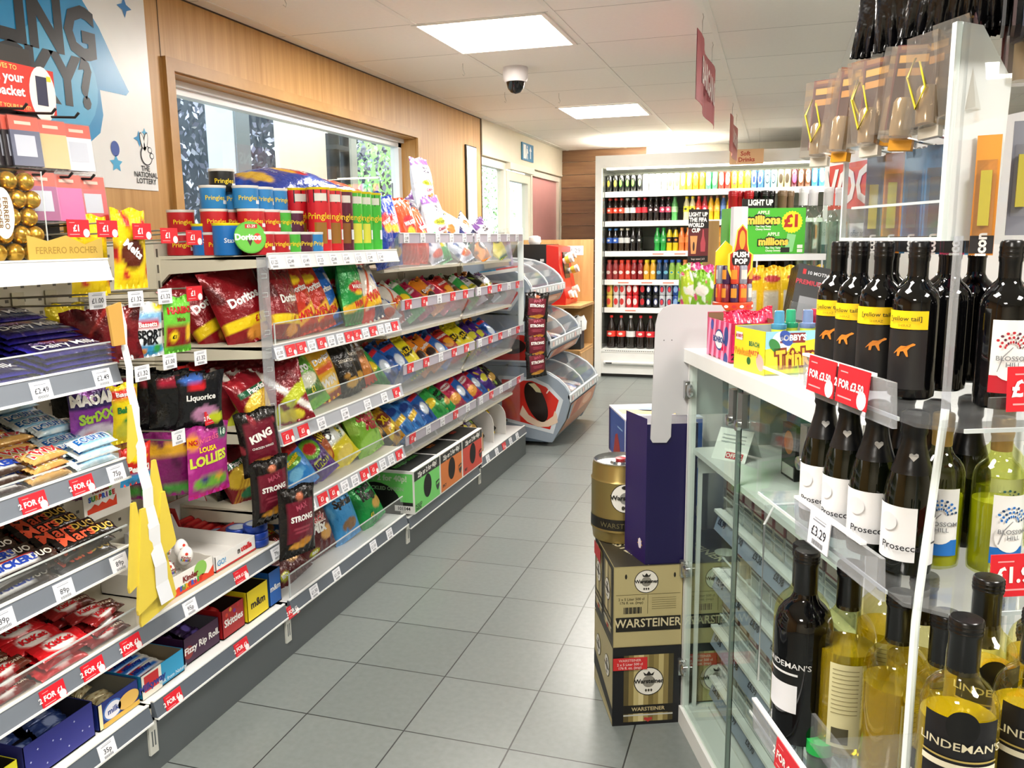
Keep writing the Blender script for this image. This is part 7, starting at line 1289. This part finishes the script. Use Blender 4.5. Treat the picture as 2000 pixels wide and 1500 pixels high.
def fmesh(kind, body, cap, lab, lab2=None):
    k = (kind, body, cap, lab, lab2)
    if k in FB: return FB[k]
    m = MB(); bm_ = M(body, .15, 0, 0, .3)
    if kind == 'can':
        h, r = .158, .0265; m.lathe([(.001, 0), (r*.85, 0), (r, .006), (r, h-.012), (r*.86, h-.002)], bm_, 14, cap=False); m.lathe([(r*.86, h-.002), (r*.82, h), (.001, h-.003)], M('c9cbcc', .2, .8), 14, cap=False)
    elif kind == 'scan':
        h, r = .118, .029; m.lathe([(.001, 0), (r*.85, 0), (r, .006), (r, h-.012), (r*.82, h-.002)], bm_, 14, cap=False); m.lathe([(r*.82, h-.002), (.001, h-.004)], M('c9cbcc', .2, .8), 14, cap=False)
    elif kind == 'bot':
        h, r = .215, .0275; m.lathe([(.001, 0), (r*.9, 0), (r, .01), (r*.93, .05), (r, .08), (r, .125), (r*.9, .15), (r*.45, .185), (r*.42, .197)], bm_, 16, cap=False); m.lathe([(r*.5, .196), (r*.5, h), (.001, h)], M(cap, .35), 14, cap=False)
    elif kind == 'juice':
        h, r = .185, .029; m.lathe([(.001, 0), (r, .004), (r, .10), (r*.88, .13), (r*.60, .155), (r*.60, .162)], bm_, 16, cap=False); m.lathe([(r*.66, .160), (r*.66, h), (.001, h)], M(cap, .35), 14, cap=False)
    else:
        h, r = .31, .044; m.lathe([(.001, 0), (r*.85, 0), (r, .02), (r*.94, .08), (r, .11), (r, .18), (r*.86, .22), (r*.34, .28), (r*.32, .29)], bm_, 18, cap=False); m.lathe([(r*.34, .288), (r*.34, h), (.001, h)], M(cap, .35), 14, cap=False)
        m.lathe([(r*.87, .216), (r*.36, .277)], M('8d8a6a', .1), 18, cap=False) if False else None
    a0 = -pi/2
    if lab:
        z0, z1 = {'can': (.03, .13), 'scan': (.02, .095), 'bot': (.078, .127), 'juice': (.05, .09), 'big': (.11, .165)}[kind]
        if kind in ('bot', 'big'): wrap(m, r, -pi, pi, z0, z1, M(lab, .3), 20, 2)
        else: wdisc(m, r, a0, (z0+z1)/2, r*.7, M(lab, .3), 2, 14, (z1-z0)*.42)
    if lab2:
        z0, z1 = {'can': (.05, .11), 'scan': (.03, .08), 'bot': (.092, .113), 'juice': (.06, .08), 'big': (.125, .15)}[kind]
        wdisc(m, r, a0, (z0+z1)/2, r*.45, M(lab2, .3), 4, 12, (z1-z0)*.5)
    FB[k] = m.mesh('drink'); return FB[k]
def frow(z, items, x0, dx, nm, y=YF+.165, back=1, dz2=0):
    """items: (kind, body, cap, label, label2, words, count)"""
    i = 0
    for kind, body, cap, lab, lab2, wd, n in items:
        for _ in range(n):
            if kind:
                me = fmesh(kind, body, cap, lab, lab2)
                for q in range(back+1):
                    for s in range(2 if dz2 else 1):
                        w_ = '%s, %s from the left on the %s%s%s' % (wd, ORD[i], nm, ' behind' if q else '', ', stacked' if s else '')
                        put(me, 'drink_can' if 'can' in kind else 'drink_bottle', (x0+dx*i, y+.066*q+(.004 if i % 2 else 0), z+.001+dz2*s), (0, 0, radians((i*37) % 24-12)), w_, 'drink', 'cold drinks on the cooler %s' % nm)
            i += 1
K = 'can'
frow(1.717, [(K, '121412', 0, '2a2c22', 'b8a43c', 'black energy can', 2), (K, '121412', 0, None, '5cc83c', 'black energy can with green claw mark', 3), (K, '17181a', 0, None, '8ad85c', 'black energy can with bright claw mark', 1), (K, 'f0f1f2', 0, 'e4e6ea', None, 'white energy can', 4), (K, 'f2f0c8', 0, 'ece04a', None, 'pale yellow can', 2), (K, 'e9e03c', 0, 'f2ea6a', None, 'yellow can', 2), (K, 'f08a1c', 0, 'f2a02c', None, 'orange can', 2), (K, '3cb45c', 0, 'e9f0e6', None, 'green and white can', 2), (K, 'd8342c', 0, 'f0dcd4', None, 'red and white can', 2), (K, 'e9d82c', 0, '8a2a4c', 'f0e04a', 'yellow and maroon star can', 2), (K, 'f0de2c', 0, 'c8b82c', None, 'yellow striped can', 1), (K, '2c4f96', 0, 'dfe6f0', '1a2c5c', 'blue star can', 2), (K, '6ea8bc', 0, '14202a', 'b8e0d0', 'pale blue star can', 2), (K, 'a8946a', 0, '2c2418', None, 'tan and black can', 2), (K, '3c1420', 0, 'c83a5c', None, 'dark maroon can', 1), (K, '4a2c1c', 0, 'c8a27c', 'f0e6d8', 'brown coffee can', 2), (K, '2f6cb0', 0, 'cfe0f0', None, 'blue and white can', 2), (K, '3c0c10', 0, 'e0483c', None, 'black and red can', 2), (K, '1f3cc8', 0, 'e03c9c', None, 'blue and pink can', 1)], -1.52, .0565, 'top shelf')
B = 'bot'
frow(1.449, [(B, '241410', 'd8402c', 'e84c34', 'f4e6e0', 'cola bottle with red label and cap', 3), (B, '241814', 'c9c9c0', 'dfe1e2', None, 'cola bottle with silver label', 2), (B, '241410', 'c8282c', 'e0303c', None, 'cola bottle with plain red label', 2), (B, '17100f', '1a1a1c', '2a1a1c', 'f0c0c4', 'cola bottle with black label', 2), (B, '1a0c10', '5c1420', 'b8405c', 'e9c8d0', 'dark cherry drink bottle', 2), (B, '4f9c54', '2f7a3c', '9ccf9a', None, 'pale green drink bottle', 1), (0, 0, 0, 0, 0, '', 1), (B, 'd9d0a0', 'f0dc2c', 'f2e23c', '3c3a1c', 'lemon drink bottle with yellow label', 2), (B, 'd03c30', 'e0584c', 'e8503c', 'f2d8c8', 'red fruit drink bottle', 1), (B, 'a82a34', '8c2c34', 'c8344c', 'f0d4dc', 'crimson fruit drink bottle', 1), (B, 'd8a41c', '7c4a2c', 'f0a83c', 'f2d07a', 'orange drink bottle with brown cap', 2), (B, '3c5c94', '9c6a4c', '5a7cb8', None, 'blue drink bottle', 1), (B, 'd8b01c', 'e0a02c', 'f0c03c', None, 'yellow drink bottle', 3)], -1.515, .0545, 'second shelf')
frow(1.173, [(B, '1d1714', '4a8ad0', '3c6cc8', 'e9eef6', 'cola bottle with blue label and cap', 2), (B, '221c16', 'e0d8c0', 'e6e8e8', None, 'cola bottle with white label', 2), (B, '191514', '141414', '2a2a2a', 'dfe3e2', 'black cola bottle with silver mark', 2), (0, 0, 0, 0, 0, '', 2), (B, '1f9a3c', '2fb048', '3cb45a', 'a8e0b0', 'bright green drink bottle', 2), (B, 'e0c81c', '2a2414', '241c10', 'f0963c', 'yellow drink bottle with black label', 2), (B, 'f0803c', 'f0883c', 'f2934c', None, 'orange squash bottle', 2), (B, 'e9a02c', 'f0883c', 'f0b04c', None, 'amber drink bottle', 5)], -1.515, .0560, 'third shelf')
J = 'juice'
frow(.908, [(J, '9c3a3c', 'b0483c', 'e9cfc8', None, 'dusky pink smoothie', 2), (J, 'c83a2c', 'd8402c', 'f2e6e0', None, 'red smoothie', 2), (J, '8c1c20', 'c83a34', 'f0dcdc', None, 'dark red smoothie', 2), (J, 'e0a82c', 'e8d02c', 'f4ead0', None, 'yellow smoothie', 2), (J, '1d3c5c', '2a5cb0', '6ab0cc', None, 'navy drink with blue cap', 2), (J, '8cb84c', '2a5cb0', 'e0e03c', '3c9cac', 'green and yellow drink with blue cap', 2), (J, 'e0935a', 'd87c3c', 'f0b88a', None, 'peach drink', 1), (J, 'c83a5c', 'd8405c', 'f2e6e0', None, 'pink smoothie', 6)], -1.515, .0590, 'fourth shelf')
S = 'scan'
frow(.646, [(S, 'e9c85a', 0, 'e0503c', None, 'small yellow and red can', 1), (S, 'e9e4e2', 0, 'd83c3c', None, 'white and red can', 2), (S, 'd8242c', 0, 'f0e0e0', None, 'red cola can', 2), (S, '1c1414', 0, 'c82a34', None, 'black and red can', 1), (S, '14151a', 0, '2a3c7c', 'e9e9f0', 'black cola can', 2), (S, 'c9ccd2', 0, '2a3c6c', 'e0404c', 'silver cola can', 2), (S, '1c4898', 0, '8ab0e0', None, 'blue can', 2), (S, '3c62a8', 0, 'c0d4ec', None, 'light blue can', 6)], -1.51, .0625, 'fifth shelf', dz2=.1185, back=0)
frow(.262, [('big', '1c1210', 'd8342c', 'e84034', 'f4e0d8', 'large cola bottle with red label and cap', 2), ('big', '1f1a16', 'd9d6cc', 'e0e2e2', None, 'large cola bottle with silver label', 1), ('big', '1c1210', 'c8242c', 'd8303a', 'f4e0d8', 'large cola bottle with deep red label', 2), ('big', '17100f', '8c1c24', '4a141c', '3c62b0', 'large dark cola bottle with blue mark', 1), ('big', '1c1210', 'd8342c', 'e84034', None, 'large cola bottle half hidden', 4)], -1.485, .093, 'bottom shelf', y=YF+.14, back=0)
# ---------------------------------------------------------------- three ice cream freezers rising in steps
FG, FG2 = M('8d99a6', .4), M('75828f', .4)
def freezer(dx, dz, zb, label, big=False):
    Y0, Y1 = 4.99, 5.85; root = put(None, 'ice_cream_freezer', (-1.5+dx, (Y0+Y1)/2, zb), (0, 0, 0), label, 'freezer', 'curved ice cream freezers'); ox, oy, oz = -1.5+dx, (Y0+Y1)/2, zb
    def T(x, z): return (x+dx-ox, z+dz-oz)
    front = [(-1.307, .03), (-1.225, .173), (-1.197, .276), (-1.194, .325)] if big else [(-1.293, .175), (-1.228, .22), (-1.202, .27), (-1.194, .325)]
    arc = [(-1.203, .355), (-1.228, .392), (-1.27, .43), (-1.33, .465), (-1.40, .49), (-1.48, .503), (-1.60, .508)]
    lowz = .03 if big else .175
    prof = [T(-1.80, lowz)]+[T(*p) for p in front]+[T(*p) for p in arc]+[T(-1.80, .508)]
    m = MB()
    for y in (Y0, Y1-.035): MB().prism(prof, 'y', y-oy, y+.035-oy, FG).obj('end_cheek', root)
    m = MB(); body = [T(-1.80, lowz+.005)]+[T(p[0]-.004, p[1]+(.005 if i == 0 else 0)) for i, p in enumerate(front)]+[T(-1.225, .325), T(-1.235, .26), T(-1.79, .26), T(-1.80, .325)]
    m.prism(body, 'y', Y0+.035-oy, Y1-.035-oy, FG2); m.prism([T(-1.80, .26), T(-1.62, .26), T(-1.62, .505), T(-1.80, .505)], 'y', Y0+.035-oy, Y1-.035-oy, FG); m.obj('tub', root)
    m = MB(); a, b = (front[1], front[2]); a, b = T(*a), T(*b); c0 = T(*front[0])
    fa = Fr(m, (a[0]+.001, 0, a[1]), (0, 1, 0), (b[0]-a[0], 0, b[1]-a[1]), .001); L = math.hypot(b[0]-a[0], b[1]-a[1])
    fa.rect(-.38, .0, .38, L*.95, M('c98a6a', .4), 1); fa.poly([(-.3, 0), (-.1, 0), (.0, L*.9), (-.2, L*.9)], M('a85a40', .4), 2); fa.ell(.15, L*.45, .14, L*.3, M('e0b49a', .4), 2); fa.poly([(-.38, 0), (-.33, 0), (-.30, L*.9), (-.38, L*.9)], M('8e9aa6'), 3)
    fb = Fr(m, (c0[0]+.001, 0, c0[1]), (0, 1, 0), (a[0]-c0[0], 0, a[1]-c0[1]), .001); L2 = math.hypot(a[0]-c0[0], a[1]-c0[1]); fb.rect(-.38, L2*.3, .38, L2, M('b9866a', .4), 1); m.obj('picture_front', root)
    m = MB(); q = T(-1.194, .325); m.prism([(q[0]-.012, q[1]-.002), (q[0]+.004, q[1]-.034), (q[0]+.008, q[1]-.034), (q[0]+.006, q[1]+.012), (q[0]-.008, q[1]+.014)], 'y', Y0-oy, Y1-oy, M('d3d8dc', .25)); fr_ = Fr(m, (q[0]+.009, 0, q[1]-.012), (0, 1, 0), (0, 0, 1), .001)
    for k in range(11): fr_.rect(-.40+.075*k, -.014, -.355+.075*k, .014, M('eef1f2' if k % 4 else 'e9c9c4'), 1)
    m.obj('price_rail', root)
    m = MB(); A = [T(-1.20, .335)]+[T(*p) for p in arc]
    for (x0, z0), (x1, z1) in zip(A, A[1:]): m.add([(x0, Y0+.03-oy, z0), (x0, Y1-.03-oy, z0), (x1, Y1-.03-oy, z1), (x1, Y0+.03-oy, z1)], [(0, 1, 2, 3)], clear('freezer_lid', (.93, .96, .98), .35, .06, .05), True)
    m.obj('curved_lid', root)
    for y in (Y0+.035, (Y0+Y1)/2-.01, Y1-.04): m = MB(); m.tube([(x, y-oy, z+.002) for x, z in A], .005, M('d9dfe3', .3), 6); m.obj('lid_frame', root)
    m = MB(); m.tube([(T(-1.6, .51)[0], Y0-oy, T(-1.6, .512)[1]), (T(-1.6, .51)[0], Y1-oy, T(-1.6, .512)[1])], .010, M('c9ced2', .3), 8); m.obj('back_rail', root)
    if big:
        for y in (Y0+.10, Y1-.14):
            for x in (-1.40, -1.72): MB().box(x-ox, x+.04-ox, y-oy, y+.05-oy, -.0, .035, M('17181a')).obj('foot', root)
        m = MB(); m.prism([T(-1.62, .03), T(-1.33, .03), T(-1.62, .075)], 'y', Y0-.003-oy, Y0-oy, M('4d5a66', .4)); m.obj('lower_flash', root)
    # picture on the near cheek
    m = MB(); f = Fr(m, (-ox+dx, Y0-oy, dz-oz), (1, 0, 0), (0, 0, 1), .001)
    o_ = [(-1.66, .445), (-1.43, .44), (-1.33, .40), (-1.235, .305), (-1.30, .085), (-1.66, .16)] if big else [(-1.66, .40), (-1.35, .385), (-1.245, .32), (-1.33, .20), (-1.66, .20)]
    f.poly(o_[::-1], M('cfd6dc', .35), 1); c_ = (-1.47, .28); f.poly([(c_[0]+(x-c_[0])*.88, c_[1]+(y-c_[1])*.86) for x, y in o_][::-1], M('c8281c', .35), 2)
    if big:
        f.poly([(-1.52, .20), (-1.47, .155), (-1.40, .125), (-1.33, .13), (-1.27, .16), (-1.275, .21), (-1.29, .235), (-1.30, .20), (-1.34, .17), (-1.40, .165), (-1.46, .20), (-1.50, .26)], M('dcc3ac', .4), 3)
        f.ell(-1.41, .285, .062, .135, M('1a0f0c', .25), 4, 28, .40); f.poly([(-1.46, .40), (-1.42, .405), (-1.385, .37), (-1.375, .345), (-1.41, .35), (-1.43, .375)], M('d9cfa4'), 5)
        f.poly([(-1.345, .345), (-1.33, .37), (-1.325, .36), (-1.34, .34)], M('f0e0d8'), 3)
    else: f.ell(-1.45, .30, .10, .05, M('2a1410', .3), 4, 24)
    m.obj('side_picture', root)
    rn = random.Random(int(dz*100)+3)
    cols = ('e9e4dc', 'd8a48a', 'c0c8e0', 'b8a08a', 'e0c8c0', '8a94c0', 'f0ede6', 'c86a5a')
    for i in range(7):
        for j in range(3):
            me = packet('ice%d' % ((i+j) % 8), dict(b=cols[(i+j) % 8], s=[('n', cols[(i*3+j+1) % 8], 6, .6, i)]), .055, .17, .03, 0, 8, 10)
            put(me, 'ice_cream', (dx-1.30-.10*j+rn.uniform(-.01, .01), Y0+.10+.11*i, dz+.275+.03*j), (radians(-80), radians(rn.uniform(-20, 20)), radians(90+rn.uniform(-30, 30))), 'wrapped ice cream, %s along row %d of the %s freezer' % (ORD[i], j+1, 'bottom' if big else 'middle' if dz < .5 else 'top'), 'ice cream', 'wrapped ice creams in the freezers')
freezer(0, 0, 0, 'lowest grey ice cream freezer with red picture of a chocolate lolly', True)
freezer(-.125, .335, .508, 'middle grey ice cream freezer of the stepped three')
freezer(-.245, .655, .843-.02, 'topmost grey ice cream freezer below the coffee machine')
# ---------------------------------------------------------------- coffee corner
root = put(None, 'coffee_unit', (-1.80, 6.5, 0), (0, 0, 0), 'oak veneered coffee unit with tall back board beside the cooler', 'cabinet')
MB().box(-.36, .39, .20, .22, 0, 1.29, OAK).obj('back_board', root); MB().box(-.36, .40, -.30, .20, .775, .795, OAK).obj('worktop', root); MB().box(-.36, .27, -.30, -.28, 0, .775, OAK).obj('side_board', root)
m = MB(); m.box(.26, .39, -.28, .2, .0, .45, OAK); m.box(.39, .395, -.26, .18, .02, .43, OAK); m.obj('drawer_block', root); m = MB(); m.box(.395, .405, -.06, .0, .30, .31, CHR); m.obj('handle', root)
m = MB(); f = Fr(m, (.22, .199, 1.20), (1, 0, 0), (0, 0, 1), .001); f.rect(-.07, -.035, .09, .04, M('eef0f0', .4)); f.text('£1.29', .01, .0, .05, M('8a8c90'), 2, .0); m.obj('price_card', root)
root = put(None, 'coffee_machine', (-1.80, 6.42, .7955), (0, 0, 0), 'black and red self serve coffee machine with paper cup tubes', 'coffee machine')
m = MB(); m.box(-.20, .12, -.16, .22, 0, .46, M('17181b', .3)); f = Fr(m, (0, -.16, .28), (1, 0, 0), (0, 0, 1), .001); f.text('NESCAFE', -.09, .045, .05, M(W1), 1, .04, sx=.8); f.text('&', -.08, -.01, .05, M(W1), 1, .03); f.text('GO', -.01, -.015, .085, M('e9e9e9'), 1, .06); f.rect(.07, .05, .10, .07, M('d9dce0'), 1); f.rect(.03, -.12, .11, -.10, M('b8242c'), 1); m.obj('body', root)
m = MB(); RDC = M('d8281c', .3); m.prism([(.12, 0), (.27, 0), (.275, .05), (.22, .30), (.215, .44), (.12, .455)], 'y', -.165, .225, RDC); m.prism([(.225, .20), (.245, .20), (.225, .40), (.215, .40)], 'y', -.06, .10, M('2c2a20', .2)); m.obj('red_front', root)
for i, (y, z) in enumerate(((-.10, .33), (-.02, .36), (-.10, .06), (.09, .25), (.10, .09), (.02, .05))):
    m = MB(); m.lathe([(.001, 0), (.022, 0), (.030, .07), (.031, .072), (.031, .075), (.027, .075), (.001, .07)], M('efe9df', .5), 18, cap=False); wrap(m, .0275, -pi, pi, .02, .05, M(('d9b03c', 'c8c0a8', 'd8402c')[i % 3]), 18, 3)
    m.tr(Matrix.Translation((.24, y, z)) @ Matrix.Rotation(radians(70), 4, 'Y')); m.obj('paper_cup', None, (-1.80, 6.42, .7955), label='paper cup lying in the coffee machine dispenser, %s' % ('upper near', 'upper middle', 'lower near', 'upper far', 'lower far', 'lowest middle')[i], cat='cup')
m = MB(); m.box(0, .11, 0, .12, 0, .22, M('2a2c2e', .4)); m.obj('waste_bin', None, (-1.53, 6.30, .452), label='small dark bin in the oak unit compartment', cat='bin')
m = MB(); rn = random.Random(5); n = 16
pts = [(.075+.02*sin(5*2*pi*i/n))*1 for i in range(n)]
v = [(.05+r_*cos(2*pi*i/n)*s, .05+r_*sin(2*pi*i/n)*s, z+.01*sin(i*2.3)) for s, z in ((.75, -.02), (1.0, -.09), (1.05, -.03), (.8, .02), (.5, .01)) for i, r_ in enumerate(pts)]
m.add(v, [(j*n+i, j*n+(i+1) % n, (j+1)*n+(i+1) % n, (j+1)*n+i) for j in range(4) for i in range(n)], M('eef0f0', .35), True); m.obj('bin_bag', None, (-1.53, 6.29, .685), label='white plastic liner folded over the small dark bin', cat='bag')
m = MB(); m.lathe([(.001, 0), (.04, 0), (.05, .02), (.045, .055), (.02, .065), (.001, .066)], M('f0f0f2', .3), 18); m.obj('lid_stack', None, (-1.80, 6.36, 1.2565), label='white plastic tub on top of the coffee machine', cat='tub')
t = put(None, 'leaflet_holder', (-1.62, 4.90, 1.13), (0, radians(-8), 0), 'clear leaflet holder with magazines past the end of the crisp shelving', 'holder')
MB().box(-.10, .10, -.004, .0, -.02, .22, ACR).obj('clear_front', t)
for i, c in enumerate(('c8b8a0', '8a94b0', 'd0c0d8')): MB().box(-.09+.012*i, .07+.012*i, .006*i+.002, .006*i+.006, 0, .20-.02*i, M(c, .4)).obj('magazine', t)
m = MB(); m.box(-.14, .14, -.05, .05, -.04, -.02, M('e9e6e0', .4)); m.box(-.12, .0, -.05, .03, -.02, -.012, M('3a9ac8')); m.box(0, .12, -.05, .03, -.02, -.01, M('c84a4a')); m.obj('tray', t)
